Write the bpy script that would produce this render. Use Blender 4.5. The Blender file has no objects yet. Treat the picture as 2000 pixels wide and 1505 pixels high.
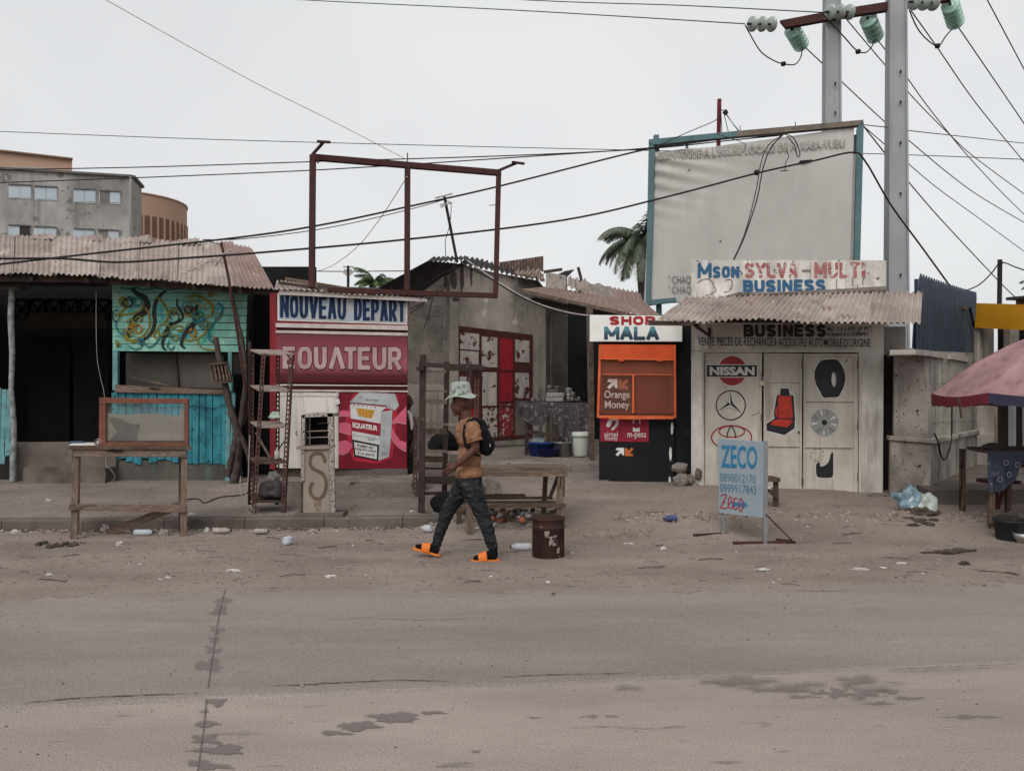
import bpy, bmesh, math, random
from mathutils import Vector, Matrix, noise

# ------------------------------------------------------------------ camera, sky, sun, exposure
scene = bpy.context.scene
F, CX, HY, EYE = 1570.0, 1000.0, 775.0, 1.6      # focal length in photo pixels, principal column, horizon row, eye height

cam_d = bpy.data.cameras.new('camera')
cam_d.sensor_width = 36.0
cam_d.lens = 36.0 * F / 2000.0
cam_d.shift_y = (HY - 752.5) / 2000.0
cam_d.clip_end = 2000.0
cam = bpy.data.objects.new('camera', cam_d)
scene.collection.objects.link(cam)
cam.location = (0, 0, EYE)
cam.rotation_euler = (math.radians(90), 0, 0)
scene.camera = cam

SUN_EL, SUN_AZ = math.radians(46), math.radians(200)
world = bpy.data.worlds.new('World')
scene.world = world
world.use_nodes = True
wn, wl = world.node_tree.nodes, world.node_tree.links
wn.clear()
w_out = wn.new('ShaderNodeOutputWorld')
w_sky = wn.new('ShaderNodeTexSky')
w_sky.sky_type = 'NISHITA'
w_sky.sun_disc = False
w_sky.sun_elevation = SUN_EL
w_sky.sun_rotation = SUN_AZ
w_sky.air_density = 1.0
w_sky.dust_density = 4.0
w_hs = wn.new('ShaderNodeHueSaturation')
w_hs.inputs['Saturation'].default_value = 0.12
w_bg1 = wn.new('ShaderNodeBackground')
w_bg1.inputs['Strength'].default_value = 0.05
w_co = wn.new('ShaderNodeTexCoord')
w_nz = wn.new('ShaderNodeTexNoise')
w_nz.inputs['Scale'].default_value = 1.7
w_nz.inputs['Detail'].default_value = 3
w_nz.inputs['Roughness'].default_value = 0.5
w_rp = wn.new('ShaderNodeValToRGB')
w_rp.color_ramp.elements[0].position = 0.32
w_rp.color_ramp.elements[0].color = (0.455, 0.467, 0.480, 1)
w_rp.color_ramp.elements[1].position = 0.68
w_rp.color_ramp.elements[1].color = (0.585, 0.593, 0.60, 1)
w_bg2 = wn.new('ShaderNodeBackground')
w_bg2.inputs['Strength'].default_value = 1.0
w_add = wn.new('ShaderNodeAddShader')
wl.new(w_sky.outputs['Color'], w_hs.inputs['Color'])
wl.new(w_hs.outputs['Color'], w_bg1.inputs['Color'])
wl.new(w_co.outputs['Generated'], w_nz.inputs['Vector'])
wl.new(w_nz.outputs['Fac'], w_rp.inputs['Fac'])
wl.new(w_rp.outputs['Color'], w_bg2.inputs['Color'])
wl.new(w_bg1.outputs[0], w_add.inputs[0])
wl.new(w_bg2.outputs[0], w_add.inputs[1])
wl.new(w_add.outputs[0], w_out.inputs['Surface'])

sun_d = bpy.data.lights.new('sun', 'SUN')
sun_d.energy = 1.5
sun_d.angle = math.radians(40)
sun_d.color = (1.0, 0.96, 0.91)
sun = bpy.data.objects.new('sun', sun_d)
scene.collection.objects.link(sun)
sd = Vector((math.sin(SUN_AZ) * math.cos(SUN_EL), math.cos(SUN_AZ) * math.cos(SUN_EL), math.sin(SUN_EL)))
sun.rotation_euler = sd.to_track_quat('Z', 'Y').to_euler()
sun.location = sd * 60

vs = scene.view_settings
vs.view_transform = 'Standard'
vs.look = 'None'
vs.exposure = 0.12
vs.gamma = 1.0
vs.use_curve_mapping = False
scene.render.engine = 'CYCLES'
scene.cycles.max_bounces = 5
scene.cycles.diffuse_bounces = 3
scene.cycles.glossy_bounces = 2
scene.cycles.adaptive_threshold = 0.03
scene.cycles.transparent_max_bounces = 12

# ------------------------------------------------------------------ helpers
rnd = random.Random(11)
COL = scene.collection

def V(*a): return Vector(a)

def at(px, py, Y):
    """point of the place seen in photo pixel (px, py) at distance Y"""
    return Vector(((px - CX) / F * Y, Y, EYE - (py - HY) / F * Y))

def sst(a, b, x):
    t = max(0.0, min(1.0, (x - a) / (b - a)))
    return t * t * (3 - 2 * t)

def kerbY(x): return 9.78 + 0.05 * x

def gz(x, y):
    """height of the bare ground"""
    right = 0.03 + sst(8.7, 10.3, y) * 0.17 + sst(10.3, 12.0, y) * 0.09
    w = sst(-1.25, -0.55, x)
    left = 0.03
    if y > kerbY(x): left = 0.15 + max(0.0, y - 9.7) * 0.014
    return left * (1 - w) + right * w

def gp(px, py, dz=0.0):
    """ground point under a photo pixel"""
    Y = 4.0
    while Y < 40:
        p = at(px, py, Y)
        if p.z <= gz(p.x, p.y) + dz: return p
        Y += 0.01
    return at(px, py, 20)

class Fr:
    """a plane in the place: origin o, right u, up v, outward normal n"""
    def __init__(s, o, u, v=None):
        s.o = Vector(o); s.u = Vector(u).normalized()
        s.v = Vector(v).normalized() if v else Vector((0, 0, 1))
        s.n = s.u.cross(s.v).normalized()
    def p(s, a, b, c=0.0): return s.o + s.u * a + s.v * b + s.n * c
    def px(s, px, py):
        d = Vector(((px - CX) / F, 1.0, -(py - HY) / F)); e = Vector((0, 0, EYE))
        t = (s.o - e).dot(s.n) / d.dot(s.n)
        q = e + d * t - s.o
        return (q.dot(s.u), q.dot(s.v))
    def at(s, px, py, c=0.0):
        a, b = s.px(px, py); return s.p(a, b, c)

def frpx(px0, Y0, px1, Y1):
    a = Vector(((px0 - CX) / F * Y0, Y0, 0)); b = Vector(((px1 - CX) / F * Y1, Y1, 0))
    return Fr(a, b - a)

class MB:
    def __init__(s): s.v = []; s.f = []; s.sm = []
    def add(s, vs, fs, smooth=False):
        o = len(s.v); s.v += [Vector(q) for q in vs]
        for q in fs: s.f.append([i + o for i in q]); s.sm.append(smooth)
        return s
    def hexa(s, b4, t4):
        return s.add(list(b4) + list(t4), [(3, 2, 1, 0), (4, 5, 6, 7), (0, 1, 5, 4), (1, 2, 6, 5), (2, 3, 7, 6), (3, 0, 4, 7)])
    def box(s, c, size, rz=0.0, ax=None):
        c = Vector(c); m = Matrix.Rotation(rz, 3, 'Z') if ax is None else ax
        x, y, z = size[0] / 2, size[1] / 2, size[2] / 2
        P = [c + m @ Vector(q) for q in ((-x, -y, -z), (x, -y, -z), (x, y, -z), (-x, y, -z), (-x, -y, z), (x, -y, z), (x, y, z), (-x, y, z))]
        return s.hexa(P[:4], P[4:])
    def bar(s, p0, p1, w, h, up=(0, 0, 1)):
        """square bar from p0 to p1, w across, h along up"""
        p0, p1 = Vector(p0), Vector(p1); d = (p1 - p0).normalized(); up = Vector(up)
        sd = d.cross(up)
        if sd.length < 1e-4: sd = d.cross(Vector((0, 1, 0)))
        sd.normalize(); u = sd.cross(d).normalized()
        a, b = sd * w / 2, u * h / 2
        return s.hexa([p0 - a - b, p0 + a - b, p0 + a + b, p0 - a + b], [p1 - a - b, p1 + a - b, p1 + a + b, p1 - a + b])
    def quadbox(s, fr, pts, c0, c1):
        """prism over a polygon pts [(a,b)..] of a frame between c0 (back) and c1 (front)"""
        n = len(pts)
        ar = sum(pts[i][0] * pts[(i + 1) % n][1] - pts[(i + 1) % n][0] * pts[i][1] for i in range(n))
        if ar < 0: pts = pts[::-1]
        vs = [fr.p(a, b, c0) for a, b in pts] + [fr.p(a, b, c1) for a, b in pts]
        fs = [tuple(range(n - 1, -1, -1)), tuple(range(n, 2 * n))]
        fs += [(i, (i + 1) % n, (i + 1) % n + n, i + n) for i in range(n)]
        return s.add(vs, fs)
    def rect(s, fr, a0, b0, a1, b1, c0, c1): return s.quadbox(fr, [(a0, b0), (a1, b0), (a1, b1), (a0, b1)], c0, c1)
    def pxpoly(s, fr, pxs, c0, c1): return s.quadbox(fr, [fr.px(*q) for q in pxs], c0, c1)
    def pxrect(s, fr, x0, y0, x1, y1, c0, c1): return s.pxpoly(fr, [(x0, y1), (x1, y1), (x1, y0), (x0, y0)], c0, c1)
    def sheet(s, fr, pts, c):
        n = len(pts)
        ar = sum(pts[i][0] * pts[(i + 1) % n][1] - pts[(i + 1) % n][0] * pts[i][1] for i in range(n))
        if ar < 0: pts = pts[::-1]
        return s.add([fr.p(a, b, c) for a, b in pts], [tuple(range(n))])
    def tube(s, pts, r, n=6, cap=True, smooth=True):
        pts = [Vector(q) for q in pts]; m = len(pts)
        rs = r if isinstance(r, (list, tuple)) else [r] * m
        vs = []; up = None
        for i, p in enumerate(pts):
            d = (pts[min(i + 1, m - 1)] - pts[max(i - 1, 0)])
            if d.length < 1e-9: d = Vector((0, 0, 1))
            d.normalize()
            if up is None: up = Vector((0, 0, 1)) if abs(d.z) < 0.9 else Vector((1, 0, 0))
            a = d.cross(up)
            if a.length < 1e-4: a = d.orthogonal()
            a.normalize(); b = a.cross(d).normalized(); up = b
            for k in range(n):
                t = 2 * math.pi * k / n; vs.append(p + (a * math.cos(t) + b * math.sin(t)) * rs[i])
        fs = []
        for i in range(m - 1):
            for k in range(n):
                k2 = (k + 1) % n; fs.append((i * n + k, i * n + k2, (i + 1) * n + k2, (i + 1) * n + k))
        s.add(vs, fs, smooth)
        if cap: s.add(vs[:n], [tuple(range(n - 1, -1, -1))]); s.add(vs[-n:], [tuple(range(n))])
        return s
    def lathe(s, prof, n=20, o=(0, 0, 0), ax=None, smooth=True, cap=True):
        """prof [(r,z)..] bottom to top around local Z"""
        o = Vector(o); m = ax or Matrix.Identity(3); vs = []
        for r, z in prof:
            for k in range(n):
                t = 2 * math.pi * k / n; vs.append(o + m @ Vector((r * math.cos(t), r * math.sin(t), z)))
        fs = []
        for i in range(len(prof) - 1):
            for k in range(n):
                k2 = (k + 1) % n; fs.append((i * n + k, i * n + k2, (i + 1) * n + k2, (i + 1) * n + k))
        s.add(vs, fs, smooth)
        if cap:
            s.add(vs[:n], [tuple(range(n - 1, -1, -1))]); s.add(vs[-n:], [tuple(range(n))])
        return s
    def patch(s, fn, nu, nv, smooth=True, thick=0.0):
        vs = [Vector(fn(i / nu, j / nv)) for j in range(nv + 1) for i in range(nu + 1)]
        fs = [(j * (nu + 1) + i, j * (nu + 1) + i + 1, (j + 1) * (nu + 1) + i + 1, (j + 1) * (nu + 1) + i) for j in range(nv) for i in range(nu)]
        s.add(vs, fs, smooth)
        if thick:
            nn = (vs[1] - vs[0]).cross(vs[nu + 1] - vs[0]).normalized() * thick
            s.add([q - nn for q in vs], [f[::-1] for f in fs], smooth)
            rim = [i for i in range(nu + 1)] + [(j) * (nu + 1) + nu for j in range(1, nv + 1)] + [nv * (nu + 1) + i for i in range(nu - 1, -1, -1)] + [j * (nu + 1) for j in range(nv - 1, 0, -1)]
            k = len(rim)
            s.add([vs[i] for i in rim] + [vs[i] - nn for i in rim], [(i, i + k, (i + 1) % k + k, (i + 1) % k) for i in range(k)])
        return s
    def jitter(s, amt, sc=6.0, seed=0.0):
        for q in s.v:
            q += noise.noise_vector(q * sc + Vector((seed, seed * 1.7, 3))) * amt
        return s
    def mesh(s, name):
        me = bpy.data.meshes.new(name); me.from_pydata([tuple(q) for q in s.v], [], s.f)
        me.polygons.foreach_set('use_smooth', s.sm); me.update(); return me

GRAIN = {}
def tag(o, label=None, cat=None, group=None, kind=None):
    if label: o['label'] = label
    if cat: o['category'] = cat
    if group: o['group'] = group
    if kind: o['kind'] = kind
    return o

def link(o, parent=None):
    COL.objects.link(o)
    if parent is not None:
        o.parent = parent
        w = Vector(parent.location); q = parent.parent
        while q is not None: w += q.location; q = q.parent
        o.location = -w          # meshes are written in place coordinates
    return o

UPRIGHT = ('leg', 'post', 'stile', 'side_post', 'window_post')
def obj(name, mb, mat, parent=None, bevel=0.0, sub=None):
    if name in UPRIGHT and mat in GRAIN: mat = GRAIN[mat]
    me = mb.mesh(name) if isinstance(mb, MB) else mb
    o = bpy.data.objects.new(name, me)
    me.materials.clear()
    for m in (mat if isinstance(mat, (list, tuple)) else [mat]): me.materials.append(m)
    link(o, parent)
    if bevel:
        b = o.modifiers.new('bevel', 'BEVEL'); b.width = bevel; b.segments = 2; b.limit_method = 'ANGLE'
        b.angle_limit = math.radians(40)
    return o

def thing(name, label, cat, loc, group=None):
    o = bpy.data.objects.new(name, None); o.empty_display_size = 0.1
    o.location = loc; COL.objects.link(o)
    return tag(o, label, cat, group)

def struct(name, mb, mat, **k):
    return tag(obj(name, mb, mat, **k), kind='structure')

def evaluated(o):
    dg = bpy.context.evaluated_depsgraph_get(); dg.update()
    return bpy.data.meshes.new_from_object(o.evaluated_get(dg))

def bake_mods(mb, mods):
    """mesh of mb after modifiers [(type, {settings})..]"""
    me = mb.mesh('tmp'); o = bpy.data.objects.new('tmp', me); COL.objects.link(o)
    for t, kw in mods:
        m = o.modifiers.new('m', t)
        for k, v in kw.items(): setattr(m, k, v)
    r = evaluated(o)
    bpy.data.objects.remove(o); bpy.data.meshes.remove(me)
    return r

def puff(me, fn):
    """push every vertex along its normal by fn(position)"""
    ns = [Vector(v.normal) for v in me.vertices]
    cs = [Vector(v.co) for v in me.vertices]
    me.vertices.foreach_set('co', [c for p, q in zip(cs, ns) for c in (p + q * fn(p))])
    me.update()

# ------------------------------------------------------------------ materials
MATS = {}
def mat(name, c, rough=0.85, c2=None, s=3.0, spot=None, spot_s=8.0, spot_t=0.62, spot_w=0.04, streak=None, streak_s=9.0,
        streak_t=0.55, bump=0.0, bs=60.0, metal=0.0, spec=0.2, wear=None, wear_s=14.0, stretch=None, fine=0.0, grime=0.0, grime_s=1.6, iso=False, emit=None, spec_tint=None):
    """procedural surface: base colour drifting to c2, spots, vertical streaks, fine grain, bump, optional worn-away paint"""
    if name in MATS: return MATS[name]
    m = bpy.data.materials.new(name); m.use_nodes = True
    N, L = m.node_tree.nodes, m.node_tree.links
    b = N['Principled BSDF']; out = N['Material Output']
    tc = N.new('ShaderNodeTexCoord'); vec = tc.outputs['Object']; raw = vec
    if stretch:
        mp = N.new('ShaderNodeMapping'); mp.inputs['Scale'].default_value = stretch
        L.new(vec, mp.inputs['Vector']); vec = mp.outputs['Vector']
    def nz(scale, det=4.0, v=None, rough_=0.55):
        n = N.new('ShaderNodeTexNoise'); n.inputs['Scale'].default_value = scale; n.inputs['Detail'].default_value = det
        n.inputs['Roughness'].default_value = rough_
        L.new(v if v is not None else vec, n.inputs['Vector']); return n.outputs['Fac']
    def ramp(f, a, bb):
        r = N.new('ShaderNodeMapRange'); r.inputs['From Min'].default_value = a; r.inputs['From Max'].default_value = bb
        L.new(f, r.inputs['Value']); return r.outputs['Result']
    def mix(f, A, B):
        x = N.new('ShaderNodeMix'); x.data_type = 'RGBA'; L.new(f, x.inputs['Factor'])
        for so, val in ((x.inputs['A'], A), (x.inputs['B'], B)):
            if isinstance(val, tuple): so.default_value = (*val, 1)
            else: L.new(val, so)
        return x.outputs['Result']
    if c2 is None: c2 = tuple(min(1, q * 0.72) for q in c)
    col = mix(ramp(nz(s, 4), 0.35, 0.68), tuple(c), tuple(c2))
    if streak:
        mp = N.new('ShaderNodeMapping'); mp.inputs['Scale'].default_value = (1, 1, 0.09)
        L.new(vec, mp.inputs['Vector'])
        col = mix(ramp(nz(streak_s, 3, mp.outputs['Vector']), streak_t, streak_t + 0.16), col, tuple(streak))
    if spot: col = mix(ramp(nz(spot_s, 4), spot_t, spot_t + spot_w), col, tuple(spot))
    if grime:
        x = N.new('ShaderNodeMix'); x.data_type = 'RGBA'; x.blend_type = 'MULTIPLY'; x.inputs['Factor'].default_value = 1.0
        mp = N.new('ShaderNodeMapping'); mp.inputs['Scale'].default_value = (1, 1, 0.45); mp.inputs['Location'].default_value = (7.3, 1.9, 4.1); L.new(vec, mp.inputs['Vector'])
        f = N.new('ShaderNodeMapRange'); f.inputs['From Min'].default_value = 0.40; f.inputs['From Max'].default_value = 0.66; f.inputs['To Min'].default_value = 1.04; f.inputs['To Max'].default_value = 1 - grime
        L.new(nz(grime_s, 6, mp.outputs['Vector'], 0.68), f.inputs['Value']); L.new(col, x.inputs['A'])
        cc = N.new('ShaderNodeCombineColor')
        for ch in ('Red', 'Green', 'Blue'): L.new(f.outputs['Result'], cc.inputs[ch])
        L.new(cc.outputs['Color'], x.inputs['B']); col = x.outputs['Result']
    if fine:
        x = N.new('ShaderNodeMix'); x.data_type = 'RGBA'; x.blend_type = 'MULTIPLY'; x.inputs['Factor'].default_value = 1.0
        f = N.new('ShaderNodeMapRange'); f.inputs['From Min'].default_value = 0.3; f.inputs['From Max'].default_value = 0.7
        f.inputs['To Min'].default_value = 1 - fine * 1.6; f.inputs['To Max'].default_value = 1 + fine
        L.new(nz(bs, 2, raw if iso else None), f.inputs['Value']); L.new(col, x.inputs['A'])
        cc = N.new('ShaderNodeCombineColor')
        for ch in ('Red', 'Green', 'Blue'): L.new(f.outputs['Result'], cc.inputs[ch])
        L.new(cc.outputs['Color'], x.inputs['B']); col = x.outputs['Result']
    L.new(col, b.inputs['Base Color'])
    b.inputs['Roughness'].default_value = rough; b.inputs['Metallic'].default_value = metal
    b.inputs['Specular IOR Level'].default_value = spec
    if bump:
        bp = N.new('ShaderNodeBump'); bp.inputs['Strength'].default_value = bump; bp.inputs['Distance'].default_value = 0.02
        L.new(nz(bs * 0.6, 2, raw if iso else None), bp.inputs['Height']); L.new(bp.outputs['Normal'], b.inputs['Normal'])
    if wear is not None:
        tr = N.new('ShaderNodeBsdfTransparent'); ms = N.new('ShaderNodeMixShader')
        L.new(ramp(nz(wear_s, 6, None, 0.65), wear, wear + 0.03), ms.inputs['Fac'])
        L.new(b.outputs[0], ms.inputs[1]); L.new(tr.outputs[0], ms.inputs[2]); L.new(ms.outputs[0], out.inputs['Surface'])
    MATS[name] = m
    return m

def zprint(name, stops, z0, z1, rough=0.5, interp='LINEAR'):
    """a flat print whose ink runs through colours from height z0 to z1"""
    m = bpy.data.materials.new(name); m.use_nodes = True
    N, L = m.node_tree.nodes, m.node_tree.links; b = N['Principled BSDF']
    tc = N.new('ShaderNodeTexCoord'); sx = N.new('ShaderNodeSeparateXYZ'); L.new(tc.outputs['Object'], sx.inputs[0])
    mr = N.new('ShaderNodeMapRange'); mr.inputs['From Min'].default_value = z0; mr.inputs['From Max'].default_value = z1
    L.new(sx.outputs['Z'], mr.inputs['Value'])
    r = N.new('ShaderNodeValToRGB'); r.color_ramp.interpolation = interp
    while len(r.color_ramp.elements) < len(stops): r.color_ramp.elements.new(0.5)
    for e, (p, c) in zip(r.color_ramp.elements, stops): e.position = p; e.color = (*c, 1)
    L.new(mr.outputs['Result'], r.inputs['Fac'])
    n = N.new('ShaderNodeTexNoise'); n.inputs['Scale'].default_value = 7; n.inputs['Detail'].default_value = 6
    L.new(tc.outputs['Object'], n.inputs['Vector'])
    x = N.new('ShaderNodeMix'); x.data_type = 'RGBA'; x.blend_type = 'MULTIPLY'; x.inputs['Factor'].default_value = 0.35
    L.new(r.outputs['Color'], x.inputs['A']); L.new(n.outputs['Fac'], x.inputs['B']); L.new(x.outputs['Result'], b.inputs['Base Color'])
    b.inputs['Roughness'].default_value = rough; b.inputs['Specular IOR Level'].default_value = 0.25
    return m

def seethrough(name, c, alpha, rough=0.4):
    """fine mesh or dusty glass: part of the light passes"""
    m = bpy.data.materials.new(name); m.use_nodes = True
    N, L = m.node_tree.nodes, m.node_tree.links; b = N['Principled BSDF']
    b.inputs['Base Color'].default_value = (*c, 1); b.inputs['Roughness'].default_value = rough
    tr = N.new('ShaderNodeBsdfTransparent'); ms = N.new('ShaderNodeMixShader'); ms.inputs['Fac'].default_value = alpha
    L.new(tr.outputs[0], ms.inputs[1]); L.new(b.outputs[0], ms.inputs[2]); L.new(ms.outputs[0], N['Material Output'].inputs['Surface'])
    return m

# ------------------------------------------------------------------ flat lettering and painted shapes
def text_mesh(body, offset=0.0, shear=0.0):
    cu = bpy.data.curves.new('t', 'FONT'); cu.body = body; cu.offset = offset; cu.resolution_u = 3; cu.shear = shear
    cu.fill_mode = 'FRONT'
    o = bpy.data.objects.new('t', cu); COL.objects.link(o)
    me = evaluated(o); bpy.data.objects.remove(o); bpy.data.curves.remove(cu)
    return me

def lettering(fr, body, x0, y0, x1, y1, c, m, parent, offset=0.03, dy=0.0, name='lettering', shear=0.0):
    """paint body on a frame, filling the photo box x0,y0..x1,y1 (dy: drop of the right end)"""
    me = text_mesh(body, offset, shear)
    xs = [v.co.x for v in me.vertices]; ys = [v.co.y for v in me.vertices]
    mx, Mx, my, My = min(xs), max(xs), min(ys), max(ys)
    for v in me.vertices:
        a = (v.co.x - mx) / (Mx - mx); b = (v.co.y - my) / (My - my)
        q = fr.px(x0 + (x1 - x0) * a, y1 + (y0 - y1) * b + dy * a)
        v.co = fr.p(q[0], q[1], c)
    me.update()
    return obj(name, me, m, parent)

def smooth_line(pts, n=6, closed=False):
    out = []; m = len(pts)
    P = lambda i: pts[i % m] if closed else pts[max(0, min(m - 1, i))]
    for i in range(m if closed else m - 1):
        a, b, c, d = P(i - 1), P(i), P(i + 1), P(i + 2)
        for k in range(n):
            t = k / n
            out.append(tuple(0.5 * ((2 * b[j]) + (-a[j] + c[j]) * t + (2 * a[j] - 5 * b[j] + 4 * c[j] - d[j]) * t * t + (-a[j] + 3 * b[j] - 3 * c[j] + d[j]) * t ** 3) for j in range(len(b))))
    if not closed: out.append(tuple(pts[-1]))
    return out

def ribbon(mb, fr, pxs, w, c, closed=False, taper=None):
    """brush stroke w photo pixels wide along photo points"""
    n = len(pxs); L_, R_ = [], []
    for i, (x, y) in enumerate(pxs):
        p0 = pxs[(i - 1) % n if closed else max(0, i - 1)]; p1 = pxs[(i + 1) % n if closed else min(n - 1, i + 1)]
        dx, dy = p1[0] - p0[0], p1[1] - p0[1]; l = math.hypot(dx, dy) or 1
        k = 1.0
        if not closed and 0 < i < n - 1:
            a = Vector((x - p0[0], y - p0[1])).normalized(); b = Vector((p1[0] - x, p1[1] - y)).normalized()
            k = 1 / max(0.5, math.cos(0.5 * math.acos(max(-1, min(1, a.dot(b))))))
        ww = w * k * (taper(i / (n - 1)) if taper else 1) / 2
        nx, ny = -dy / l * ww, dx / l * ww
        L_.append(fr.at(x + nx, y + ny, c)); R_.append(fr.at(x - nx, y - ny, c))
    o = len(mb.v); mb.v += L_ + R_
    for i in range(n if closed else n - 1):
        j = (i + 1) % n; mb.f.append([o + i, o + j, o + n + j, o + n + i]); mb.sm.append(False)
    return mb

def ring(cx, cy, rx, ry, n=28, a0=0, a1=360):
    return [(cx + rx * math.cos(math.radians(a0 + (a1 - a0) * i / n)), cy + ry * math.sin(math.radians(a0 + (a1 - a0) * i / n))) for i in range(n + (0 if a1 - a0 == 360 else 1))]

def flat(fr, pxs, c, m, parent, name='painted_shape'):
    return obj(name, MB().sheet(fr, [fr.px(*q) for q in pxs], c), m, parent)

def corr(mb, p00, p10, p11, p01, waves, amp=0.012, nv=6, thick=0.002, wob=0.0, seed=0.0, rag=None):
    """corrugated sheet between four corners, ribs running from the p0x edge to the p1x edge"""
    p00, p10, p11, p01 = map(Vector, (p00, p10, p11, p01))
    nn = (p10 - p00).cross(p01 - p00).normalized()
    nu = int(waves * 6)
    def fn(u, v):
        v2 = v
        if rag and v > 0.99: v2 = v + rag * noise.noise(Vector((u * 9, seed, 1)))
        q = (p00 * (1 - u) + p10 * u) * (1 - v2) + (p01 * (1 - u) + p11 * u) * v2
        q = q + nn * amp * math.sin(u * waves * 2 * math.pi)
        if wob: q = q + nn * wob * noise.noise(Vector((u * 3 + seed, v * 2, seed)))
        return q
    return mb.patch(fn, nu, nv, True, thick)

def copy_tree(o, parent=None, loc=None):
    c = o.copy(); COL.objects.link(c)
    if parent is not None: c.parent = parent
    if loc is not None: c.location = loc
    for ch in list(o.children):
        if ch != c: copy_tree(ch, c)
    return c

# shared surfaces
M_dirt = mat('dirt', (0.245, 0.200, 0.175), 0.98, (0.172, 0.140, 0.122), 1.6, spec=0.05, stretch=(0.45, 1, 1), iso=True, spot=(0.115, 0.096, 0.086), spot_s=13, spot_t=0.63, spot_w=0.06, bump=0.4, bs=44, fine=0.13)
M_conc = mat('old_concrete', (0.235, 0.203, 0.182), 0.95, (0.135, 0.115, 0.103), 1.6, spot=(0.075, 0.064, 0.058), spot_s=6, spot_t=0.60, spot_w=.08, bump=0.5, bs=40, fine=0.15)
M_conc_d = mat('damp_concrete', (0.135, 0.112, 0.098), 0.9, (0.075, 0.062, 0.055), 2.2, spot=(0.09, 0.075, 0.066), spot_s=6, spot_t=0.6, spot_w=.15, bump=0.4, bs=40)
wood_ = lambda n, c, c2, st: mat(n, c, 0.95, c2, 9, spot=(0.035, 0.026, 0.021), spot_s=11, spot_t=0.615, spot_w=.05, bump=0.35, bs=70, fine=.22, stretch=st, spec=.05)
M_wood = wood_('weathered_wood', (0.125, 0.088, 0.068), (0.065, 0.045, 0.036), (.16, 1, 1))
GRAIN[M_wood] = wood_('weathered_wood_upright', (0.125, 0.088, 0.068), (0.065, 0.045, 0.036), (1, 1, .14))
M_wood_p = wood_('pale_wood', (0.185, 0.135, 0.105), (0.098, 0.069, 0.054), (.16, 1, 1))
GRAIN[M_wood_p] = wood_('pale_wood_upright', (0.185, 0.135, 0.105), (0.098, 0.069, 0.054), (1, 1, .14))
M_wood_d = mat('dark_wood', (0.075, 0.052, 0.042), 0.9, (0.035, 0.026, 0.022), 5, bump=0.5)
M_rust = mat('rusty_red_steel', (0.062, 0.021, 0.019), 0.75, (0.036, 0.016, 0.015), 7, spot=(0.10, 0.055, 0.04), spot_s=30, spot_t=0.66, bump=0.15, bs=90)
M_black = mat('soot_black', (0.007, 0.007, 0.008), 0.9, (0.012, 0.011, 0.012), 3, bump=0.2, spec=0.08)
M_cable = mat('cable_black', (0.018, 0.016, 0.017), 0.6, bump=0)
M_white = mat('white_paint', (0.62, 0.61, 0.58), 0.6, (0.5, 0.48, 0.45), 5, bump=0.15)

# heavy sign-writer capitals drawn with one brush
GL = {'A': [[(0, 1), (.44, 0)], [(.56, 0), (1, 1)], [(.22, .68), (.78, .68)]], 'B': [[(0, 0), (.68, 0), (.92, .1), (.92, .38), (.7, .48), (.1, .48)], [(.7, .48), (1, .6), (1, .9), (.72, 1), (0, 1)], [(0, 0), (0, 1)]],
      'D': [[(0, 0), (.6, 0), (.9, .14), (1, .4), (1, .6), (.9, .86), (.6, 1), (0, 1)], [(0, 0), (0, 1)]], 'E': [[(0, 0), (1, 0)], [(0, 0), (0, 1)], [(0, 1), (1, 1)], [(0, .5), (.86, .5)]],
      'H': [[(0, 0), (0, 1)], [(1, 0), (1, 1)], [(0, .5), (1, .5)]], 'I': [[(.5, 0), (.5, 1)]], 'L': [[(0, 0), (0, 1)], [(0, 1), (1, 1)]], 'M': [[(0, 0), (0, 1)], [(1, 0), (1, 1)], [(0.04, 0.02), (.5, .78)], [(.5, .78), (.96, 0.02)]], 'N': [[(0, 0), (0, 1)], [(1, 0), (1, 1)], [(0.03, 0.03), (.97, .97)]],
      'O': [[(.5, 0), (.2, .04), (.02, .25), (0, .5), (.02, .75), (.2, .96), (.5, 1), (.8, .96), (.98, .75), (1, .5), (.98, .25), (.8, .04), (.49, 0)]], 'Q': [[(.5, 0), (.2, .03), (.02, .22), (0, .5), (.02, .78), (.2, .97), (.5, 1), (.8, .97), (.98, .78), (1, .5), (.98, .22), (.8, .03), (.49, 0)], [(.5, .95), (.56, 1.12)]],
      'P': [[(0, 0), (0, 1)], [(0, 0), (.65, 0), (.93, .08), (1, .28), (.93, .48), (.65, .57), (0.1, .57)]], 'R': [[(0, 0), (0, 1)], [(0, 0), (.65, 0), (.93, .08), (1, .27), (.93, .46), (.65, .54), (0.1, .54)], [(.5, .58), (1, 1)]],
      'S': [[(.98, .2), (.8, .03), (.5, 0), (.18, .04), (.02, .2), (.1, .38), (.5, .5), (.9, .62), (.98, .8), (.82, .96), (.5, 1), (.18, .97), (.02, .8)]], 'T': [[(0, 0), (1, 0)], [(.5, 0), (.5, 1)]],
      'U': [[(0, 0), (0, .68), (.12, .92), (.4, 1), (.6, 1), (.88, .92), (1, .68), (1, 0)]], 'V': [[(0, 0), (.46, 1)], [(1, 0), (.54, 1)]], 'Y': [[(0, 0), (.5, .5)], [(1, 0), (.5, .5)], [(.5, .45), (.5, 1)]], '-': [[(0, .5), (1, .5)]], '^': [[(0, 1), (.45, 0)], [(.55, 0), (1, 1)]]}
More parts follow.
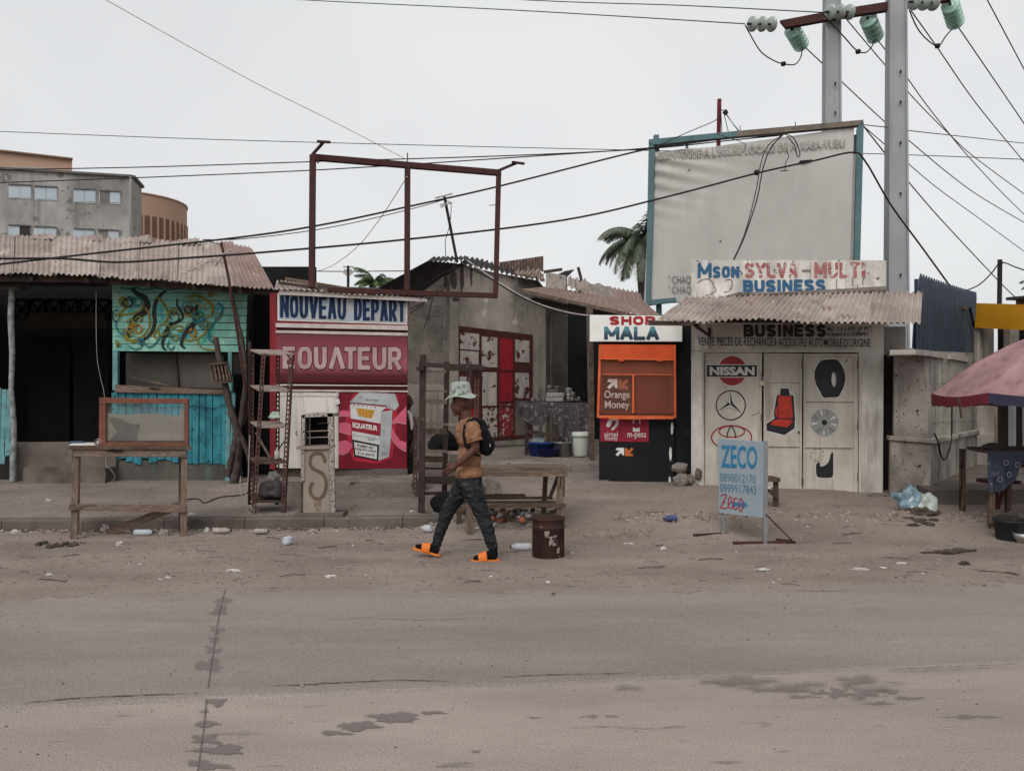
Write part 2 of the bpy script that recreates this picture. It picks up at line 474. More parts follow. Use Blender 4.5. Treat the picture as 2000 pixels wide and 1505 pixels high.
def signwrite(fr, body, x0, y0, x1, y1, c, m, parent, w, dy=0.0, gap=2.0, name='lettering'):
    """paint capitals with a brush w photo pixels wide, filling x0,y0..x1,y1"""
    hr = random.Random(sum(map(ord, body))); wob = lambda p: (p[0] + hr.uniform(-.35, .35) * w * .09, p[1] + hr.uniform(-.5, .5) * w * .09)
    wd = [0.42 if ch == 'I' else (1.2 if ch == 'M' else (0.5 if ch == ' ' else (0.92 if ch in 'EL' else 1.0))) for ch in body]
    unit = (x1 - x0 - gap * (len(body) - 1)) / sum(wd); x = x0; mb = MB()
    for ch, k in zip(body, wd):
        cw = unit * k; t = (x - x0) / (x1 - x0)
        if ch != ' ':
            for j, st in enumerate(GL[ch]):
                pts = [(x + w / 2 + (cw - w) * a, y0 + w * .42 + (y1 - y0 - w * .84) * b + dy * t) for a, b in st]
                def ext(p, q): l = math.hypot(p[0] - q[0], p[1] - q[1]) or 1; return (p[0] + (p[0] - q[0]) / l * w * .42, p[1] + (p[1] - q[1]) / l * w * .42)
                if ch not in 'SOQ' and not (ch in 'MN' and j > 1): pts[0], pts[-1] = ext(pts[0], pts[1]), ext(pts[-1], pts[-2])
                ribbon(mb, fr, [wob(q) for q in pts], w * hr.uniform(.94, 1.06), c + 0.0004 * j)
        x += cw + gap
    return obj(name, mb, m, parent)
# ------------------------------------------------------------------ the ground, road and pavement
def nearY(x): return (4.46 + 0.128 * x) if abs(x) < 9 else 4.46 + 0.128 * (9 if x > 0 else -9) + 0.06 * (x - (9 if x > 0 else -9))
def farY(x): return 6.82 + 0.06 * x

M_asph = mat('dusty_asphalt', (0.248, 0.212, 0.195), 0.95, (0.214, 0.184, 0.170), 0.7, spot=(0.265, 0.227, 0.208), spot_s=2.2, spot_t=0.50, spot_w=0.25, streak=None,
             spec=0.1, bump=0.35, bs=120, fine=0.2, stretch=(0.22, 1, 1), grime=.17, grime_s=1.3, iso=True)
M_lane = mat('worn_concrete_lane', (0.325, 0.273, 0.245), 0.95, (0.284, 0.238, 0.214), 1.1, spot=(0.185, 0.157, 0.142), spot_s=9, spot_t=0.635, spot_w=0.09, spec=.08,
             bump=0.35, bs=110, fine=0.17, stretch=(0.3, 1, 1), grime=.18, grime_s=1.1, iso=True)

def flatgrid(x0, x1, fy0, fy1, nx, ny, fz):
    m = MB()
    def fn(u, v):
        x = x0 + (x1 - x0) * u; a, b = fy0(x), fy1(x); y = a + (b - a) * v
        return Vector((x, y, fz(x, y)))
    return m.patch(fn, nx, ny, True)

g = MB(); g.add([(-400, -60, -0.35), (400, -60, -0.35), (400, 700, -0.35), (-400, 700, -0.35)], [(0, 1, 2, 3)])
struct('ground', g, M_dirt)
n1 = lambda x, y, s, k=0: noise.noise(Vector((x * s + k, y * s, k)))
lane = flatgrid(-16, 16, lambda x: -5.0, lambda x: nearY(x) + 0.25, 120, 60, lambda x, y: 0.002 * n1(x, y, 1.3))
struct('concrete_lane', lane, M_lane)
def edge(x): return nearY(x) + 0.035 * n1(x, 0, 2.2, 5) + 0.018 * n1(x, 0, 11, 9)
road = flatgrid(-16, 16, edge, lambda x: farY(x) + 0.3, 420, 40, lambda x, y: 0.014 + 0.002 * n1(x, y, 1.0, 3))
xs = [-16 + 32 * i / 420 for i in range(421)]
lip = [Vector((x, edge(x), 0.014 + 0.002 * n1(x, edge(x), 1.0, 3))) for x in xs]
road.add(lip + [Vector((p.x, p.y - 0.028 - 0.03 * max(0, n1(p.x, 3, 1.5)), -0.004)) for p in lip], [(i, i + 421, i + 422, i + 1) for i in range(420)])
struct('road', road, M_asph)

def dz(x, y):
    e = sst(farY(x) - 0.35, farY(x) + 0.35, y)
    b = 0.012 + 0.020 * e + 0.010 * n1(x, y, 1.3, 2) * (0.4 + e) + 0.004 * n1(x, y, 7, 4) + 0.004 * n1(x, y, 22, 6)
    w = sst(-1.25, -0.55, x)
    right = sst(8.7, 10.3, y) * 0.17 + sst(10.3, 12.0, y) * 0.09
    brk = 0.05 * math.exp(-((y - 9.75 - 0.15 * n1(x, 0, 1.1)) / 0.16) ** 2) * max(0, 0.4 + n1(x, y, 2.7, 8)) * sst(1.0, 2.0, x)
    return b + right * w + brk
verge = flatgrid(-13, 13, lambda x: farY(x) - 0.4, lambda x: 14.4, 330, 150, dz)
struct('dirt_verge', verge, M_dirt)

# raised pavement on the left with its kerb
def pz(x, y): return 0.15 + max(0.0, y - 9.7) * 0.014 + 0.006 * n1(x, y, 1.6, 7) + 0.004 * n1(x, y, 7, 7)
M_pave = mat('dusty_pavement', (0.225, 0.186, 0.163), 0.95, (0.160, 0.132, 0.116), 1.2, spot=(0.10, 0.084, 0.075), spot_s=6, spot_t=0.63, bump=0.6, bs=45, fine=0.18)
pave = flatgrid(-13, -0.72, lambda x: kerbY(x) + 0.14, lambda x: 17.0, 150, 70, lambda x, y: pz(x, y) - 0.25 * sst(-1.3, -0.75, x) * sst(9.9, 10.6, y) )
struct('pavement', pave, M_pave)
kb = MB()
for i in range(13):                                                    # kerb stones, butted
    xa, xb = -12.6 + i * 0.94, -12.6 + (i + 1) * 0.94 - 0.008
    m = MB(); nseg = 8
    rows = []
    for k in range(nseg + 1):
        x = xa + (xb - xa) * k / nseg; y = kerbY(x); t = 0.152 + 0.005 * n1(x, 0, 4)
        f = 0.006 * n1(x, 1, 7)
        rows.append([V(x, y + f, -0.03), V(x, y + 0.004 + f, t - 0.02), V(x, y + 0.02 + f, t), V(x, y + 0.17, t + 0.002), V(x, y + 0.17, -0.03)])
    vs_ = [q for r_ in rows for q in r_]; fs_ = []
    for k in range(nseg):
        for j in range(4): fs_.append((k * 5 + j, (k + 1) * 5 + j, (k + 1) * 5 + j + 1, k * 5 + j + 1))
    m.add(vs_, fs_); m.add(rows[0], [(0, 1, 2, 3, 4)]); m.add(rows[-1], [(4, 3, 2, 1, 0)])
    if i == 0: kerb = struct('kerb', m, M_conc_d)
    else: obj('kerb_stone', m, M_conc_d, kerb)

# raised terrace before the grey house, in two low steps
terr = MB()
terr.hexa([V(-0.6, 13.6, 0.1), V(2.15, 13.75, 0.1), V(3.4, 20, 0.1), V(-2.2, 20, 0.1)],
          [V(-0.5, 13.75, 0.47), V(2.13, 13.80, 0.485), V(3.4, 20, 0.55), V(-2.2, 20, 0.55)])
bake = MB(); 
struct('terrace', bake_mods(terr, [('BEVEL', {'width': 0.03, 'segments': 2}), ('SUBSURF', {'levels': 4, 'render_levels': 4, 'subdivision_type': 'SIMPLE'})]), M_conc)
te = bpy.data.objects['terrace'].data
for v in te.vertices: v.co += noise.noise_vector(v.co * 3) * 0.02
slab = MB()
slab.hexa([V(-0.9, 12.15, 0.05), V(1.5, 12.35, 0.05), V(1.9, 13.9, 0.05), V(-0.9, 13.9, 0.05)],
          [V(-0.85, 12.2, 0.245), V(1.48, 12.4, 0.315), V(1.9, 13.9, 0.34), V(-0.9, 13.9, 0.30)])
struct('concrete_apron', bake_mods(slab, [('SUBSURF', {'levels': 5, 'render_levels': 5, 'subdivision_type': 'SIMPLE'})]), M_conc)
te = bpy.data.objects['concrete_apron'].data
for v in te.vertices: v.co += noise.noise_vector(v.co * 3.5) * 0.022

# damp patches and the wet joint across the carriageway
def blob(cx, cy, rx, ry, seed, rough_=0.35, n=70, z=0.03):
    """irregular damp outline drawn on the carriageway under a photo spot"""
    P = []
    for i in range(n):
        t = 2 * math.pi * i / n
        k = 1 + rough_ * noise.noise(Vector((math.cos(t) * 1.4 + seed, math.sin(t) * 1.4, seed))) * 1.6 + rough_ * 0.5 * noise.noise(Vector((math.cos(t) * 6 + seed, math.sin(t) * 6, seed)))
        px, py = cx + rx * k * math.cos(t), cy + ry * k * math.sin(t)
        Y = (EYE - z) * F / (py - HY); q = at(px, py, Y)
        P.append(q)
    return P
def damp_mat(name, c, strength):
    """water stain: soft irregular rim fading into the dry surface"""
    m = bpy.data.materials.new(name); m.use_nodes = True; N, L = m.node_tree.nodes, m.node_tree.links; b = N['Principled BSDF']
    b.inputs['Base Color'].default_value = (*c, 1); b.inputs['Roughness'].default_value = .7; b.inputs['Specular IOR Level'].default_value = .2
    at_ = N.new('ShaderNodeAttribute'); at_.attribute_name = 'wet'; tc = N.new('ShaderNodeTexCoord'); n = N.new('ShaderNodeTexNoise'); n.inputs['Scale'].default_value = 17; n.inputs['Detail'].default_value = 5; n.inputs['Roughness'].default_value = .65
    L.new(tc.outputs['Object'], n.inputs['Vector']); ad = N.new('ShaderNodeMath'); ad.operation = 'ADD'; L.new(at_.outputs['Fac'], ad.inputs[0]); L.new(n.outputs['Fac'], ad.inputs[1])
    mr = N.new('ShaderNodeMapRange'); mr.inputs['From Min'].default_value = .84; mr.inputs['From Max'].default_value = 1.06; mr.inputs['To Max'].default_value = strength; L.new(ad.outputs[0], mr.inputs['Value'])
    tr = N.new('ShaderNodeBsdfTransparent'); ms = N.new('ShaderNodeMixShader'); L.new(mr.outputs['Result'], ms.inputs['Fac']); L.new(tr.outputs[0], ms.inputs[1]); L.new(b.outputs[0], ms.inputs[2]); L.new(ms.outputs[0], N['Material Output'].inputs['Surface'])
    return m
M_damp = damp_mat('damp_patch', (0.160, 0.140, 0.133), .8)
M_dampf = damp_mat('faint_damp', (0.165, 0.145, 0.138), .5)
M_dampa = damp_mat('damp_asphalt', (0.160, 0.141, 0.134), .40)
def damp(spots, name, m_=None):
    m = MB(); wet = []
    for s_ in spots:
        z = 0.0045 if s_[1] > 1345 else 0.0185
        P = blob(s_[0], s_[1], s_[2] * 1.35, s_[3] * 1.35, *s_[4:], z=z); n = len(P)
        c = sum(P, Vector()) / n
        o = len(m.v); m.v += P + [c + (p - c) * .6 for p in P] + [c]; wet += [0.0] * n + [.62] * n + [.7]
        for i in range(n):
            k = (i + 1) % n; m.f += [[o + i, o + n + i, o + n + k, o + k], [o + n + i, o + 2 * n, o + n + k]]; m.sm += [False, False]
    ob = struct(name, m, m_ or M_damp); a = ob.data.attributes.new('wet', 'FLOAT', 'POINT'); a.data.foreach_set('value', wet); return ob
damp([(425, 1368, 20, 8, 1.1, .5), (402, 1412, 24, 6, 2.2, .4), (405, 1443, 28, 9, 3.3, .6), (430, 1462, 46, 7, 4.4, .5), (408, 1492, 32, 9, 5.5, .6), (400, 1388, 9, 3, 6.1, .5)], 'damp_patch')
damp([(433, 1172, 18, 6, 8, .6), (428, 1196, 16, 5, 9, .7), (420, 1228, 14, 5, 10, .6), (412, 1298, 26, 13, 11, .5), (415, 1268, 20, 7, 12, .7), (419, 1248, 14, 7, 13, .6), (430, 1185, 12, 8, 14, .6)], 'damp_patch', M_dampa)
damp([(700, 1416, 42, 7, 20, .5), (775, 1400, 48, 10, 21, .4), (650, 1430, 26, 4, 22, .6), (845, 1390, 26, 3.5, 23, .5)], 'damp_patch')
damp([(1450, 1328, 62, 9, 30, .5), (1520, 1342, 50, 8, 31, .7), (1670, 1325, 44, 8, 32, .7), (1690, 1345, 34, 12, 33, .8), (1640, 1352, 26, 9, 34, .8), (1775, 1362, 28, 4, 35, .6), (1590, 1333, 30, 4, 36, .8),
      (1712, 1372, 24, 3, 37, .6), (1600, 1352, 14, 4, 38, .8), (1740, 1350, 22, 3, 39, .8), (1560, 1358, 30, 3, 40, .9)], 'damp_patch', M_dampf)
damp([(1150, 1398, 22, 3, 50, .8), (1192, 1397, 12, 3, 51, .6), (1225, 1340, 22, 4, 52, .8), (1900, 1398, 40, 3, 53, .9), (930, 1465, 10, 2, 54, .7), (1040, 1400, 12, 2, 55, .8)], 'damp_patch', M_dampf)
jm = MB()
pts = smooth_line([(440, 1150), (428, 1200), (418, 1262), (411, 1310), (404, 1360), (398, 1420), (391, 1470), (384, 1520)], 5)
L3 = []
for i, (x, y) in enumerate(pts):
    z = 0.006 if y > 1347 else 0.020
    Y = (EYE - z) * F / (y - HY); q = at(x, y, Y); w = 0.0025 + 0.0022 * noise.noise(Vector((i, 1, 1)))
    L3.append((q - V(w, 0, 0), q + V(w, 0, 0)))
jm.add([q for pr in L3 for q in pr], [(2 * i, 2 * i + 1, 2 * i + 3, 2 * i + 2) for i in range(len(L3) - 1)])
struct('road_joint', jm, mat('crack', (0.10, 0.088, 0.082), 0.9, bump=0))

def crack(pts, w, name='road_crack'):
    """hairline crack wandering over the carriageway under photo points"""
    m = MB(); L3 = []; r_ = random.Random(int(pts[0][0])); q2 = smooth_line(pts, 9)
    for i, (x, y) in enumerate(q2):
        x += r_.uniform(-2, 2); y += r_.uniform(-.7, .7); t = at(x, y, F * EYE / (y - HY)); z = 0.0065 if t.y < nearY(t.x) - .03 else 0.0195
        q = at(x, y, (EYE - z) * F / (y - HY)); k = w * r_.uniform(.3, 1.2) * (1 - abs(2 * i / (len(q2) - 1) - 1) ** 4)
        L3.append((q - V(0, k, 0), q + V(0, k, 0)))
    m.add([q for pr in L3 for q in pr], [(2 * i, 2 * i + 1, 2 * i + 3, 2 * i + 2) for i in range(len(L3) - 1)])
    return struct(name, m, MATS['crack'])
crack([(520, 1338), (600, 1335), (690, 1330), (780, 1327), (900, 1329)], .006)
crack([(955, 1322), (1060, 1317), (1150, 1315), (1240, 1312)], .005)
crack([(40, 1372), (150, 1362), (260, 1357), (380, 1352)], .006)
crack([(1730, 1306), (1800, 1304), (1900, 1299), (1990, 1296)], .005)
crack([(1110, 1420), (1180, 1417), (1260, 1421), (1350, 1416)], .003)
crack([(620, 1210), (720, 1206), (830, 1209), (960, 1204)], .004)
# ------------------------------------------------------------------ turquoise shack on the left
M_tin = mat('dusty_roof_tin', (0.34, 0.288, 0.26), 0.8, (0.245, 0.195, 0.172), 2.0, streak=(0.17, 0.115, 0.095), streak_s=5, streak_t=0.6,
            grime=.3, grime_s=2.5, spot=(0.42, 0.37, 0.33), spot_s=3.5, spot_t=0.6, spot_w=0.1, bump=0.15, bs=40)
M_tin_r = mat('rust_pink_roof_tin', (0.26, 0.185, 0.165), 0.8, (0.20, 0.14, 0.122), 3.0, spot=(0.36, 0.29, 0.25), spot_s=6, spot_t=0.6, spot_w=0.1, bump=0.15, bs=40)
M_tin_g = mat('grey_roof_tin', (0.37, 0.32, 0.29), 0.75, (0.27, 0.215, 0.19), 2.5, streak=(0.19, 0.14, 0.12), streak_s=6, streak_t=0.57, spot=(0.19, 0.13, 0.11), spot_s=5, spot_t=0.62, spot_w=0.05, bump=0.15, bs=40)
M_tin_b = mat('brown_roof_tin', (0.295, 0.24, 0.212), 0.8, (0.205, 0.16, 0.14), 2.0, streak=(0.15, 0.10, 0.085), streak_s=5, streak_t=0.58, spot=(0.40, 0.35, 0.31), spot_s=4, spot_t=0.60, spot_w=0.08, bump=0.15, bs=40)
M_turq = mat('turquoise_paint', (0.045, 0.235, 0.285), 0.8, (0.03, 0.15, 0.195), 5, spot=(0.025, 0.045, 0.05), spot_s=16, spot_t=0.635, spot_w=.03, streak=(0.06, 0.25, 0.27), streak_s=14, grime=.45, grime_s=3, bump=0.4, bs=50, spec=.1)
M_turq_f = mat('faded_turquoise_paint', (0.13, 0.30, 0.32), 0.75, (0.085, 0.20, 0.215), 5, spot=(0.16, 0.14, 0.12), spot_s=14, spot_t=0.6, bump=0.4, bs=50)
M_mural = mat('mural_green', (0.27, 0.52, 0.41), 0.8, (0.15, 0.42, 0.37), 2.4, grime=.28, grime_s=4, spot=(0.36, 0.56, 0.46), spot_s=5, spot_t=0.58, spot_w=0.1, bump=0.3, bs=40)
M_int = mat('shade_black_boards', (0.008, 0.008, 0.009), 0.95, (0.014, 0.0125, 0.0125), 2.5, bump=0.3)  # near-black base colour carries the shade inside rooms
M_int2 = mat('shade_dark_brown', (0.030, 0.023, 0.021), 0.95, (0.016, 0.013, 0.013), 3, bump=0.3)  # brown darkened to hold the shade of rooms and gaps

fs = frpx(220, 13.5, 485, 13.5)
shack = thing('market_shack', 'turquoise plank shack with dusty tin roof and dark open front', 'shack', (-6.2, 13.5, 0.15))
# roof of separate sheets
eave = lambda x: 533.5 + 0.5 * 0 + (1.5 if x > 0 else 0) + max(0, x - 120) * 0.068
topy = lambda x: 459 + 0.035 * max(x, -60)
bx = [-330, -232, -150, -68, 18, 102, 186, 262, 338, 412]
for i in range(9):
    a, b = bx[i], bx[i + 1] + 8
    off = V(0, -0.006, 0.009) * (i % 2)
    mb = MB(); tj = rnd.uniform(-3, 3)
    corr(mb, at(a, eave(a), 12.75) + off, at(b, eave(b), 12.75) + off, at(b + 3, topy(b) + tj, 15.0) + off, at(a + 3, topy(a) + tj, 15.0) + off,
         (b - a) / 10.2, 0.016, 10, 0.002, 0.03, i * 3.1, 0.012)
    obj('roof_sheet', mb, [M_tin, M_tin_g, M_tin_b][(i * 2) % 3], shack)
mb = MB(); corr(mb, at(405, 556, 12.75), at(474, 560, 12.75), at(455, 470, 14.6), at(398, 474, 14.9), 7, 0.011, 8, 0.002, 0.02, 50); obj('roof_sheet', mb, M_tin, shack)
mb = MB(); corr(mb, at(462, 560, 12.7), at(536, 564, 12.85), at(491, 484, 14.4), at(432, 471, 14.5), 8, 0.016, 8, 0.002, 0.02, 60); obj('roof_sheet', mb, M_tin_r, shack)
for k in range(4):                                                    # loose scraps lying on the ridge
    x = 60 + k * 95; mb = MB(); corr(mb, at(x, topy(x) + 6, 14.75), at(x + 46, topy(x) + 5, 14.75), at(x + 44, topy(x) - 6 - 2 * k % 5, 14.9), at(x + 2, topy(x) - 3, 14.9), 4, 0.01, 2, 0.002, 0.02, k); obj('roof_scrap', mb, M_tin, shack)
mb = MB(); mb.bar(at(-330, 541, 12.95), at(210, 547, 12.95), 0.06, 0.09); mb.bar(at(205, 548, 12.98), at(530, 571, 12.98), 0.06, 0.09); obj('roof_beam', mb, M_wood_d, shack)
for x in (60, 170, 290, 380, 470):
    e = eave(x); mb = MB(); mb.bar(at(x, e + 10, 12.8), at(x + 2, topy(x) + 12, 14.95), 0.05, 0.07); obj('rafter', mb, M_wood_d, shack)
# dark room behind, its shade put into near-black walls
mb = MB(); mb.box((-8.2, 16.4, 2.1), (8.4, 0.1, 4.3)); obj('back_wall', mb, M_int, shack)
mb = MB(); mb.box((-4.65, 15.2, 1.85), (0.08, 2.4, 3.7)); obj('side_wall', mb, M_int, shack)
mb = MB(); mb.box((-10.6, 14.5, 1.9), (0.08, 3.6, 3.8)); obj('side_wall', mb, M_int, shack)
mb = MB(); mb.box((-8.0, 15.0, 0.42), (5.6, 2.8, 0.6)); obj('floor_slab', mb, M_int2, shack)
fb = frpx(30, 15.6, 220, 15.6)
for k in range(6):                                                    # lattice vent blocks high on the dark wall
    x0 = 28 + k * 32; mb = MB()
    for (p, q) in (((x0, 586), (x0 + 28, 586)), ((x0, 622), (x0 + 28, 622)), ((x0, 586), (x0, 622)), ((x0 + 28, 586), (x0 + 28, 622)), ((x0, 588), (x0 + 28, 620)), ((x0 + 28, 588), (x0, 620))):
        mb.bar(fb.at(*p, 0), fb.at(*q, 0), 0.06, 0.04, (0, 1, 0))
    obj('lattice_block', mb, M_int2, shack)
mb = MB(); mb.pxpoly(fb, [(52, 640), (215, 642), (205, 612), (68, 612)], 0.1, 0.15); obj('hanging_board', mb, mat('brown_board', (0.055, 0.036, 0.03), 0.9), shack)
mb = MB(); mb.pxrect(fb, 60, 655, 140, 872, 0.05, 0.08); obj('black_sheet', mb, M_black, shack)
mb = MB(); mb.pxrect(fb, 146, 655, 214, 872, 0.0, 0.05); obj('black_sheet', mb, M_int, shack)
# plinth and doorstep
mb = MB(); mb.box((at(125, 0, 13.45).x, 13.55, 0.47), (1.75, 0.22, 0.74)); mb.jitter(0.008, 5); obj('plinth', mb, M_conc_d, shack, bevel=0.015)
st = MB(); c_ = at(128, 0, 13.15); st.box((c_.x, 13.28, 0.27), (1.34, 0.36, 0.36))
sm = bake_mods(st, [('SUBSURF', {'levels': 4, 'render_levels': 4, 'subdivision_type': 'SIMPLE'})])
for v in sm.vertices: v.co += noise.noise_vector(v.co * 5) * 0.03
obj('doorstep', sm, M_conc_d, shack)
# posts, lintel, slats at the left end
fp = frpx(0, 13.25, 200, 13.25)
mb = MB(); mb.tube([fp.at(x, y) for x, y in ((24, 552), (21, 620), (24, 690), (22, 760), (27, 830), (25, 940))], [0.045, 0.05, 0.045, 0.04, 0.045, 0.05], 8); mb.jitter(0.006, 9); obj('post', mb, mat('bleached_post', (0.30, 0.33, 0.33), 0.9, (0.12, 0.115, 0.11), 9, bump=0.5), shack)
mb = MB(); mb.box(fp.at(12, 550) + V(-0.5, 0.1, 0), (1.4, 0.28, 0.26)); mb.jitter(0.012, 6); obj('lintel', mb, M_conc, shack, bevel=0.02)
for (xa, xb, ya, yb, ln) in ((-2, 7, 760, 906, -4), (8.5, 19, 760, 890, -7), (13, 20.5, 862, 935, 0), (-14, -4, 757, 900, -2)):
    mb = MB(); mb.pxpoly(fp, [(xa + ln, yb), (xb + ln, yb), (xb, ya), (xa, ya)], -0.1, -0.075); obj('slat', mb, M_turq_f, shack)
# mural boards
for k in range(9):
    y0, y1 = 557 + k * 14.35, 557 + (k + 1) * 14.35 - 0.9
    mb = MB(); mb.pxpoly(fs, [(220.5 + 0.1 * k, y1), (483 - 0.3 * k, y1 + 2), (483.5 - 0.3 * k, y0 + 3), (220.5 + 0.1 * k, y0)], 0.0, 0.02 + rnd.uniform(0, 0.005)); obj('mural_board', mb, M_mural, shack)
cv = lambda pts: [(x / 3.571, 270 + y / 3.571) for x, y in pts]
M_ol = mat('olive_brush', (0.21, 0.20, 0.035), 0.7, (0.12, 0.11, 0.02), 20, bump=0.1, wear=0.66, wear_s=30)
M_bk = mat('black_brush', (0.015, 0.017, 0.015), 0.7, (0.03, 0.035, 0.025), 20, bump=0.1, wear=0.64, wear_s=26)
M_tl = mat('teal_brush', (0.02, 0.115, 0.12), 0.7, (0.02, 0.16, 0.20), 15, bump=0.1, wear=0.64, wear_s=26)
M_am = mat('amber_brush', (0.30, 0.17, 0.03), 0.7, (0.2, 0.14, 0.03), 15, bump=0.1, wear=0.64, wear_s=26)
M_bl = mat('blue_wash', (0.05, 0.27, 0.36), 0.7, (0.07, 0.36, 0.32), 10, bump=0.1, wear=0.5, wear_s=14)
M_gr = mat('green_wash', (0.03, 0.30, 0.17), 0.7, (0.08, 0.38, 0.26), 10, bump=0.1, wear=0.5, wear_s=14)
tp = lambda t: 0.45 + 0.75 * math.sin(math.pi * min(1, t * 0.9 + 0.1))
strokes = [
 (M_bl, 40, [(905, 1130), (930, 1180), (905, 1230)]), (M_bl, 42, [(1110, 1160), (1130, 1230), (1120, 1290)]), (M_gr, 46, [(1380, 1130), (1410, 1190), (1390, 1260)]),
 (M_bl, 38, [(1520, 1160), (1530, 1210), (1500, 1260)]), (M_bl, 50, [(1180, 1400), (1290, 1380), (1380, 1330)]), (M_gr, 40, [(1400, 1420), (1460, 1380), (1480, 1300)]),
 (M_ol, 17, [(856, 1135), (868, 1155), (850, 1160), (842, 1130), (866, 1112), (890, 1135), (884, 1180), (850, 1215), (812, 1238)]), (M_ol, 14, [(812, 1240), (880, 1232), (950, 1218), (998, 1190), (1003, 1150)]),
 (M_bk, 34, [(925, 1050), (965, 1085), (1015, 1115), (1035, 1165), (1010, 1215), (955, 1250), (925, 1300), (900, 1345), (908, 1392)]), (M_bk, 22, [(1160, 1066), (1120, 1100), (1090, 1150), (1080, 1215), (1085, 1280), (1070, 1340), (1035, 1385), (995, 1415), (1000, 1452)]),
 (M_ol, 16, [(1105, 1110), (1140, 1145), (1170, 1195), (1180, 1250), (1150, 1290)]), (M_am, 14, [(970, 1300), (948, 1330), (972, 1360), (998, 1335), (970, 1300)]),
 (M_ol, 12, [(1050, 1250), (1050, 1310), (1010, 1370), (960, 1400), (890, 1410), (870, 1360)]), (M_ol, 18, [(865, 1330), (885, 1380), (930, 1420), (985, 1405)]),
 (M_bk, 14, [(1240, 1120), (1243, 1170), (1262, 1200), (1282, 1240), (1265, 1272), (1250, 1255)]), (M_bk, 20, [(1265, 1275), (1215, 1292), (1180, 1310), (1165, 1360), (1140, 1420), (1145, 1460), (1165, 1478)]),
 (M_bk, 26, [(1385, 1160), (1368, 1200), (1380, 1245), (1352, 1300), (1310, 1345), (1280, 1395), (1272, 1440), (1298, 1466)]), (M_ol, 14, [(1300, 1108), (1360, 1102), (1425, 1115), (1475, 1160), (1488, 1220), (1455, 1250), (1420, 1245), (1415, 1222)]),
 (M_ol, 13, [(1435, 1258), (1452, 1305), (1440, 1355), (1390, 1392), (1330, 1412), (1290, 1405)]), (M_tl, 16, [(1520, 1150), (1556, 1175), (1550, 1220), (1512, 1270), (1478, 1320), (1460, 1375), (1475, 1412), (1510, 1425)]),
 (M_ol, 11, [(1382, 1395), (1395, 1440), (1435, 1470), (1510, 1476), (1530, 1455)]), (M_am, 15, [(1350, 1322), (1328, 1352), (1352, 1385), (1372, 1352), (1350, 1322)]),
 (M_ol, 12, [(1190, 1210), (1220, 1190), (1240, 1215), (1212, 1232), (1196, 1205)]), (M_ol, 11, [(1205, 1330), (1240, 1310), (1280, 1318), (1270, 1345), (1240, 1340)]), (M_ol, 12, [(1195, 1395), (1225, 1372), (1252, 1392), (1225, 1412), (1200, 1380)]),
 (M_ol, 12, [(1100, 1340), (1080, 1370), (1100, 1400), (1120, 1370), (1100, 1340)]), (M_tl, 10, [(815, 1280), (822, 1330), (850, 1360), (880, 1365)]), (M_tl, 10, [(1015, 1425), (1030, 1450), (1065, 1452), (1105, 1415), (1150, 1345)]),
 (M_tl, 10, [(1185, 1415), (1175, 1450), (1200, 1472), (1225, 1450)]), (M_tl, 9, [(905, 1448), (950, 1470), (1000, 1455)]), (M_ol, 14, [(815, 1410), (835, 1430), (825, 1448), (850, 1440)]), (M_am, 12, [(1020, 1180), (1040, 1215), (1050, 1250)]), (M_tl, 9, [(850, 1045), (900, 1052), (960, 1045), (1010, 1060), (1100, 1048), (1180, 1060), (1280, 1048), (1350, 1058), (1420, 1045)]),
]
for k, (m_, w_, pts_) in enumerate(strokes):
    mb = ribbon(MB(), fs, smooth_line(cv(pts_), 6), w_ / 3.571 * 1.05, 0.0275 + 0.0006 * k, taper=tp if m_ is M_bk else None); obj('brush_stroke', mb, m_, shack)
rm = random.Random(21)
for k in range(26):                                                   # thinner curls between the big strokes
    x_, y_ = rm.uniform(232, 425), rm.uniform(572, 672); a = rm.uniform(0, 6.28); r__ = rm.uniform(5, 13); tw = rm.choice((-1, 1)) * rm.uniform(.30, .5); pts_ = []
    for i in range(13):
        pts_.append((min(436, max(224, x_)), min(681, max(561, y_)))); x_ += math.cos(a) * r__ * .42; y_ += math.sin(a) * r__ * .42; a += tw * (1 + .08 * i)
    obj('brush_stroke', ribbon(MB(), fs, smooth_line(pts_, 4), rm.uniform(1.8, 3.4), 0.0285 + 0.0006 * (len(strokes) + k)), rm.choice((M_ol, M_ol, M_tl, M_bk, M_am)), shack)
# window opening below the mural
for xa, xb, y0_, y1_ in ((220.5, 230, 685, 762), (446, 453, 687, 765)):
    mb = MB(); mb.pxrect(fs, xa, y0_, xb, y1_, -0.06, 0.015); obj('window_post', mb, M_turq_f, shack)
M_pan = mat('grey_panel', (0.075, 0.066, 0.058), 0.6, (0.045, 0.04, 0.036), 2.5, bump=0.1)
mb = MB(); mb.pxpoly(fs, [(228, 756), (334, 756), (324, 689), (228, 687)], -0.34, -0.32); obj('window_panel', mb, M_pan, shack)
mb = MB(); mb.pxpoly(fs, [(338, 756), (425, 758), (424, 690), (327, 689)], -0.30, -0.28); obj('window_panel', mb, mat('lighter_grey_panel', (0.10, 0.088, 0.076), 0.6, (0.07, 0.06, 0.052), 2.5, bump=0.1), shack)
mb = MB(); mb.bar(fs.at(235, 733, -0.2), fs.at(320, 752, -0.2), 0.02, 0.02); obj('stick', mb, M_wood_p, shack)
mb = MB(); mb.bar(fs.at(330, 690, -0.25), fs.at(337, 756, -0.25), 0.05, 0.03); obj('stick', mb, M_wood_d, shack)
mb = MB(); mb.pxpoly(fs, [(228, 766), (446, 769), (446, 761), (330, 756), (228, 751)], -0.02, 0.07); mb.jitter(0.006, 8); obj('window_ledge', mb, M_wood_p, shack)
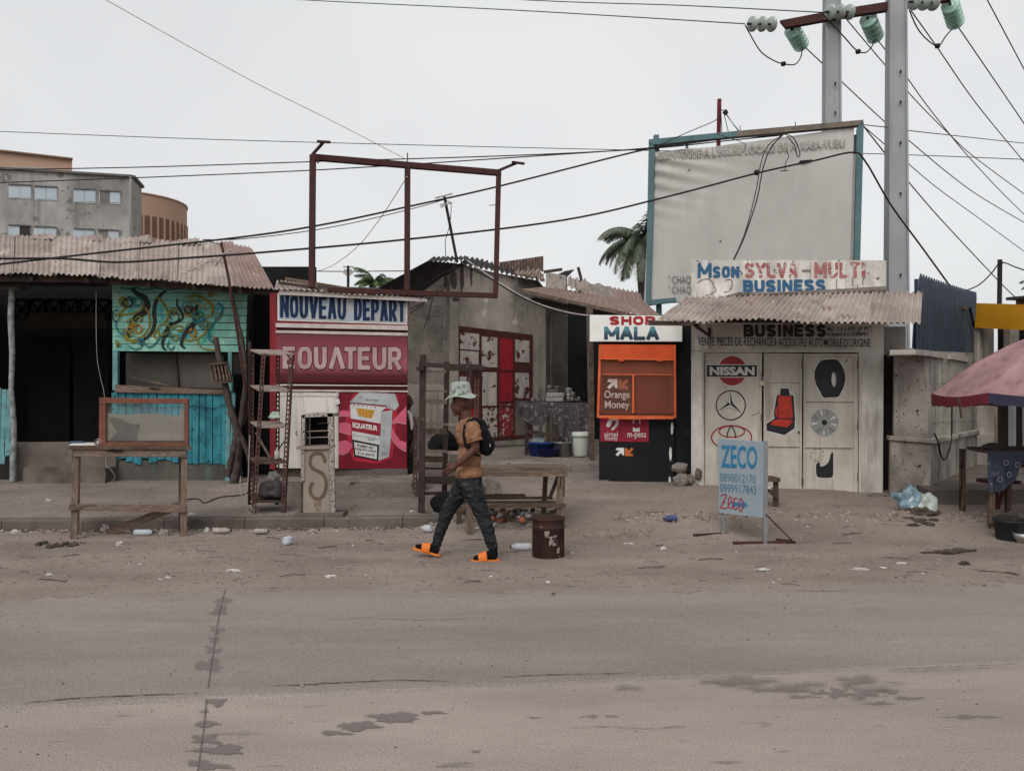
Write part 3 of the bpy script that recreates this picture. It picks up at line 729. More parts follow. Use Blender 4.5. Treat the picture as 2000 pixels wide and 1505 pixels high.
# turquoise boards and their plinth
x = 219.0; k = 0
while x < 459:
    w = rnd.uniform(12.5, 16.5); w = min(w, 461 - x)
    yb = 906 + rnd.uniform(-5, 3) if x > 330 else 899 + rnd.uniform(-6, 6)
    mb = MB(); mb.pxpoly(fs, [(x, yb), (x + w - 1.5, yb + rnd.uniform(-2, 2)), (x + w - 1.5 + rnd.uniform(-.8, .7), 766), (x + rnd.uniform(-.3, .5), 766)], 0.0, 0.018 + rnd.uniform(0, 0.016)); obj('board', mb, M_turq, shack)
    x += w; k += 1
mb = MB(); mb.pxpoly(fs, [(442, 940), (450, 940), (452, 762), (444, 762)], 0.028, 0.05); obj('board', mb, M_turq_f, shack)
mb = MB(); mb.pxpoly(fs, [(452, 925), (456, 850), (462, 770), (455, 768), (452, 850)], 0.03, 0.05); obj('board', mb, M_turq_f, shack)
mb = MB(); mb.pxrect(fs, 216, 898, 462, 950, -0.25, -0.004); obj('plinth', mb, mat('mossy_concrete', (0.10, 0.095, 0.082), 0.95, (0.06, 0.056, 0.05), 3, streak=(0.075, 0.12, 0.105), streak_s=6, streak_t=0.58, bump=0.5), shack)
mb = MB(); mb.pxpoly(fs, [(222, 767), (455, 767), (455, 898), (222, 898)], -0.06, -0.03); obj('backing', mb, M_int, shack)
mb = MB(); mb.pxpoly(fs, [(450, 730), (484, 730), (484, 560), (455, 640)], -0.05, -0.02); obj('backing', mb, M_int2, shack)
mb = MB(); mb.pxrect(fs, 448, 940, 545, 560, -0.9, -0.85); obj('gap_shade', mb, M_int, shack)  # black panel added for the dark of the gap beside the shack
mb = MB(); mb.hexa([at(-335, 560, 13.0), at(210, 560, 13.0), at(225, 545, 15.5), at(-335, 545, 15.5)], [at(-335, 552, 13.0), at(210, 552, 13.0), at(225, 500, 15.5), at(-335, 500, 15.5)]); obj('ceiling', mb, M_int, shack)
wr = MB(); wr.tube([fs.at(x_, y_, 0.06) for x_, y_ in smooth_line([(232, 790), (300, 796), (360, 794), (385, 792), (420, 797), (440, 790), (455, 800)], 5)], 0.006, 5); obj('wire', wr, M_cable, shack)
wr = MB(); wr.tube([fp.at(x_, y_, 0.1) for x_, y_ in smooth_line([(194, 570), (194, 640), (196, 700), (203, 740), (210, 775), (211, 860), (213, 905), (222, 915), (230, 928), (225, 938), (208, 943), (190, 948), (205, 955), (232, 953)], 5)], 0.005, 5); obj('wire', wr, mat('pale_wire', (0.30, 0.27, 0.24), 0.7, bump=0), shack)

# leaning tree trunk with its stumps
ft = frpx(400, 13.05, 500, 13.05)
M_bark = mat('grey_bark', (0.095, 0.076, 0.066), 0.95, (0.045, 0.035, 0.031), 9, spec=.05, streak=(0.035, 0.028, 0.026), streak_s=20, bump=0.9, bs=40)
tree = thing('tree_trunk', 'bare gnarled grey trunk leaning against the turquoise boards', 'tree', ft.at(462, 945))
def limb(pts_, r0, r1, n=9, sd=1.0):
    mb = MB(); q = smooth_line(pts_, 6); m_ = len(q)
    mb.tube([ft.at(x_, y_, c__) for x_, y_, c__ in q], [(r0 + (r1 - r0) * i / (m_ - 1)) * (1 + 0.16 * noise.noise(Vector((i * 0.5, sd, 2)))) for i in range(m_)], n)
    return mb.jitter(0.014, 8, sd)
obj('trunk', limb([(456, 946, .02), (464, 905, .02), (467, 868, .02), (462, 830, .05), (450, 788, .06), (440, 740, .05), (431, 700, .06), (424, 660, .07)], 0.072, 0.045), M_bark, tree)
obj('branch', limb([(464, 850, .0), (474, 800, .0), (479, 740, .0), (474, 670, .0), (460, 610, .0), (447, 552, -.02)], 0.046, 0.030, sd=3), M_bark, tree)
obj('branch', limb([(470, 830, -.08), (482, 770, -.1), (484, 700, -.1), (483, 665, -.1)], 0.05, 0.03, sd=5), M_bark, tree)
obj('root', limb([(446, 930, .05), (456, 890, .06), (463, 850, .05)], 0.06, 0.05, sd=7), M_bark, tree)
obj('root', limb([(492, 905, .05), (480, 870, .04), (466, 840, .04)], 0.04, 0.04, sd=9), M_bark, tree)
obj('stump_end', MB().lathe([(0.05, -0.01), (0.05, 0.012)], 12, ft.at(424, 659, .07), Matrix.Rotation(0.25, 3, 'Y')), M_wood_p, tree)
fl = thing('slatted_frame', 'small grey wooden frame with four slats hung on the bare trunk', 'frame', ft.at(441, 746))
mb = MB(); q4 = [ft.px(420, 712), ft.px(453, 709), ft.px(460, 746), ft.px(427, 746)]
for i in range(4): mb.bar(ft.p(*q4[i], 0.2), ft.p(*q4[(i + 1) % 4], 0.2), 0.03, 0.045, (0, 1, 0))
obj('frame_bars', mb, M_wood, fl)
for k in range(4):
    mb = MB(); mb.bar(ft.at(426.5 + 7 * k, 714, .19), ft.at(432 + 7 * k, 743, .19), 0.03, 0.015, (0, 1, 0)); obj('slat', mb, M_wood_p, fl)
mb = MB(); mb.pxpoly(ft, [(428, 744), (458, 744), (452, 712), (422, 714)], 0.13, 0.15); obj('backing', mb, M_int, fl)
# mast with a rod aerial
fm = frpx(360, 12.45, 520, 12.45)
aer = thing('aerial_mast', 'thin rusty mast with a white rod aerial in front of the shack roof', 'antenna', fm.at(480, 770))
obj('mast', MB().tube([fm.at(432, 474), fm.at(446, 540), fm.at(462, 640), fm.at(480, 765)], 0.022, 8), M_rust, aer)
M_alu = mat('pale_aluminium', (0.5, 0.46, 0.43), 0.5, (0.3, 0.24, 0.21), 8, bump=0.1)
obj('boom', MB().bar(fm.at(361, 535, .03), fm.at(454, 488, .03), 0.02, 0.02), M_alu, aer)
for t in (0.0, .12, .24, .36, .48, .6, .72, .84, .95):
    x_, y_ = 361 + 93 * t, 535 - 47 * t; obj('aerial_rod', MB().tube([fm.at(x_ - 5, y_ - 3.0, -.12), fm.at(x_ + 5, y_ + 3.0, .18)], 0.006, 5), M_alu, aer)
obj('stay_wire', MB().tube([fm.at(x_, y_, .0) for x_, y_ in ((405, 470), (430, 478), (437, 500), (420, 520))], 0.006, 5), M_cable, aer)
dirtpile = MB()
c_ = at(470, 945, 12.6)
def mound(c, rx, ry, h, n=22, seed=0):
    m = MB()
    def fn(u, v):
        t = u * 2 * math.pi; r = v
        x = c.x + rx * r * math.cos(t); y = c.y + ry * r * math.sin(t)
        return V(x, y, c.z - 0.03 + h * (1 - r * r) * (1 + 0.5 * noise.noise(Vector((x * 6, y * 6, seed)))) + 0.02 * noise.noise(Vector((x * 17, y * 17, seed))))
    m.patch(fn, n, 10); return m
tag(obj('earth_mound', mound(V(-4.15, 12.4, 0.17), 0.75, 0.45, 0.12, 30, 3), M_dirt), 'low mound of brown earth round the foot of the bare trunk', 'earth')
# ------------------------------------------------------------------ red kiosk with the blue-lettered board
fk = frpx(541, 11.75, 797, 12.25)
kd = V(-0.34, 0.94, 0).normalized()
M_red = mat('kiosk_red', (0.24, 0.022, 0.028), 0.55, (0.16, 0.018, 0.022), 3, bump=0.1, streak=(0.09, 0.012, 0.015), streak_t=0.62, grime=.3, grime_s=3)
M_redd = mat('kiosk_dark_red', (0.085, 0.012, 0.018), 0.6, (0.055, 0.01, 0.013), 4, bump=0.1)
M_pale = mat('pale_trim', (0.52, 0.46, 0.44), 0.6, (0.38, 0.31, 0.29), 6, bump=0.1)
kiosk = thing('red_kiosk', 'closed red kiosk with cigarette poster under the NOUVEAU DEPART board', 'kiosk', fk.at(669, 917) + kd * 0.4)
kx = lambda t: 541 + 256 * t
fpts = [fk.px(541, 916), fk.px(796, 914), fk.px(797, 582), fk.px(541, 570)]
mb = MB(); mb.hexa([fk.p(*fpts[0], -0.02), fk.p(*fpts[1], -0.02), fk.p(*fpts[1], -0.02) + kd * 0.9, fk.p(*fpts[0], -0.02) + kd * 0.9],
                   [fk.p(*fpts[3], -0.02), fk.p(*fpts[2], -0.02), fk.p(*fpts[2], -0.02) + kd * 0.9, fk.p(*fpts[3], -0.02) + kd * 0.9])
obj('body', mb, M_redd, kiosk)
mb = MB(); mb.hexa([at(527, 916, 12.15), at(539, 916, 11.9), at(548, 916, 12.6), at(536, 916, 12.8)], [at(527, 572, 12.15), at(541, 572, 11.9), at(548, 572, 12.6), at(536, 572, 12.8)]); obj('side_wall', mb, M_red, kiosk)
# name board
mb = MB(); mb.pxpoly(fk, [(540, 640), (797, 643), (798, 582), (541, 571)], -0.02, 0.012); obj('board_surround', mb, M_red, kiosk)
mb = MB(); mb.pxpoly(fk, [(542, 626), (795, 634), (795.5, 583), (542, 573)], 0.012, 0.02); obj('board_edge', mb, M_white, kiosk)
mb = MB(); mb.pxpoly(fk, [(545, 623), (792.5, 631), (793, 586), (545, 576)], 0.02, 0.024); obj('name_board', mb, mat('pale_blue_board', (0.36, 0.40, 0.44), 0.7, (0.30, 0.345, 0.39), 3, spot=(0.38, 0.37, 0.355), spot_s=2.5, spot_t=0.52, spot_w=0.15, bump=0.1, grime=.25, grime_s=4), kiosk)
M_navy = mat('navy_letter', (0.008, 0.019, 0.055), 0.7, (0.012, 0.028, 0.075), 8, bump=0.1)
signwrite(fk, 'NOUVEAU', 547, 577.5, 676, 620, 0.028, M_navy, kiosk, 6.6, 4.5, 1.6)
signwrite(fk, 'DEPART', 691, 583, 792, 625, 0.028, M_navy, kiosk, 6.6, 4, 1.6)
# trim rails and shutter
for (ya, yb, h, m_) in ((631, 641, 0.03, M_pale), (645, 652, 0.022, M_pale), (750, 752.5, 0.03, M_white), (760, 764, 0.03, M_pale)):
    s_ = 5 if ya < 700 else 2.5
    mb = MB(); mb.pxpoly(fk, [(538.5, yb - 2 if ya < 700 else yb), (796, yb + s_ - 1), (796, ya + s_), (538.5, ya)], 0.01, h); obj('rail', mb, m_, kiosk)
def shut(u, v):
    x = 540 + 255 * u; y = (747 + 1.5 * u) * (1 - v) + (650 + 5 * u) * v
    return fk.at(x, y, 0.006 + 0.035 * math.sin(math.pi * v) ** 0.6)
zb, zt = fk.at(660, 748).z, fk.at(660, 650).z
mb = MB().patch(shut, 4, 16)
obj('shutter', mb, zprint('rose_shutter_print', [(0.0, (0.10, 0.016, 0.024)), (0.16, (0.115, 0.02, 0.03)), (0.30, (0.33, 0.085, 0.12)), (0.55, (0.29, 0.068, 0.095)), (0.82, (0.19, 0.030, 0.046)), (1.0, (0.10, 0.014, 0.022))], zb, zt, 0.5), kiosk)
M_eqo = mat('letter_outline_maroon', (0.11, 0.02, 0.032), 0.6, bump=0); M_eq = mat('letter_rose_grey', (0.44, 0.31, 0.315), 0.6, (0.37, 0.245, 0.25), 6, bump=0.05, grime=.25, grime_s=5)
mo, mf = MB(), MB()
for ch, xa, xb in (('E', 552, 577), ('Q', 581, 609), ('U', 613, 638), ('^', 642, 673), ('T', 672, 696), ('E', 698, 723), ('U', 727, 754), ('R', 757, 783)):
    t = (xa - 552) / 231; y0_, y1_ = 677.5 + 1.5 * t, 719.5 + 2.5 * t; w_ = 8.4
    for k, st_ in enumerate(GL[ch]):
        pts_ = [(xa + w_ / 2 + (xb - xa - w_) * a, y0_ + w_ * .42 + (y1_ - y0_ - w_ * .84) * b) for a, b in st_]
        def ext2(p, q, e): l = math.hypot(p[0] - q[0], p[1] - q[1]) or 1; return (p[0] + (p[0] - q[0]) / l * e, p[1] + (p[1] - q[1]) / l * e)
        for mm_, ww, e, cc_ in ((mo, w_ + 2.8, w_ * .42 + 1.4, .046), (mf, w_, w_ * .42, .049)):
            pp_ = list(pts_)
            if ch not in 'Q': pp_[0], pp_[-1] = ext2(pts_[0], pts_[1], e), ext2(pts_[-1], pts_[-2], e)
            ribbon(mm_, fk, pp_, ww, cc_ + 0.0005 * k)
obj('letter_outline', mo, M_eqo, kiosk); obj('lettering', mf, M_eq, kiosk)
# white door leaf with padlock
mb = MB(); mb.pxpoly(fk, [(540, 914), (660, 914), (661, 767), (541, 764)], -0.01, 0.014)
door = obj('door', mb, mat('cream_door', (0.60, 0.57, 0.525), 0.6, (0.52, 0.485, 0.445), 2.2, streak=(0.36, 0.30, 0.26), streak_t=0.6, bump=0.1, grime=.22, grime_s=2.2), kiosk, bevel=0.004)
mb = MB(); mb.pxrect(fk, 657.5, 764, 661, 914, 0.014, 0.024); obj('edge_strip', mb, M_pale, door)
mb = MB(); mb.pxrect(fk, 541, 771, 656, 774, 0.014, 0.02); obj('edge_strip', mb, M_pale, door)
pl = MB(); pl.pxpoly(fk, [(655, 791), (664, 788), (662, 778), (653, 780)], 0.03, 0.05); obj('padlock', pl, M_white, door, bevel=0.005)
pl = MB(); pl.tube([fk.at(x_, y_, .04) for x_, y_ in ((655, 781), (655.5, 774), (659, 773), (661, 779))], 0.006, 6); obj('shackle', pl, mat('steel', (0.4, 0.4, 0.4), 0.35, metal=0.8, bump=0), door)
# poster panel: cigarette pack on dark red with pink ribbons
kv = lambda pts: [(460 + x / 4.7025, 740 + y / 4.7) for x, y in pts]
mb = MB(); mb.pxpoly(fk, [(662, 915), (794, 914), (794, 767), (662.5, 765)], -0.01, 0.012)
post_ = obj('poster_panel', mb, mat('poster_dark_red', (0.19, 0.010, 0.022), 0.5, (0.13, 0.008, 0.017), 2, bump=0.05), kiosk)
M_gl = mat('poster_bright_red', (0.40, 0.020, 0.042), 0.5, (0.31, 0.016, 0.034), 3, bump=0)
flat(fk, kv([(1010, 340), (1080, 130), (1350, 112), (1500, 160), (1470, 420), (1450, 620), (1440, 720), (1300, 775), (1080, 745), (1030, 600)]), 0.0135, M_gl, post_)
M_pk = mat('poster_pink', (0.55, 0.11, 0.18), 0.5, (0.48, 0.09, 0.15), 5, bump=0); M_pk2 = mat('poster_pale_pink', (0.55, 0.25, 0.27), 0.5, bump=0)
for k, pg in enumerate(([(952, 290), (1010, 286), (1060, 300), (1060, 345), (1000, 338), (952, 345)], [(952, 405), (1010, 395), (1065, 420), (1062, 510), (1010, 500), (952, 480)],
        [(950, 570), (1010, 560), (1090, 600), (1040, 660), (985, 690), (935, 672)], [(1430, 390), (1500, 320), (1568, 250), (1568, 415), (1500, 400), (1435, 408)], [(1425, 420), (1460, 490), (1510, 560), (1568, 580), (1568, 665), (1500, 630), (1440, 560), (1420, 500)])):
    flat(fk, kv(pg), 0.015 + 0.0004 * k, M_pk, post_, 'ribbon')
for k, pg in enumerate(([(952, 345), (1000, 338), (1060, 345)], [(952, 482), (1010, 502), (1062, 512)], [(935, 674), (985, 692), (1045, 660)], [(1435, 408), (1500, 401), (1568, 416)], [(1425, 520), (1445, 565), (1500, 630), (1568, 666)])):
    obj('ribbon_edge', ribbon(MB(), fk, smooth_line(kv(pg), 5), 1.4, 0.0172 + 0.0004 * k), M_pk2, post_)
M_pw = mat('pack_white', (0.54, 0.55, 0.55), 0.5, (0.47, 0.48, 0.48), 6, bump=0); M_pg = mat('pack_grey', (0.40, 0.415, 0.42), 0.5, bump=0)
flat(fk, kv([(1050, 235), (1335, 300), (1312, 748), (1085, 705)]), 0.0195, M_pw, post_, 'pack_front')
flat(fk, kv([(1335, 300), (1440, 285), (1424, 570), (1408, 712), (1312, 748)]), 0.0197, M_pg, post_, 'pack_side')
flat(fk, kv([(1058, 225), (1385, 258), (1335, 300), (1060, 262)]), 0.0205, mat('pack_inner', (0.6, 0.6, 0.58), 0.5, bump=0), post_, 'pack_inner')
flat(fk, kv([(1045, 212), (1140, 118), (1465, 135), (1500, 245), (1458, 290), (1385, 262), (1385, 240)]), 0.0212, M_pg, post_, 'pack_lid')
obj('pack_line', ribbon(MB(), fk, kv([(1046, 213), (1385, 242), (1460, 288)]), 1.2, 0.0218), mat('pack_shade', (0.2, 0.2, 0.2), 0.5, bump=0), post_)
flat(fk, kv([(1105, 262), (1278, 285), (1252, 360), (1222, 358), (1125, 335)]), 0.0215, mat('pack_gold', (0.52, 0.27, 0.05), 0.5, (0.42, 0.2, 0.03), 20, bump=0), post_, 'cigarettes')
for x_ in (1140, 1172, 1205, 1238): obj('cigarette_line', ribbon(MB(), fk, kv([(x_, 268 + (x_ - 1105) * .12), (x_ - 2 - (x_ - 1190) * .12, 345)]), 0.9, 0.0222), mat('gold_shade', (0.25, 0.11, 0.02), 0.5, bump=0), post_)
for k in range(6): flat(fk, kv([(1085 + 38 * k, 233 + 4 * k), (1097 + 38 * k, 234 + 4 * k), (1095 + 38 * k, 246 + 4 * k), (1083 + 38 * k, 245 + 4 * k)]), 0.0222, mat('pack_dot', (0.12, 0.12, 0.12), 0.5, bump=0), post_, 'dot')
lettering(fk, 'Superieur', 460 + 1180 / 4.7, 740 + 175 / 4.7, 460 + 1315 / 4.7, 740 + 205 / 4.7, 0.0222, mat('pack_script', (0.12, 0.13, 0.12), 0.5, bump=0), post_, 0.02, 1.5, shear=0.3)
obj('pack_crest', ribbon(MB(), fk, [(460 + x / 4.7, 740 + y / 4.7) for x, y in ring(1150, 170, 14, 12, 14)], 1.0, 0.0222, True), MATS['pack_script'], post_)
flat(fk, kv([(1056, 360), (1335, 408), (1328, 523), (1062, 472)]), 0.0215, mat('pack_red', (0.27, 0.018, 0.03), 0.5, (0.2, 0.012, 0.024), 4, bump=0), post_, 'pack_band')
M_pt = mat('pack_letter', (0.68, 0.66, 0.64), 0.5, bump=0)
lettering(fk, 'EQUATEUR', 460 + 1074 / 4.7, 740 + 395 / 4.7, 460 + 1302 / 4.7, 740 + 450 / 4.7, 0.0225, M_pt, post_, 0.035, 7)
lettering(fk, 'BOX', 460 + 1212 / 4.7, 740 + 525 / 4.7, 460 + 1285 / 4.7, 740 + 553 / 4.7, 0.0225, MATS['pack_script'], post_, 0.0, 2)
obj('pack_line', ribbon(MB(), fk, kv([(1070, 512), (1205, 532)]), 0.9, 0.0222), MATS['pack_shade'], post_); obj('pack_line', ribbon(MB(), fk, kv([(1215, 560), (1325, 548)]), 0.9, 0.0222), MATS['pack_shade'], post_)
flat(fk, kv([(1068, 553), (1318, 602), (1310, 750), (1088, 705)]), 0.0215, mat('print_black', (0.012, 0.013, 0.016), 0.5, bump=0), post_, 'warning_frame')
flat(fk, kv([(1086, 575), (1300, 616), (1295, 733), (1102, 694)]), 0.0222, M_pt, post_, 'warning_panel')
for k, (tx, xa, xb) in enumerate((('FUMER EST', 1118, 1270), ('PREJUDICIABLE', 1098, 1290), ('A LA SANTE', 1118, 1278))):
    lettering(fk, tx, 460 + xa / 4.7, 740 + (594 + 34 * k) / 4.7, 460 + xb / 4.7, 740 + (620 + 34 * k) / 4.7, 0.0228, MATS['print_black'], post_, 0.03, 5.5)
lettering(fk, '20', 460 + 1335 / 4.7, 740 + 670 / 4.7, 460 + 1378 / 4.7, 740 + 700 / 4.7, 0.0225, MATS['pack_script'], post_, 0.0, -1)
for k in range(5): lettering(fk, 'EQUATEUR'[k], 460 + 1352 / 4.7, 740 + (465 + 36 * k) / 4.7, 460 + 1375 / 4.7, 740 + (492 + 36 * k) / 4.7, 0.0225, M_pg if False else mat('pack_side_letter', (0.27, 0.28, 0.28), 0.5, bump=0), post_, 0.0)
# roof of the kiosk
mb = MB(); corr(mb, fk.at(543, 568, .16), fk.at(838, 583, .16), fk.at(838, 575, .16) + kd * 1.15, fk.at(548, 556, .16) + kd * 1.15, 28, 0.012, 4, 0.002, 0.02, 4); obj('roof_sheet', mb, M_rust, kiosk)
mb = MB(); mb.pxpoly(fk, [(545, 577), (832, 591), (832, 584), (545, 567.5)], 0.10, 0.125); obj('fascia', mb, M_pale, kiosk)
mb = MB(); corr(mb, at(536, 566, 12.2), at(640, 571, 12.2), at(610, 552, 13.6), at(540, 548, 13.6), 9, 0.012, 3, 0.002, 0.02, 8); obj('roof_sheet', mb, M_tin, kiosk)
mb = MB(); mb.bar(at(560, 545, 13.0), at(690, 566, 12.8), 0.12, 0.05); obj('roof_plank', mb, M_wood_p, kiosk)
mb = MB(); mb.bar(at(545, 552, 12.6), at(625, 563, 12.5), 0.05, 0.05); obj('roof_plank', mb, M_wood_d, kiosk)
# concrete base in two steps
mb = MB(); mb.hexa([at(538, 935, 11.85), at(796, 931, 12.2), at(800, 931, 13), at(548, 935, 13)], [at(538, 916, 11.85), at(796, 914, 12.2), at(800, 914, 13), at(548, 916, 13)]); mb.jitter(0.008, 6); obj('base_course', mb, M_conc_d, kiosk)
stp = MB(); stp.hexa([at(528, 990, 11.3), at(812, 990, 11.42), V(-1.2, 12.6, .1), V(-3.6, 12.4, .1)], [at(528, 941, 11.3), at(811, 941, 11.42), V(-1.36, 12.6, .43), V(-3.6, 12.4, .43)])
sm = bake_mods(stp, [('SUBSURF', {'levels': 4, 'render_levels': 4, 'subdivision_type': 'SIMPLE'})])
for v in sm.vertices: v.co += noise.noise_vector(v.co * 4) * 0.016
tag(obj('doorstep', sm, M_conc), 'worn concrete step in front of the red kiosk', 'step')

# ------------------------------------------------------------------ rusty frame standing on the kiosk roof
ff = frpx(610, 12.5, 975, 13.3)
rf = thing('sign_frame', 'empty dark red steel billboard frame with lamp arms above the red kiosk', 'frame', ff.at(795, 572))
for (p, q, w_) in (((609, 562), (611, 303), .085), ((795, 566), (796, 322), .085), ((968, 576), (974, 338), .085)):
    obj('post', MB().bar(ff.at(*p), ff.at(*q), w_, w_, (0, 1, 0)), M_rust, rf)
obj('top_rail', MB().bar(ff.at(607, 307, .0), ff.at(978, 338, .0), 0.09, 0.09), M_rust, rf)
obj('bottom_rail', MB().bar(ff.at(640, 566.5), ff.at(971, 577.5), 0.08, 0.08), M_rust, rf)
for (p, q, r_, s_) in (((611, 301), (630, 288), (618, 286), (644, 287.5)), ((974, 333), (1000, 327), (992, 325), (1016, 328))):
    a = obj('lamp_arm', MB().bar(ff.at(*p), ff.at(*q, .25), 0.035, 0.035), M_rust, rf); obj('lamp_bracket', MB().bar(ff.at(*r_, .25), ff.at(*s_, .25), 0.05, 0.03), M_rust, a)
obj('spike', MB().tube([ff.at(795, 318), ff.at(796, 299)], 0.01, 5), M_rust, rf)
obj('spike', MB().tube([ff.at(621, 308, .05), ff.at(621, 321, .05)], 0.014, 5), M_rust, rf)
obj('spike', MB().tube([ff.at(955, 401), ff.at(972, 400)], 0.006, 5), M_rust, rf)
# ------------------------------------------------------------------ grey plastered house behind, with its red and white gate
fh = frpx(800, 16.0, 1066, 18.0)
M_plas = mat('grey_plaster', (0.34, 0.302, 0.272), 0.95, (0.225, 0.197, 0.174), 0.9, streak=(0.10, 0.082, 0.072), streak_s=5, streak_t=0.565, spot=(0.45, 0.41, 0.375), spot_s=4.5, spot_t=0.63, spot_w=0.06, bump=0.4, bs=30, grime=.5, grime_s=1.3)
M_plas_d = mat('dark_plaster', (0.135, 0.115, 0.095), 0.95, (0.07, 0.06, 0.05), 1.2, streak=(0.05, 0.042, 0.038), streak_s=4, streak_t=0.58, bump=0.4, bs=30)  # darker and browner than the front plaster
M_block = mat('cement_block', (0.26, 0.228, 0.202), 0.95, (0.18, 0.155, 0.136), 2.0, spot=(0.10, 0.083, 0.073), spot_s=9, spot_t=0.66, grime=.5, grime_s=1.7, bump=0.4, bs=40)
house = thing('plastered_house', 'grey plastered house with patched red and white metal gate', 'house', fh.at(930, 880))
mb = MB(); mb.pxpoly(fh, [(770, 930), (1066, 895), (1066, 566), (1052, 548), (965, 532), (905, 518), (868, 540), (800, 572), (770, 585)], -0.25, 0.0); obj('wall', mb, M_plas, house)
for r_ in range(12):                                                   # bare cement blocks at the near corner
    for c__ in range(4):
        if (r_ * 7 + c__ * 5) % 9 == 0 or r_ > 6: continue
        x0 = 772 + c__ * 27 + (13 if r_ % 2 else 0); y0 = 592 + r_ * 22 + (x0 - 772) * 0.045
        if x0 + 26 > 880: continue
        mb = MB(); mb.pxpoly(fh, [(x0, y0 + 21.6), (x0 + 26.6, y0 + 22.6), (x0 + 26.6, y0 + 1.2), (x0, y0)], -0.02, 0.004 + rnd.uniform(0, 0.007)); mb.jitter(0.004, 9); obj('block', mb, M_block, house)
mb = MB(); mb.pxpoly(fh, [(876, 905), (893, 902), (893, 560), (876, 552)], 0.0, 0.05); mb.jitter(0.008, 4); obj('pilaster', mb, M_plas, house)
for (x_, y_, r1, r2, sd_) in ((884, 548, 6, 18, 1), (902, 540, 4, 30, 2), (888, 585, 8, 4, 3), (860, 650, 4, 8, 4), (862, 690, 3, 9, 5), (920, 535, 2.5, 22, 6), (870, 548, 3, 14, 7)):
    pts_ = [(x_ + r1 * (1 + .5 * noise.noise(Vector((math.cos(t) * 2, math.sin(t) * 2, sd_)))) * math.cos(t), y_ + r2 * (1 + .5 * noise.noise(Vector((math.cos(t) * 2, math.sin(t) * 2, sd_ + 9)))) * math.sin(t)) for t in [i * 0.42 for i in range(15)]]
    flat(fh, pts_, 0.055 if x_ in (884, 888) else 0.008, mat('bare_brown', (0.075, 0.05, 0.042), 0.95, (0.04, 0.03, 0.026), 8), house, 'chipped_plaster')
# side wall going back beyond the corner, and verandah shade put into black walls
cor = fh.at(1066, 870); 
fd = Fr(V(cor.x, cor.y, 0), V(0.78, 1.1, 0))
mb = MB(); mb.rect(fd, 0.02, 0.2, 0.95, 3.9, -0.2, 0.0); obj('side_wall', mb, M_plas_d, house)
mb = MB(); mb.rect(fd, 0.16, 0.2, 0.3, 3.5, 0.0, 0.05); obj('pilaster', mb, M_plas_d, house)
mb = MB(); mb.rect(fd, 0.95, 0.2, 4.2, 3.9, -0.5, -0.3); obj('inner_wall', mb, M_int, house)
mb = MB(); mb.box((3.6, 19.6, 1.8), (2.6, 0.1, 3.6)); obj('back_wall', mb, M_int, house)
for k in range(9): mb = MB(); mb.bar(at(1112 + 4.2 * k, 850, 17.5), at(1112 + 4.2 * k, 690, 17.5), 0.015, 0.015); obj('window_bar', mb, M_black, house)
# gate: frame, panels, patches
M_gf = mat('gate_red_frame', (0.075, 0.018, 0.018), 0.75, (0.045, 0.016, 0.015), 5, bump=0.2)
M_gr_ = mat('gate_bright_red', (0.30, 0.012, 0.022), 0.6, (0.20, 0.012, 0.02), 3, spot=(0.09, 0.01, 0.014), spot_s=10, spot_t=0.64, bump=0.15)
M_gw = mat('gate_peeling_white', (0.45, 0.41, 0.385), 0.7, (0.36, 0.325, 0.30), 2.5, spot=(0.085, 0.028, 0.024), spot_s=7, spot_t=0.575, spot_w=0.02, bump=0.2, streak=(0.30, 0.22, 0.19), streak_s=6, streak_t=.58, grime=.35, grime_s=3)
M_gw2 = mat('gate_shredded_white', (0.40, 0.36, 0.33), 0.7, (0.33, 0.29, 0.27), 2.5, spot=(0.07, 0.03, 0.026), spot_s=13, spot_t=0.52, spot_w=0.02, bump=0.2)
M_grs = mat('gate_shredded_red', (0.22, 0.02, 0.03), 0.7, (0.12, 0.02, 0.02), 3, spot=(0.36, 0.32, 0.3), spot_s=14, spot_t=0.56, spot_w=0.02, bump=0.2)
gx = lambda x, y: (x, y + (x - 895) * 0.115 * (770 - y) / 140.0)
gate = obj('gate', MB().pxpoly(fh, [gx(893, 866), gx(1040, 866), gx(1040, 638), gx(893, 636)], -0.02, 0.012), M_gf, house)
for (xa, ya, xb, yb, m_) in ((898, 648, 935, 681, M_gw), (898, 684, 934, 710, M_gw), (897, 735, 918, 790, M_gw), (940, 652, 971, 714, M_gw), (941, 724, 969, 793, M_gw), (974, 652, 1001, 718, M_gr_), (974, 722, 1000, 785, M_gr_),
                             (1005, 652, 1033, 700, M_gw), (1004, 722, 1032, 778, M_gw), (941, 797, 970, 858, M_gw2), (974, 790, 1000, 858, M_grs), (1004, 784, 1030, 858, M_conc_d), (898, 796, 934, 858, M_gr_)):
    obj('gate_panel', MB().pxpoly(fh, [gx(xa, yb), gx(xb, yb), gx(xb, ya), gx(xa, ya)], 0.012, 0.02), m_, gate)
for x_ in (937, 972, 1002.5): obj('gate_stile', MB().pxpoly(fh, [gx(x_ - 1.6, 864), gx(x_ + 1.6, 864), gx(x_ + 1.6, 640), gx(x_ - 1.6, 640)], 0.02, 0.035), M_gf, gate)
obj('gate_rail', MB().pxpoly(fh, [gx(895, 797), gx(1036, 797), gx(1036, 793), gx(895, 793)], 0.02, 0.03), M_gf, gate)
obj('gate_rail', MB().pxpoly(fh, [gx(895, 722), gx(1036, 722), gx(1036, 718), gx(895, 718)], 0.02, 0.03), M_gf, gate)
mb = MB(); mb.pxpoly(fh, [(940, 905), (1030, 892), (1030, 868), (940, 868)], 0.0, 0.12); mb.jitter(0.01, 5); obj('plinth', mb, M_conc_d, house)
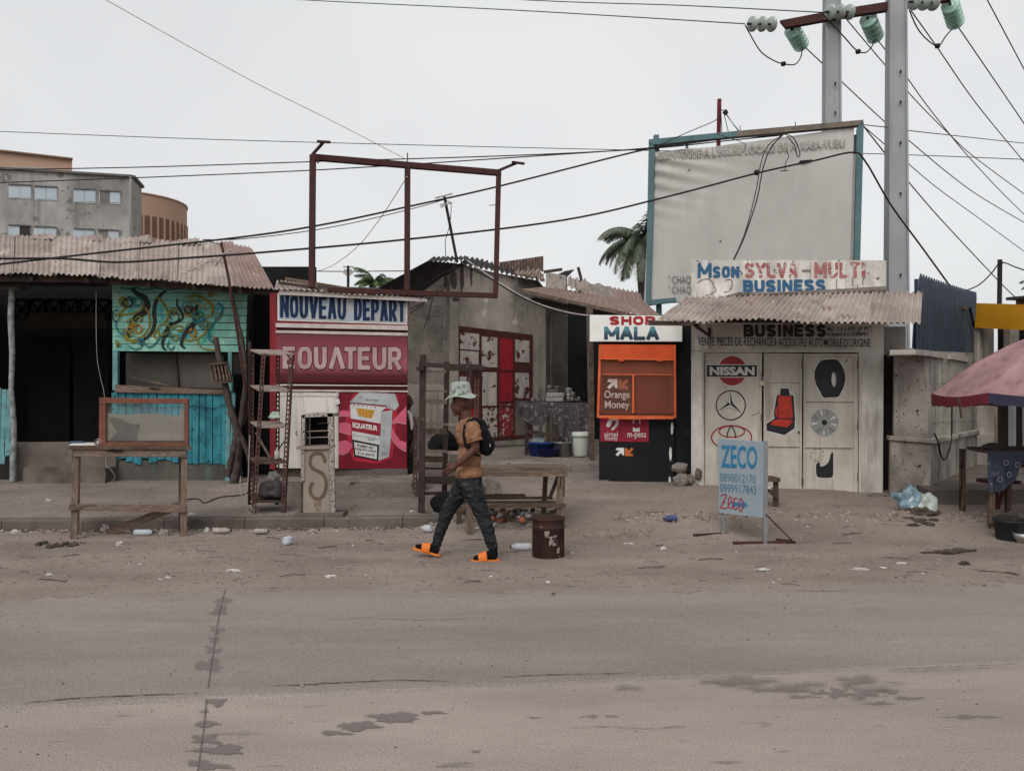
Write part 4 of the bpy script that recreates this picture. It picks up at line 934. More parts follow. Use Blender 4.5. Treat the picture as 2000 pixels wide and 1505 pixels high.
# roof: left slope with dark underside, wavy front edges, brick upstand
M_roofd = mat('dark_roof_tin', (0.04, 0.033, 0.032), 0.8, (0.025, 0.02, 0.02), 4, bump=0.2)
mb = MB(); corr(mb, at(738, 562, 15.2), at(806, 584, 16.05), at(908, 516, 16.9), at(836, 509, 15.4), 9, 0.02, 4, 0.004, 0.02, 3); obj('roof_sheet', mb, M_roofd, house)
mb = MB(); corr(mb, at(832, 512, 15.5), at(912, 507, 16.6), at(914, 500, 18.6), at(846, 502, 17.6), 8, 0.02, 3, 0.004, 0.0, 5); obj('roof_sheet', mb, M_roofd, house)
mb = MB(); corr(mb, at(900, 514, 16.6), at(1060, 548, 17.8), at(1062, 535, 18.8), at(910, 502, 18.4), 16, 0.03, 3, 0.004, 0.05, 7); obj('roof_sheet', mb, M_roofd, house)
for (a, b, c__, d, sd_) in (((1000, 537), (1052, 546), (1058, 525), (1010, 530), 1), ((1030, 538), (1064, 549), (1062, 538), (1040, 528), 2)):
    mb = MB(); corr(mb, at(*a, 17.3), at(*b, 17.6), at(*c__, 18.1), at(*d, 18.0), 5, 0.03, 3, 0.004, 0.06, sd_); obj('roof_sheet', mb, M_tin_r, house)
mb = MB(); corr(mb, at(975, 528, 18.4), at(1060, 530, 18.6), at(1060, 500, 18.6), at(975, 512, 18.4), 14, 0.03, 2, 0.02, 0.02, 12); obj('upstand', mb, mat('mottled_rust', (0.19, 0.13, 0.115), 0.9, (0.09, 0.06, 0.055), 5, spot=(0.3, 0.25, 0.23), spot_s=12, spot_t=0.6, bump=0.4), house)
mb = MB(); mb.hexa([at(1066, 575, 17.2), at(1106, 575, 17.2), at(1108, 575, 18), at(1070, 575, 18)], [at(1066, 532, 17.2), at(1106, 538, 17.2), at(1108, 538, 18), at(1070, 532, 18)]); obj('parapet_block', mb, mat('pale_block', (0.34, 0.31, 0.28), 0.95, (0.23, 0.20, 0.18), 4, spot=(0.12, 0.1, 0.09), spot_s=12, spot_t=0.64, bump=0.4), house)
mb = MB(); mb.bar(at(1062, 531, 17.3), at(1098, 526, 17.3), 0.12, 0.05); obj('roof_timber', mb, M_wood_d, house)
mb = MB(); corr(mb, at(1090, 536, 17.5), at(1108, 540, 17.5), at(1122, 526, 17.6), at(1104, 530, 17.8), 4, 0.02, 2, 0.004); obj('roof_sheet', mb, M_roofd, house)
obj('roof_spike', MB().tube([at(1129, 522, 17.3), at(1134, 540, 17.3), at(1138, 562, 17.3)], 0.035, 6), M_wood_d, house)
for (a, b, c__, d, w_, m_, sd_) in (((1108, 560), (1165, 586), (1148, 548), (1110, 542), 5, M_tin, 4), ((1140, 578), (1215, 588), (1188, 558), (1138, 549), 2, M_plas, 5), ((1195, 585), (1256, 590), (1250, 572), (1190, 560), 7, M_tin_r, 6), ((1110, 556), (1140, 575), (1128, 548), (1112, 541), 3, M_tin, 7)):
    mb = MB(); corr(mb, at(*a, 16.9), at(*b, 16.3), at(*c__, 17.4), at(*d, 17.6), w_, 0.03, 3, 0.004, 0.08, sd_); obj('roof_sheet', mb, m_, house)
# verandah roof, fascia and posts
mb = MB(); corr(mb, at(1016, 565, 15.6), at(1302, 628, 13.0), at(1258, 588, 15.2), at(1066, 560, 17.8), 22, 0.01, 4, 0.003, 0.03, 21); obj('verandah_roof', mb, mat('brown_roof', (0.20, 0.135, 0.105), 0.8, (0.145, 0.095, 0.078), 3, spot=(0.27, 0.21, 0.18), spot_s=6, spot_t=0.6, bump=0.2), house)
mb = MB(); mb.bar(at(1016, 567, 15.6), at(1302, 630.5, 13.0), 0.03, 0.06); obj('fascia', mb, M_wood_p, house)
mb = MB(); mb.bar(at(1040, 585, 15.9), at(1290, 640, 13.3), 0.06, 0.10); obj('verandah_beam', mb, M_wood_d, house)
mb = MB(); mb.bar(at(1155, 895, 14.1), at(1150, 598, 14.1), 0.085, 0.085, (0, 1, 0)); obj('verandah_post', mb, mat('grey_post', (0.12, 0.108, 0.10), .9, (0.07, 0.06, 0.056), 5), house)
obj('hung_cable', MB().tube([at(x_, y_, 15.4 - (x_ - 905) * 0.007) for x_, y_ in smooth_line([(905, 516), (960, 545), (1010, 576), (1060, 598), (1110, 613), (1155, 618)], 6)], 0.016, 6), M_cable, house)
obj('hung_cable', MB().tube([at(x_, y_, 15.2 - (x_ - 905) * 0.007) for x_, y_ in smooth_line([(912, 508), (980, 555), (1040, 588), (1100, 608), (1156, 617)], 6)], 0.010, 6), M_alu, house)
for pts_ in ([(890, 505), (876, 545), (850, 570), (825, 595), (800, 612)], [(893, 506), (880, 548), (845, 580), (800, 604)], [(900, 520), (860, 535), (835, 552), (800, 566)], [(845, 582), (836, 620), (828, 640)]):
    obj('wire', MB().tube([at(x_, y_, 15.6) for x_, y_ in smooth_line(pts_, 6)], 0.009, 5), M_cable, house)
# aerial on the ridge
an = thing('roof_aerial', 'tilted pole aerial with grey rods on the grey house ridge', 'antenna', at(893, 510, 16.8))
obj('mast', MB().tube([at(893, 512, 16.8), at(868, 384, 16.8)], 0.03, 8), M_cable, an)
for (p, q) in (((850, 387), (884, 378)), ((859, 400), (883, 396)), ((861, 405), (872, 398))): obj('rod', MB().bar(at(*p, 16.7), at(*q, 16.7), 0.03, 0.03), M_alu, an)
obj('lead_wire', MB().tube([at(x_, y_, 16.75) for x_, y_ in smooth_line([(872, 392), (881, 400), (878, 440), (870, 470), (870, 500), (862, 530)], 6)], 0.008, 5), M_cable, an)

# ------------------------------------------------------------------ food table on the terrace, basins and bucket
ftb = frpx(1000, 15.35, 1160, 15.2)
tb = thing('cloth_table', 'wooden table under a dark patterned plastic cloth on the terrace', 'table', ftb.at(1085, 890))
M_cl = mat('patterned_cloth', (0.062, 0.050, 0.054), 0.6, (0.038, 0.032, 0.036), 6, spot=(0.17, 0.15, 0.15), spot_s=15, spot_t=0.60, spot_w=0.02, bump=0.3)
mb = MB(); mb.hexa([ftb.at(1024, 792, .0), ftb.at(1148, 790, .0), ftb.at(1150, 790, .0) + V(0, .6, 0), ftb.at(1024, 792, .0) + V(0, .6, 0)], [ftb.at(1024, 786, .0), ftb.at(1148, 784, .0), ftb.at(1150, 784, .0) + V(0, .6, 0), ftb.at(1024, 786, .0) + V(0, .6, 0)]); obj('tabletop', mb, M_wood_d, tb)
for x_, dy_ in ((1028, 0), (1094, 0), (1146, 0), (1030, .55), (1144, .55)): obj('leg', MB().bar(ftb.at(x_, 895, -.04) + V(0, dy_, 0), ftb.at(x_, 792, -.04) + V(0, dy_, 0), 0.07, 0.07, (0, 1, 0)), M_wood_d, tb)
obj('stretcher', MB().bar(ftb.at(1028, 842, .0), ftb.at(1094, 852, .0), 0.05, 0.07, (0, 0, 1)), M_wood_d, tb)
hem = lambda u: 786 + (38 * math.sin(math.pi * min(1, u / 0.56)) ** 0.7 if u < 0.56 else 0) + (18 + 70 * math.exp(-((u - 0.70) / 0.13) ** 2) + 44 * sst(0.75, 0.9, u) if u > 0.52 else 8)
def clothf(u, v):
    x_ = 1014 + 136 * u - (1 - u) * 4 * v; y0_ = 785.5; yy = y0_ + (hem(u) - y0_) * v
    return ftb.at(x_ + 2 * math.sin(v * 5 + u * 9), yy, 0.03 + 0.03 * v * (1 + math.sin(u * 52) * 0.8 + 0.6 * math.sin(u * 23 + 1)))
obj('cloth', MB().patch(clothf, 90, 14), M_cl, tb)
clt = MB().patch(lambda u, v: ftb.at(1014 + 136 * u, 784.5, 0.032) + V(0, .66 * v, 0.006 + 0.004 * math.sin(u * 20)), 24, 4); obj('cloth_top', clt, M_cl, tb)
M_pot = mat('scratched_aluminium', (0.42, 0.40, 0.385), 0.35, (0.28, 0.26, 0.25), 9, metal=0.85, bump=0.15)
def box_thing(name, x0, y0, x1, y1, c0, c1, m_, label, cat, group=None, bev=0.006):
    o = obj(name, MB().pxrect(ftb, x0, y0, x1, y1, c0, c1), m_, bevel=bev); return tag(o, label, cat, group)
box_thing('tray', 1066, 775, 1100, 783.5, -0.35, -0.03, mat('grey_crate', (0.26, 0.245, 0.235), 0.6), 'flat grey tray at the bottom of the stack on the cloth table', 'tray')
box_thing('tray', 1067, 767, 1102, 774.5, -0.33, -0.02, mat('steel_tray', (0.35, 0.33, 0.32), 0.4, (0.15, 0.14, 0.14), 14, metal=0.6), 'dull steel tray lying on the grey tray of the cloth table', 'tray')
box_thing('tray', 1069, 759.5, 1090, 766.5, -0.30, -0.05, mat('dark_tray', (0.10, 0.09, 0.085), 0.6, (0.05, 0.045, 0.045), 8), 'small dark box topping the stacked trays on the cloth table', 'box')
def pot(x_, yb, r_, h_, label, lid=True, m_=M_pot, c=-0.2):
    p = ftb.at(x_, yb, c); prof = [(r_ * .82, 0), (r_ * .97, h_ * .12), (r_, h_ * .5), (r_ * .98, h_ * .92), (r_ * 1.06, h_), (r_ * .95, h_ * 1.02)]
    if lid: prof += [(r_ * .7, h_ * 1.12), (r_ * .12, h_ * 1.18), (r_ * .12, h_ * 1.3), (0.002, h_ * 1.32)]
    return tag(obj('cooking_pot', MB().lathe(prof, 20, p), m_), label, 'pot')
pot(1110, 783, 0.085, 0.13, 'shiny lidded pot carrying a smaller pot on the cloth table')
pot(1109, 769, 0.08, 0.10, 'small bright pot perched on the lidded pot of the cloth table')
pot(1124, 783, 0.05, 0.05, 'low metal dish at the right of the stacked trays', False)
pot(1052, 784, 0.07, 0.05, 'upturned metal bowl left of the stacked trays', True)
pot(1140, 782, 0.085, 0.13, 'black sooty pot at the dark end of the cloth table', False, M_black)
pot(1060, 784, 0.03, 0.055, 'small metal cup beside the upturned bowl', False)
for k, (x_, y_, r__, h__, lab) in enumerate(((1040, 785, .045, .07, 'small lidded pot at the left end of the cloth table'), (1047, 784, .03, .09, 'tall metal beaker near the left end of the cloth table'), (1072, 758, .05, .05, 'metal bowl on top of the stacked trays'), (1086, 758, .045, .045, 'dented metal bowl beside the one topping the trays'), (1117, 783, .055, .10, 'shiny pot between the lidded pot and the low dish'), (1130, 783, .045, .08, 'bright metal can near the black sooty pot'), (1118, 773, .05, .06, 'metal bowl stacked above the low dish'))):
    pot(x_, y_, r__, h__, lab, k % 2 == 0, M_pot, -0.12 - .03 * (k % 3))
M_bas = mat('blue_plastic', (0.018, 0.045, 0.17), 0.45, (0.012, 0.035, 0.14), 4, bump=0.05)
def basin(px_, py_, r0, r1, h_, m_, Y, name='basin'):
    p = at(px_, py_, Y); pr = [(r0, 0), (r0 * 1.08, 0.01), (r1 * 0.96, h_ * .93), (r1 * 1.06, h_ * .95), (r1 * 1.07, h_), (r1 * .97, h_ * 1.0), (r0 * .95, 0.03), (0.002, 0.028)]
    return obj(name, MB().lathe(pr, 28, p, cap=False), m_)
tag(basin(1057, 889, 0.20, 0.27, 0.24, M_bas, 15.1), 'large blue plastic basin at the left under the cloth table', 'basin')
tag(basin(1072, 890, 0.15, 0.20, 0.13, mat('dark_blue_plastic', (0.012, 0.02, 0.07), 0.45, bump=0.05), 14.8), 'smaller dark blue basin in front of the large blue one', 'basin')
tag(basin(1097, 890, 0.17, 0.20, 0.26, M_pot, 15.05), 'round aluminium basin between the blue basins and white bucket', 'basin')
p = at(1134, 890, 14.95)
bk = thing('white_bucket', 'pale plastic bucket with ribbed rim beside the aluminium basin', 'bucket', p)
M_bw = mat('milky_plastic', (0.50, 0.54, 0.49), 0.45, (0.42, 0.455, 0.41), 3, bump=0.05)
obj('bucket_body', MB().lathe([(0.128, 0), (0.135, 0.01), (0.150, 0.36)], 24, p), M_bw, bk)
obj('bucket_rim', MB().lathe([(0.152, 0.355), (0.168, 0.36), (0.168, 0.405), (0.158, 0.41), (0.160, 0.44), (0.150, 0.445), (0.13, 0.43)], 24, p), M_bw, bk)
tag(obj('cardboard_sheet', MB().pxrect(ftb, 1040, 850, 1062, 864, -0.1, -0.06), mat('pale_card', (0.38, 0.40, 0.39), 0.8)), 'pale rectangular sheet standing behind the large blue basin', 'sheet')
# ------------------------------------------------------------------ black and orange kiosk under the SHOP MALA board
fmk = frpx(1170, 12.5, 1335, 12.35)
mala = thing('black_kiosk', 'black kiosk with orange caged counter under the SHOP MALA board', 'kiosk', fmk.at(1250, 946))
M_kb = mat('black_painted_wall', (0.010, 0.010, 0.012), 0.7, (0.016, 0.0155, 0.017), 2.0, spec=0.1, spot=(0.026, 0.025, 0.025), spot_s=5, spot_t=0.64, spot_w=0.1, bump=0.2, bs=30)
mb = MB(); mb.hexa([fmk.at(1170, 955), fmk.at(1316, 955), fmk.at(1350, 955, -.9), fmk.at(1190, 955, -.9)], [fmk.at(1170, 640), fmk.at(1316, 640), fmk.at(1350, 655, -.9), fmk.at(1190, 655, -.9)]); obj('wall', mb, M_kb, mala)
mb = MB(); mb.pxrect(fmk, 1314, 640, 1352, 955, -0.35, -0.08); obj('side_wall', mb, M_kb, mala)
for (x_, ya, yb, sd_) in ((1312.5, 824, 848, 1), (1309.5, 872, 900, 2), (1308, 930, 946, 3)):
    pts_ = [(x_ + 2.4 * math.cos(t) * (1 + .6 * noise.noise(Vector((math.cos(t) * 3, math.sin(t) * 3, sd_)))), (ya + yb) / 2 + (yb - ya) / 2 * math.sin(t)) for t in [i * 0.35 for i in range(18)]]
    flat(fmk, pts_, 0.003, M_white, mala, 'chipped_plaster')
# board
mb = MB(); mb.pxpoly(fmk, [(1152, 668), (1331, 668), (1331, 619), (1152, 616.5)], 0.06, 0.14); sg = obj('sign_board', mb, mat('sign_white', (0.72, 0.715, 0.69), 0.5, (0.62, 0.615, 0.59), 3, streak=(0.42, 0.40, 0.37), streak_t=0.66, bump=0.05), mala, bevel=0.006)
signwrite(fmk, 'SHOP', 1190, 619.5, 1279, 636, 0.144, mat('letter_red', (0.34, 0.018, 0.024), 0.5, bump=0), sg, 5.2, 0, 3)
za, zb_ = fmk.at(1240, 665, .144).z, fmk.at(1240, 639, .144).z
signwrite(fmk, 'MALA', 1180, 639.5, 1286, 664.5, 0.144, zprint('letter_teal_navy', [(0.0, (0.012, 0.03, 0.07)), (0.45, (0.035, 0.075, 0.11)), (0.6, (0.04, 0.12, 0.18)), (0.78, (0.10, 0.26, 0.30)), (1, (0.06, 0.16, 0.22))], za, zb_, 0.5), sg, 7.0, 0, 1.5)
obj('board_post', MB().bar(fmk.at(1157, 900, -.2), fmk.at(1153, 600, -.2), 0.07, 0.05, (0, 1, 0)), M_wood, mala)
# orange cage
M_or = mat('orange_paint', (0.56, 0.082, 0.018), 0.55, (0.44, 0.058, 0.014), 4, spot=(0.25, 0.05, 0.03), spot_s=16, spot_t=0.70, bump=0.1)
M_or2 = mat('pale_orange_paint', (0.58, 0.125, 0.04), 0.55, (0.46, 0.08, 0.025), 6, bump=0.1)
cage = obj('cage_hood', MB().pxpoly(fmk, [(1172, 700), (1317, 702), (1316, 674), (1172, 673)], 0.0, 0.10), M_or, mala)
mb = MB(); mb.pxpoly(fmk, [(1172, 806), (1316, 806), (1316, 701), (1172, 701)], 0.0, 0.01); obj('cage_back', mb, mat('brick_brown_board', (0.16, 0.045, 0.028), 0.6, (0.12, 0.034, 0.024), 4), cage)
mb = MB(); mb.pxpoly(fmk, [(1236, 804), (1308, 804), (1308, 733), (1236, 733)], 0.010, 0.016); obj('counter_window', mb, mat('maroon_board', (0.105, 0.024, 0.022), 0.5, (0.08, 0.02, 0.02), 3), cage)
pn = obj('poster', MB().pxpoly(fmk, [(1177, 803), (1234, 804), (1234, 735), (1177, 734)], 0.010, 0.018), mat('poster_black', (0.012, 0.010, 0.010), 0.5, (0.035, 0.026, 0.024), 3, bump=0), cage)
M_lw = mat('print_white', (0.62, 0.60, 0.58), 0.5, bump=0); M_lo = mat('print_orange', (0.50, 0.13, 0.03), 0.5, bump=0); M_lod = mat('print_dull_orange', (0.33, 0.12, 0.07), 0.5, bump=0)
lettering(fmk, 'Orange', 1180.5, 762.5, 1230, 781.5, 0.022, M_lw, pn, 0.004)
lettering(fmk, 'Money', 1181.5, 782.5, 1229, 801, 0.022, M_lw, pn, 0.004)
def arrows(x0, y0, s_, c, par, mw, mo_):
    """two fat bent arrows, one up right, one down left"""
    A = [(0.0, .28), (.12, 0), (1, 0), (1, .92), (.70, .80), (.70, .52), (.22, 1.0), (.0, .78), (.46, .30)]
    flat(fmk, [(x0 + s_ * a, y0 + s_ * b) for a, b in A], c, mw, par, 'arrow_mark')
    B = [(0.0, .0), (.30, .12), (.30, .42), (.76, -.04), (1.0, .18), (.54, .64), (.86, .70), (.98, .98), (0, .98)]
    flat(fmk, [(x0 + s_ * 1.12 + s_ * a, y0 + s_ * b) for a, b in B], c, mo_, par, 'arrow_mark')
arrows(1186, 740, 20, 0.022, pn, M_lw, M_lod)
M_mesh = seethrough('orange_wire_mesh', (0.42, 0.12, 0.05), 0.17, 0.7)
mb = MB(); mb.sheet(fmk, [fmk.px(*q) for q in ((1172, 812), (1317, 812), (1317, 700), (1172, 700))], 0.085); obj('wire_mesh', mb, M_mesh, cage)
for (p, q, w_) in (((1172, 674), (1168, 815), .035), ((1316.5, 674), (1317.5, 815), .03), ((1168, 813), (1317.5, 814.5), .04), ((1172, 701), (1317, 703), .02), ((1177, 731), (1314, 732), .014), ((1236, 732), (1236, 806), .03)):
    obj('cage_bar', MB().bar(fmk.at(*p, .10), fmk.at(*q, .10), w_, 0.03, (0, 1, 0)), M_or2, cage)
obj('hinge', MB().pxrect(fmk, 1208, 702, 1218, 706, .09, .125), M_or, cage); obj('hinge', MB().pxrect(fmk, 1283, 702, 1294, 706, .09, .125), M_or, cage)
obj('counter_lip', MB().pxpoly(fmk, [(1188, 818), (1312, 817.5), (1316, 813), (1188, 812)], .05, .17), M_or2, cage)
rp_ = obj('poster', MB().pxpoly(fmk, [(1172.5, 862), (1267, 862.5), (1267, 816), (1172.5, 815)], 0.002, 0.012), mat('poster_crimson', (0.235, 0.012, 0.03), 0.5, (0.19, 0.01, 0.024), 3, bump=0), mala)
lettering(fmk, 'airtel', 1180, 842.5, 1206.5, 852.5, 0.016, M_lw, rp_, 0.004); lettering(fmk, 'money', 1182, 853.5, 1206, 861.5, 0.0165, M_lw, rp_, 0.004)
flat(fmk, [(1196 + x_, 829 + y_) for x_, y_ in [(-12, 2), (-9, -7), (-2, -12.5), (7, -13), (12.5, -8), (12, -1), (7, 6), (0, 11.5), (-2, 11), (-1.5, 7), (4, 2), (7, -4), (6.5, -8), (2, -8), (-1, -3), (-5, 3.5), (-9, 5)]], 0.016, M_lw, rp_, 'swoosh_mark')
obj('phone_mark', ribbon(MB(), fmk, [(1237, 827), (1237, 820), (1240, 818), (1247, 818), (1249.5, 820), (1249.5, 827)], 1.8, 0.016), M_lw, rp_)
flat(fmk, [(1236, 842.5), (1249.5, 842.5), (1249.5, 834), (1236, 834)], 0.016, M_lw, rp_, 'phone_mark'); flat(fmk, [(1239, 836), (1247, 836), (1247, 831), (1239, 831)], 0.017, MATS['poster_crimson'], rp_, 'phone_mark')
lettering(fmk, 'm-pesa', 1225.5, 845, 1262, 857.5, 0.016, M_lw, rp_, 0.004)
arrows(1202.5, 874, 16.5, 0.005, mala, M_lw, M_lo)

# ------------------------------------------------------------------ car parts shop
fz = frpx(1350, 11.95, 1728, 11.3)
M_wall = mat('dirty_whitewash', (0.55, 0.52, 0.485), 0.9, (0.42, 0.387, 0.355), 2.2, grime=.42, grime_s=1.8, spec=.1, streak=(0.21, 0.18, 0.155), streak_s=6, streak_t=0.57, spot=(0.10, 0.083, 0.073), spot_s=9, spot_t=0.70, spot_w=0.02, bump=0.15, bs=40)
M_door = mat('cream_steel_door', (0.475, 0.44, 0.382), 0.65, (0.385, 0.352, 0.302), 2.2, grime=.28, grime_s=1.7, spec=.15, streak=(0.27, 0.225, 0.178), streak_s=8, streak_t=0.57, spot=(0.085, 0.06, 0.045), spot_s=12, spot_t=0.72, spot_w=0.02, bump=0.12, bs=40)
M_par = mat('parapet_whitewash', (0.62, 0.595, 0.56), 0.85, (0.50, 0.47, 0.43), 2.0, grime=.4, grime_s=3, streak=(0.25, 0.22, 0.19), streak_s=10, streak_t=0.575, spot=(0.13, 0.11, 0.095), spot_s=13, spot_t=0.655, spot_w=0.02, bump=0.15, bs=40)
shop = thing('parts_shop', 'whitewashed car parts shop with painted steel doors and tin awning', 'shop', fz.at(1540, 960))
def fzp(pxs, c0, c1): return MB().pxpoly(fz, pxs, c0, c1)
obj('wall', fzp([(1350, 960), (1374, 962), (1374, 684), (1350, 684)], -0.25, 0.0), M_wall, shop)
obj('wall', fzp([(1678, 980), (1724, 980), (1726, 684), (1678, 684)], -0.25, 0.0), M_wall, shop)
obj('lintel_wall', fzp([(1350, 686), (1726, 684), (1728, 570), (1350, 580)], -0.25, 0.0), M_wall, shop)
obj('back_wall', fzp([(1352, 980), (1724, 980), (1724, 560), (1352, 580)], -1.4, -1.3), M_plas_d, shop)
obj('side_wall', MB().hexa([fz.at(1724, 990, -.01), fz.at(1726, 990, -.01), fz.at(1746, 990, -1.4), fz.at(1744, 990, -1.4)], [fz.at(1724, 560, -.01), fz.at(1726, 560, -.01), fz.at(1746, 560, -1.4), fz.at(1744, 560, -1.4)]), M_int2, shop)
# parapet with the painted name
par = obj('parapet', fzp([(1350, 584), (1730, 570), (1730, 509), (1350, 508)], -0.12, 0.03), M_par, shop)
mb = fzp([(1350, 590), (1400, 592), (1420, 580), (1520, 576), (1640, 571), (1730, 567), (1730, 560), (1640, 565), (1530, 571), (1440, 573), (1400, 584), (1352, 582)], 0.0, 0.06); mb.jitter(0.02, 7); obj('broken_edge', mb, M_conc, par)
M_bl_ = mat('sign_blue', (0.022, 0.085, 0.175), 0.65, (0.03, 0.10, 0.19), 6, bump=0.1); M_rd_ = mat('sign_faded_red', (0.27, 0.075, 0.075), 0.7, (0.36, 0.15, 0.145), 8, bump=0.1, wear=0.53, wear_s=22)
signwrite(fz, 'M', 1362.5, 514.5, 1390, 543, 0.036, M_bl_, par, 6.2); signwrite(fz, 'SON', 1391.5, 521, 1444, 543, 0.036, M_bl_, par, 6.0)
signwrite(fz, 'SYLVA', 1454, 514, 1558, 543, 0.036, M_rd_, par, 6.4); lettering(fz, '-', 1566, 527, 1583, 532, 0.036, mat('sign_grey', (0.2, 0.18, 0.165), 0.7, bump=0), par, 0.03); signwrite(fz, 'MULTI', 1590, 513, 1690, 543, 0.036, M_rd_, par, 6.4)
signwrite(fz, 'BUSINESS', 1451, 547.5, 1612, 571, 0.036, M_bl_, par, 6.6, -1.0)
for k, pts_ in enumerate(([(1362, 553), (1372, 547), (1386, 546), (1393, 556), (1398, 568), (1390, 574), (1378, 577)], [(1416, 548), (1428, 547), (1430, 557), (1424, 569), (1414, 571)], [(1634, 545), (1633, 560), (1636, 568)], [(1688, 540), (1684, 552), (1686, 564), (1676, 566), (1674, 557)], [(1664, 543), (1665, 560)])):
    obj('flake', ribbon(MB(), fz, smooth_line(pts_, 6), 2.0, 0.0345 + 0.0004 * k), mat('bare_cement', (0.19, 0.16, 0.14), 0.9, (0.1, 0.085, 0.075), 20, wear=0.55, wear_s=40), par)
# tin awning of separate sheets
fa = frpx(1280, 10.75, 1795, 10.2)
ax = [1282, 1384, 1486, 1588, 1690, 1793]; bxk = [1338, 1432, 1526, 1618, 1708, 1796]
for i in range(5):
    off = V(0, 0, 0.008 * (i % 2))
    e = lambda x_: 623 + (6 if x_ > 1290 else 3) - 8 * math.exp(-((x_ - 1465) / 60) ** 2) + (x_ - 1280) * 0.004
    mb = MB(); corr(mb, fa.at(ax[i], e(ax[i])) + off, fa.at(ax[i + 1] + 5, e(ax[i + 1])) + off, fz.at(bxk[i + 1] + 4, 569 + (1796 - bxk[i + 1]) * 0.028, .05) + off, fz.at(bxk[i], 569 + (1796 - bxk[i]) * 0.028, .05) + off, 9, 0.019, 6, 0.002, 0.03, 30 + i, 0.02)
    obj('awning_sheet', mb, [M_tin, M_tin_b, M_tin, M_tin_g, M_tin][i], shop)
obj('awning_beam', MB().bar(fa.at(1266, 630, -.05), fa.at(1356, 631, -.05), 0.05, 0.06), M_wood_d, shop); obj('awning_beam', MB().bar(fa.at(1356, 620, -.4), fa.at(1790, 622, -.4), 0.05, 0.05), M_wood_d, shop)
for (p, q) in ((fz.at(1364, 634, .0), fa.at(1356, 632, -.1)), (fz.at(1385, 655, .0), fa.at(1358, 634, -.1)), (fz.at(1386, 640, .01), fz.at(1386, 655, .01))): obj('awning_bracket', MB().bar(p, q, 0.03, 0.03), M_rust, shop)
# fascia lettering
M_ltr = mat('sign_black', (0.022, 0.018, 0.02), 0.7, (0.04, 0.034, 0.034), 9, bump=0.1, wear=0.66, wear_s=30)
signwrite(fz, 'BUSINESS', 1452, 634, 1614, 657.5, 0.004, M_ltr, shop, 6.8)
lettering(fz, 'Mail : 0 6 G 4101 HR PY T', 1616, 637.5, 1703, 646.5, 0.004, M_ltr, shop, 0.008); lettering(fz, 'N-impôt A 2153308FRY', 1616, 649, 1697, 658, 0.004, M_ltr, shop, 0.03)
lettering(fz, 'VENTE PIECES DE RECHANGE', 1363, 658, 1510, 674.5, 0.004, M_ltr, shop, 0.008, 1.2); lettering(fz, '&', 1512, 660, 1517, 675, 0.004, M_ltr, shop, 0.02)
lettering(fz, "ACCESOIRE AUTOMOBILE D'ORIGINE", 1520, 659.5, 1700, 676, 0.004, M_ltr, shop, 0.008, 1.4)
# steel doors
M_dl = mat('door_dark_rust', (0.12, 0.085, 0.062), 0.8, (0.06, 0.045, 0.035), 10, bump=0.2)  # dark rust brown of the hinges and the scratch
obj('door_backing', fzp([(1372, 966), (1682, 974), (1682, 682), (1372, 682)], -0.30, -0.22), M_black, shop)
fr_ = obj('door_frame', fzp([(1371, 688), (1682, 688), (1682, 681), (1371, 681)], -0.1, 0.012), M_door, shop)
obj('frame_side', fzp([(1371, 950), (1375, 950), (1375, 688), (1371, 688)], -0.1, 0.012), M_door, fr_); obj('frame_side', fzp([(1677, 966), (1682, 966), (1682, 688), (1677, 688)], -0.1, 0.012), M_door, fr_)
d1 = obj('door_leaf', fzp([(1376, 947), (1486, 952), (1489, 689), (1376, 688.5)], -0.06, -0.03), M_door, shop)
d2 = obj('door_leaf', fzp([(1491, 955), (1565, 960), (1568, 690), (1492, 689)], -0.06, -0.03), M_door, shop)
d3 = obj('door_leaf', fzp([(1568, 960), (1676, 966), (1677, 690), (1571, 690)], -0.06, -0.03), M_door, shop)
def strip(par_, pxs, m_=M_door, c1=-0.006): obj('door_rail', fzp(pxs, -0.03, c1), m_, par_, bevel=.003)
for (y_, par_, xa, xb) in ((691, d2, 1493, 1566), (742, d2, 1494, 1564), (868, d2, 1493, 1562), (952, d2, 1492, 1564), (692, d3, 1572, 1672), (780, d3, 1572, 1668), (870, d3, 1571, 1666), (958, d3, 1570, 1672)):
    strip(par_, [(xa, y_ + 4), (xb, y_ + 4.6), (xb, y_ + 0.6), (xa, y_)])
for (par_, xa, xb, y0_, y1_) in ((d2, 1492, 1495.5, 690, 955), (d2, 1562, 1566.5, 690, 959), (d3, 1569.5, 1573, 690, 960), (d3, 1668, 1675.5, 692, 965), (d1, 1484, 1488, 690, 951)):
    strip(par_, [(xa, y1_), (xb, y1_), (xb, y0_), (xa, y0_)], M_door, -0.008)
for (x_, y_) in ((1373, 740), (1373, 830), (1373, 920), (1567, 712), (1567, 940), (1676, 712), (1676, 830), (1676, 930), (1488, 735), (1488, 815)): obj('door_hinge', MB().tube([fz.at(x_, y_ + 7, .0), fz.at(x_, y_ - 7, .0)], 0.012, 7), M_dl, shop)
pl = MB(); pl.pxrect(fz, 1483.5, 744, 1492.5, 753.5, 0.005, 0.03); lk = obj('padlock', pl, mat('dull_brass', (0.42, 0.38, 0.30), 0.4, metal=0.5, bump=0), d1, bevel=0.005)
obj('shackle', MB().tube([fz.at(x_, y_, .02) for x_, y_ in ((1485.5, 744), (1485.5, 737), (1488, 735), (1490.5, 737), (1490.5, 744))], 0.006, 6), MATS['steel'], lk)
obj('keyhole', fzp([(1559, 842), (1562, 842), (1562, 846), (1559, 846)], -0.03, -0.004), M_black, d2); obj('keyhole_scratch', ribbon(MB(), fz, [(1467, 812), (1478, 808), (1486, 805)], 1.0, -0.028), M_dl, d1)
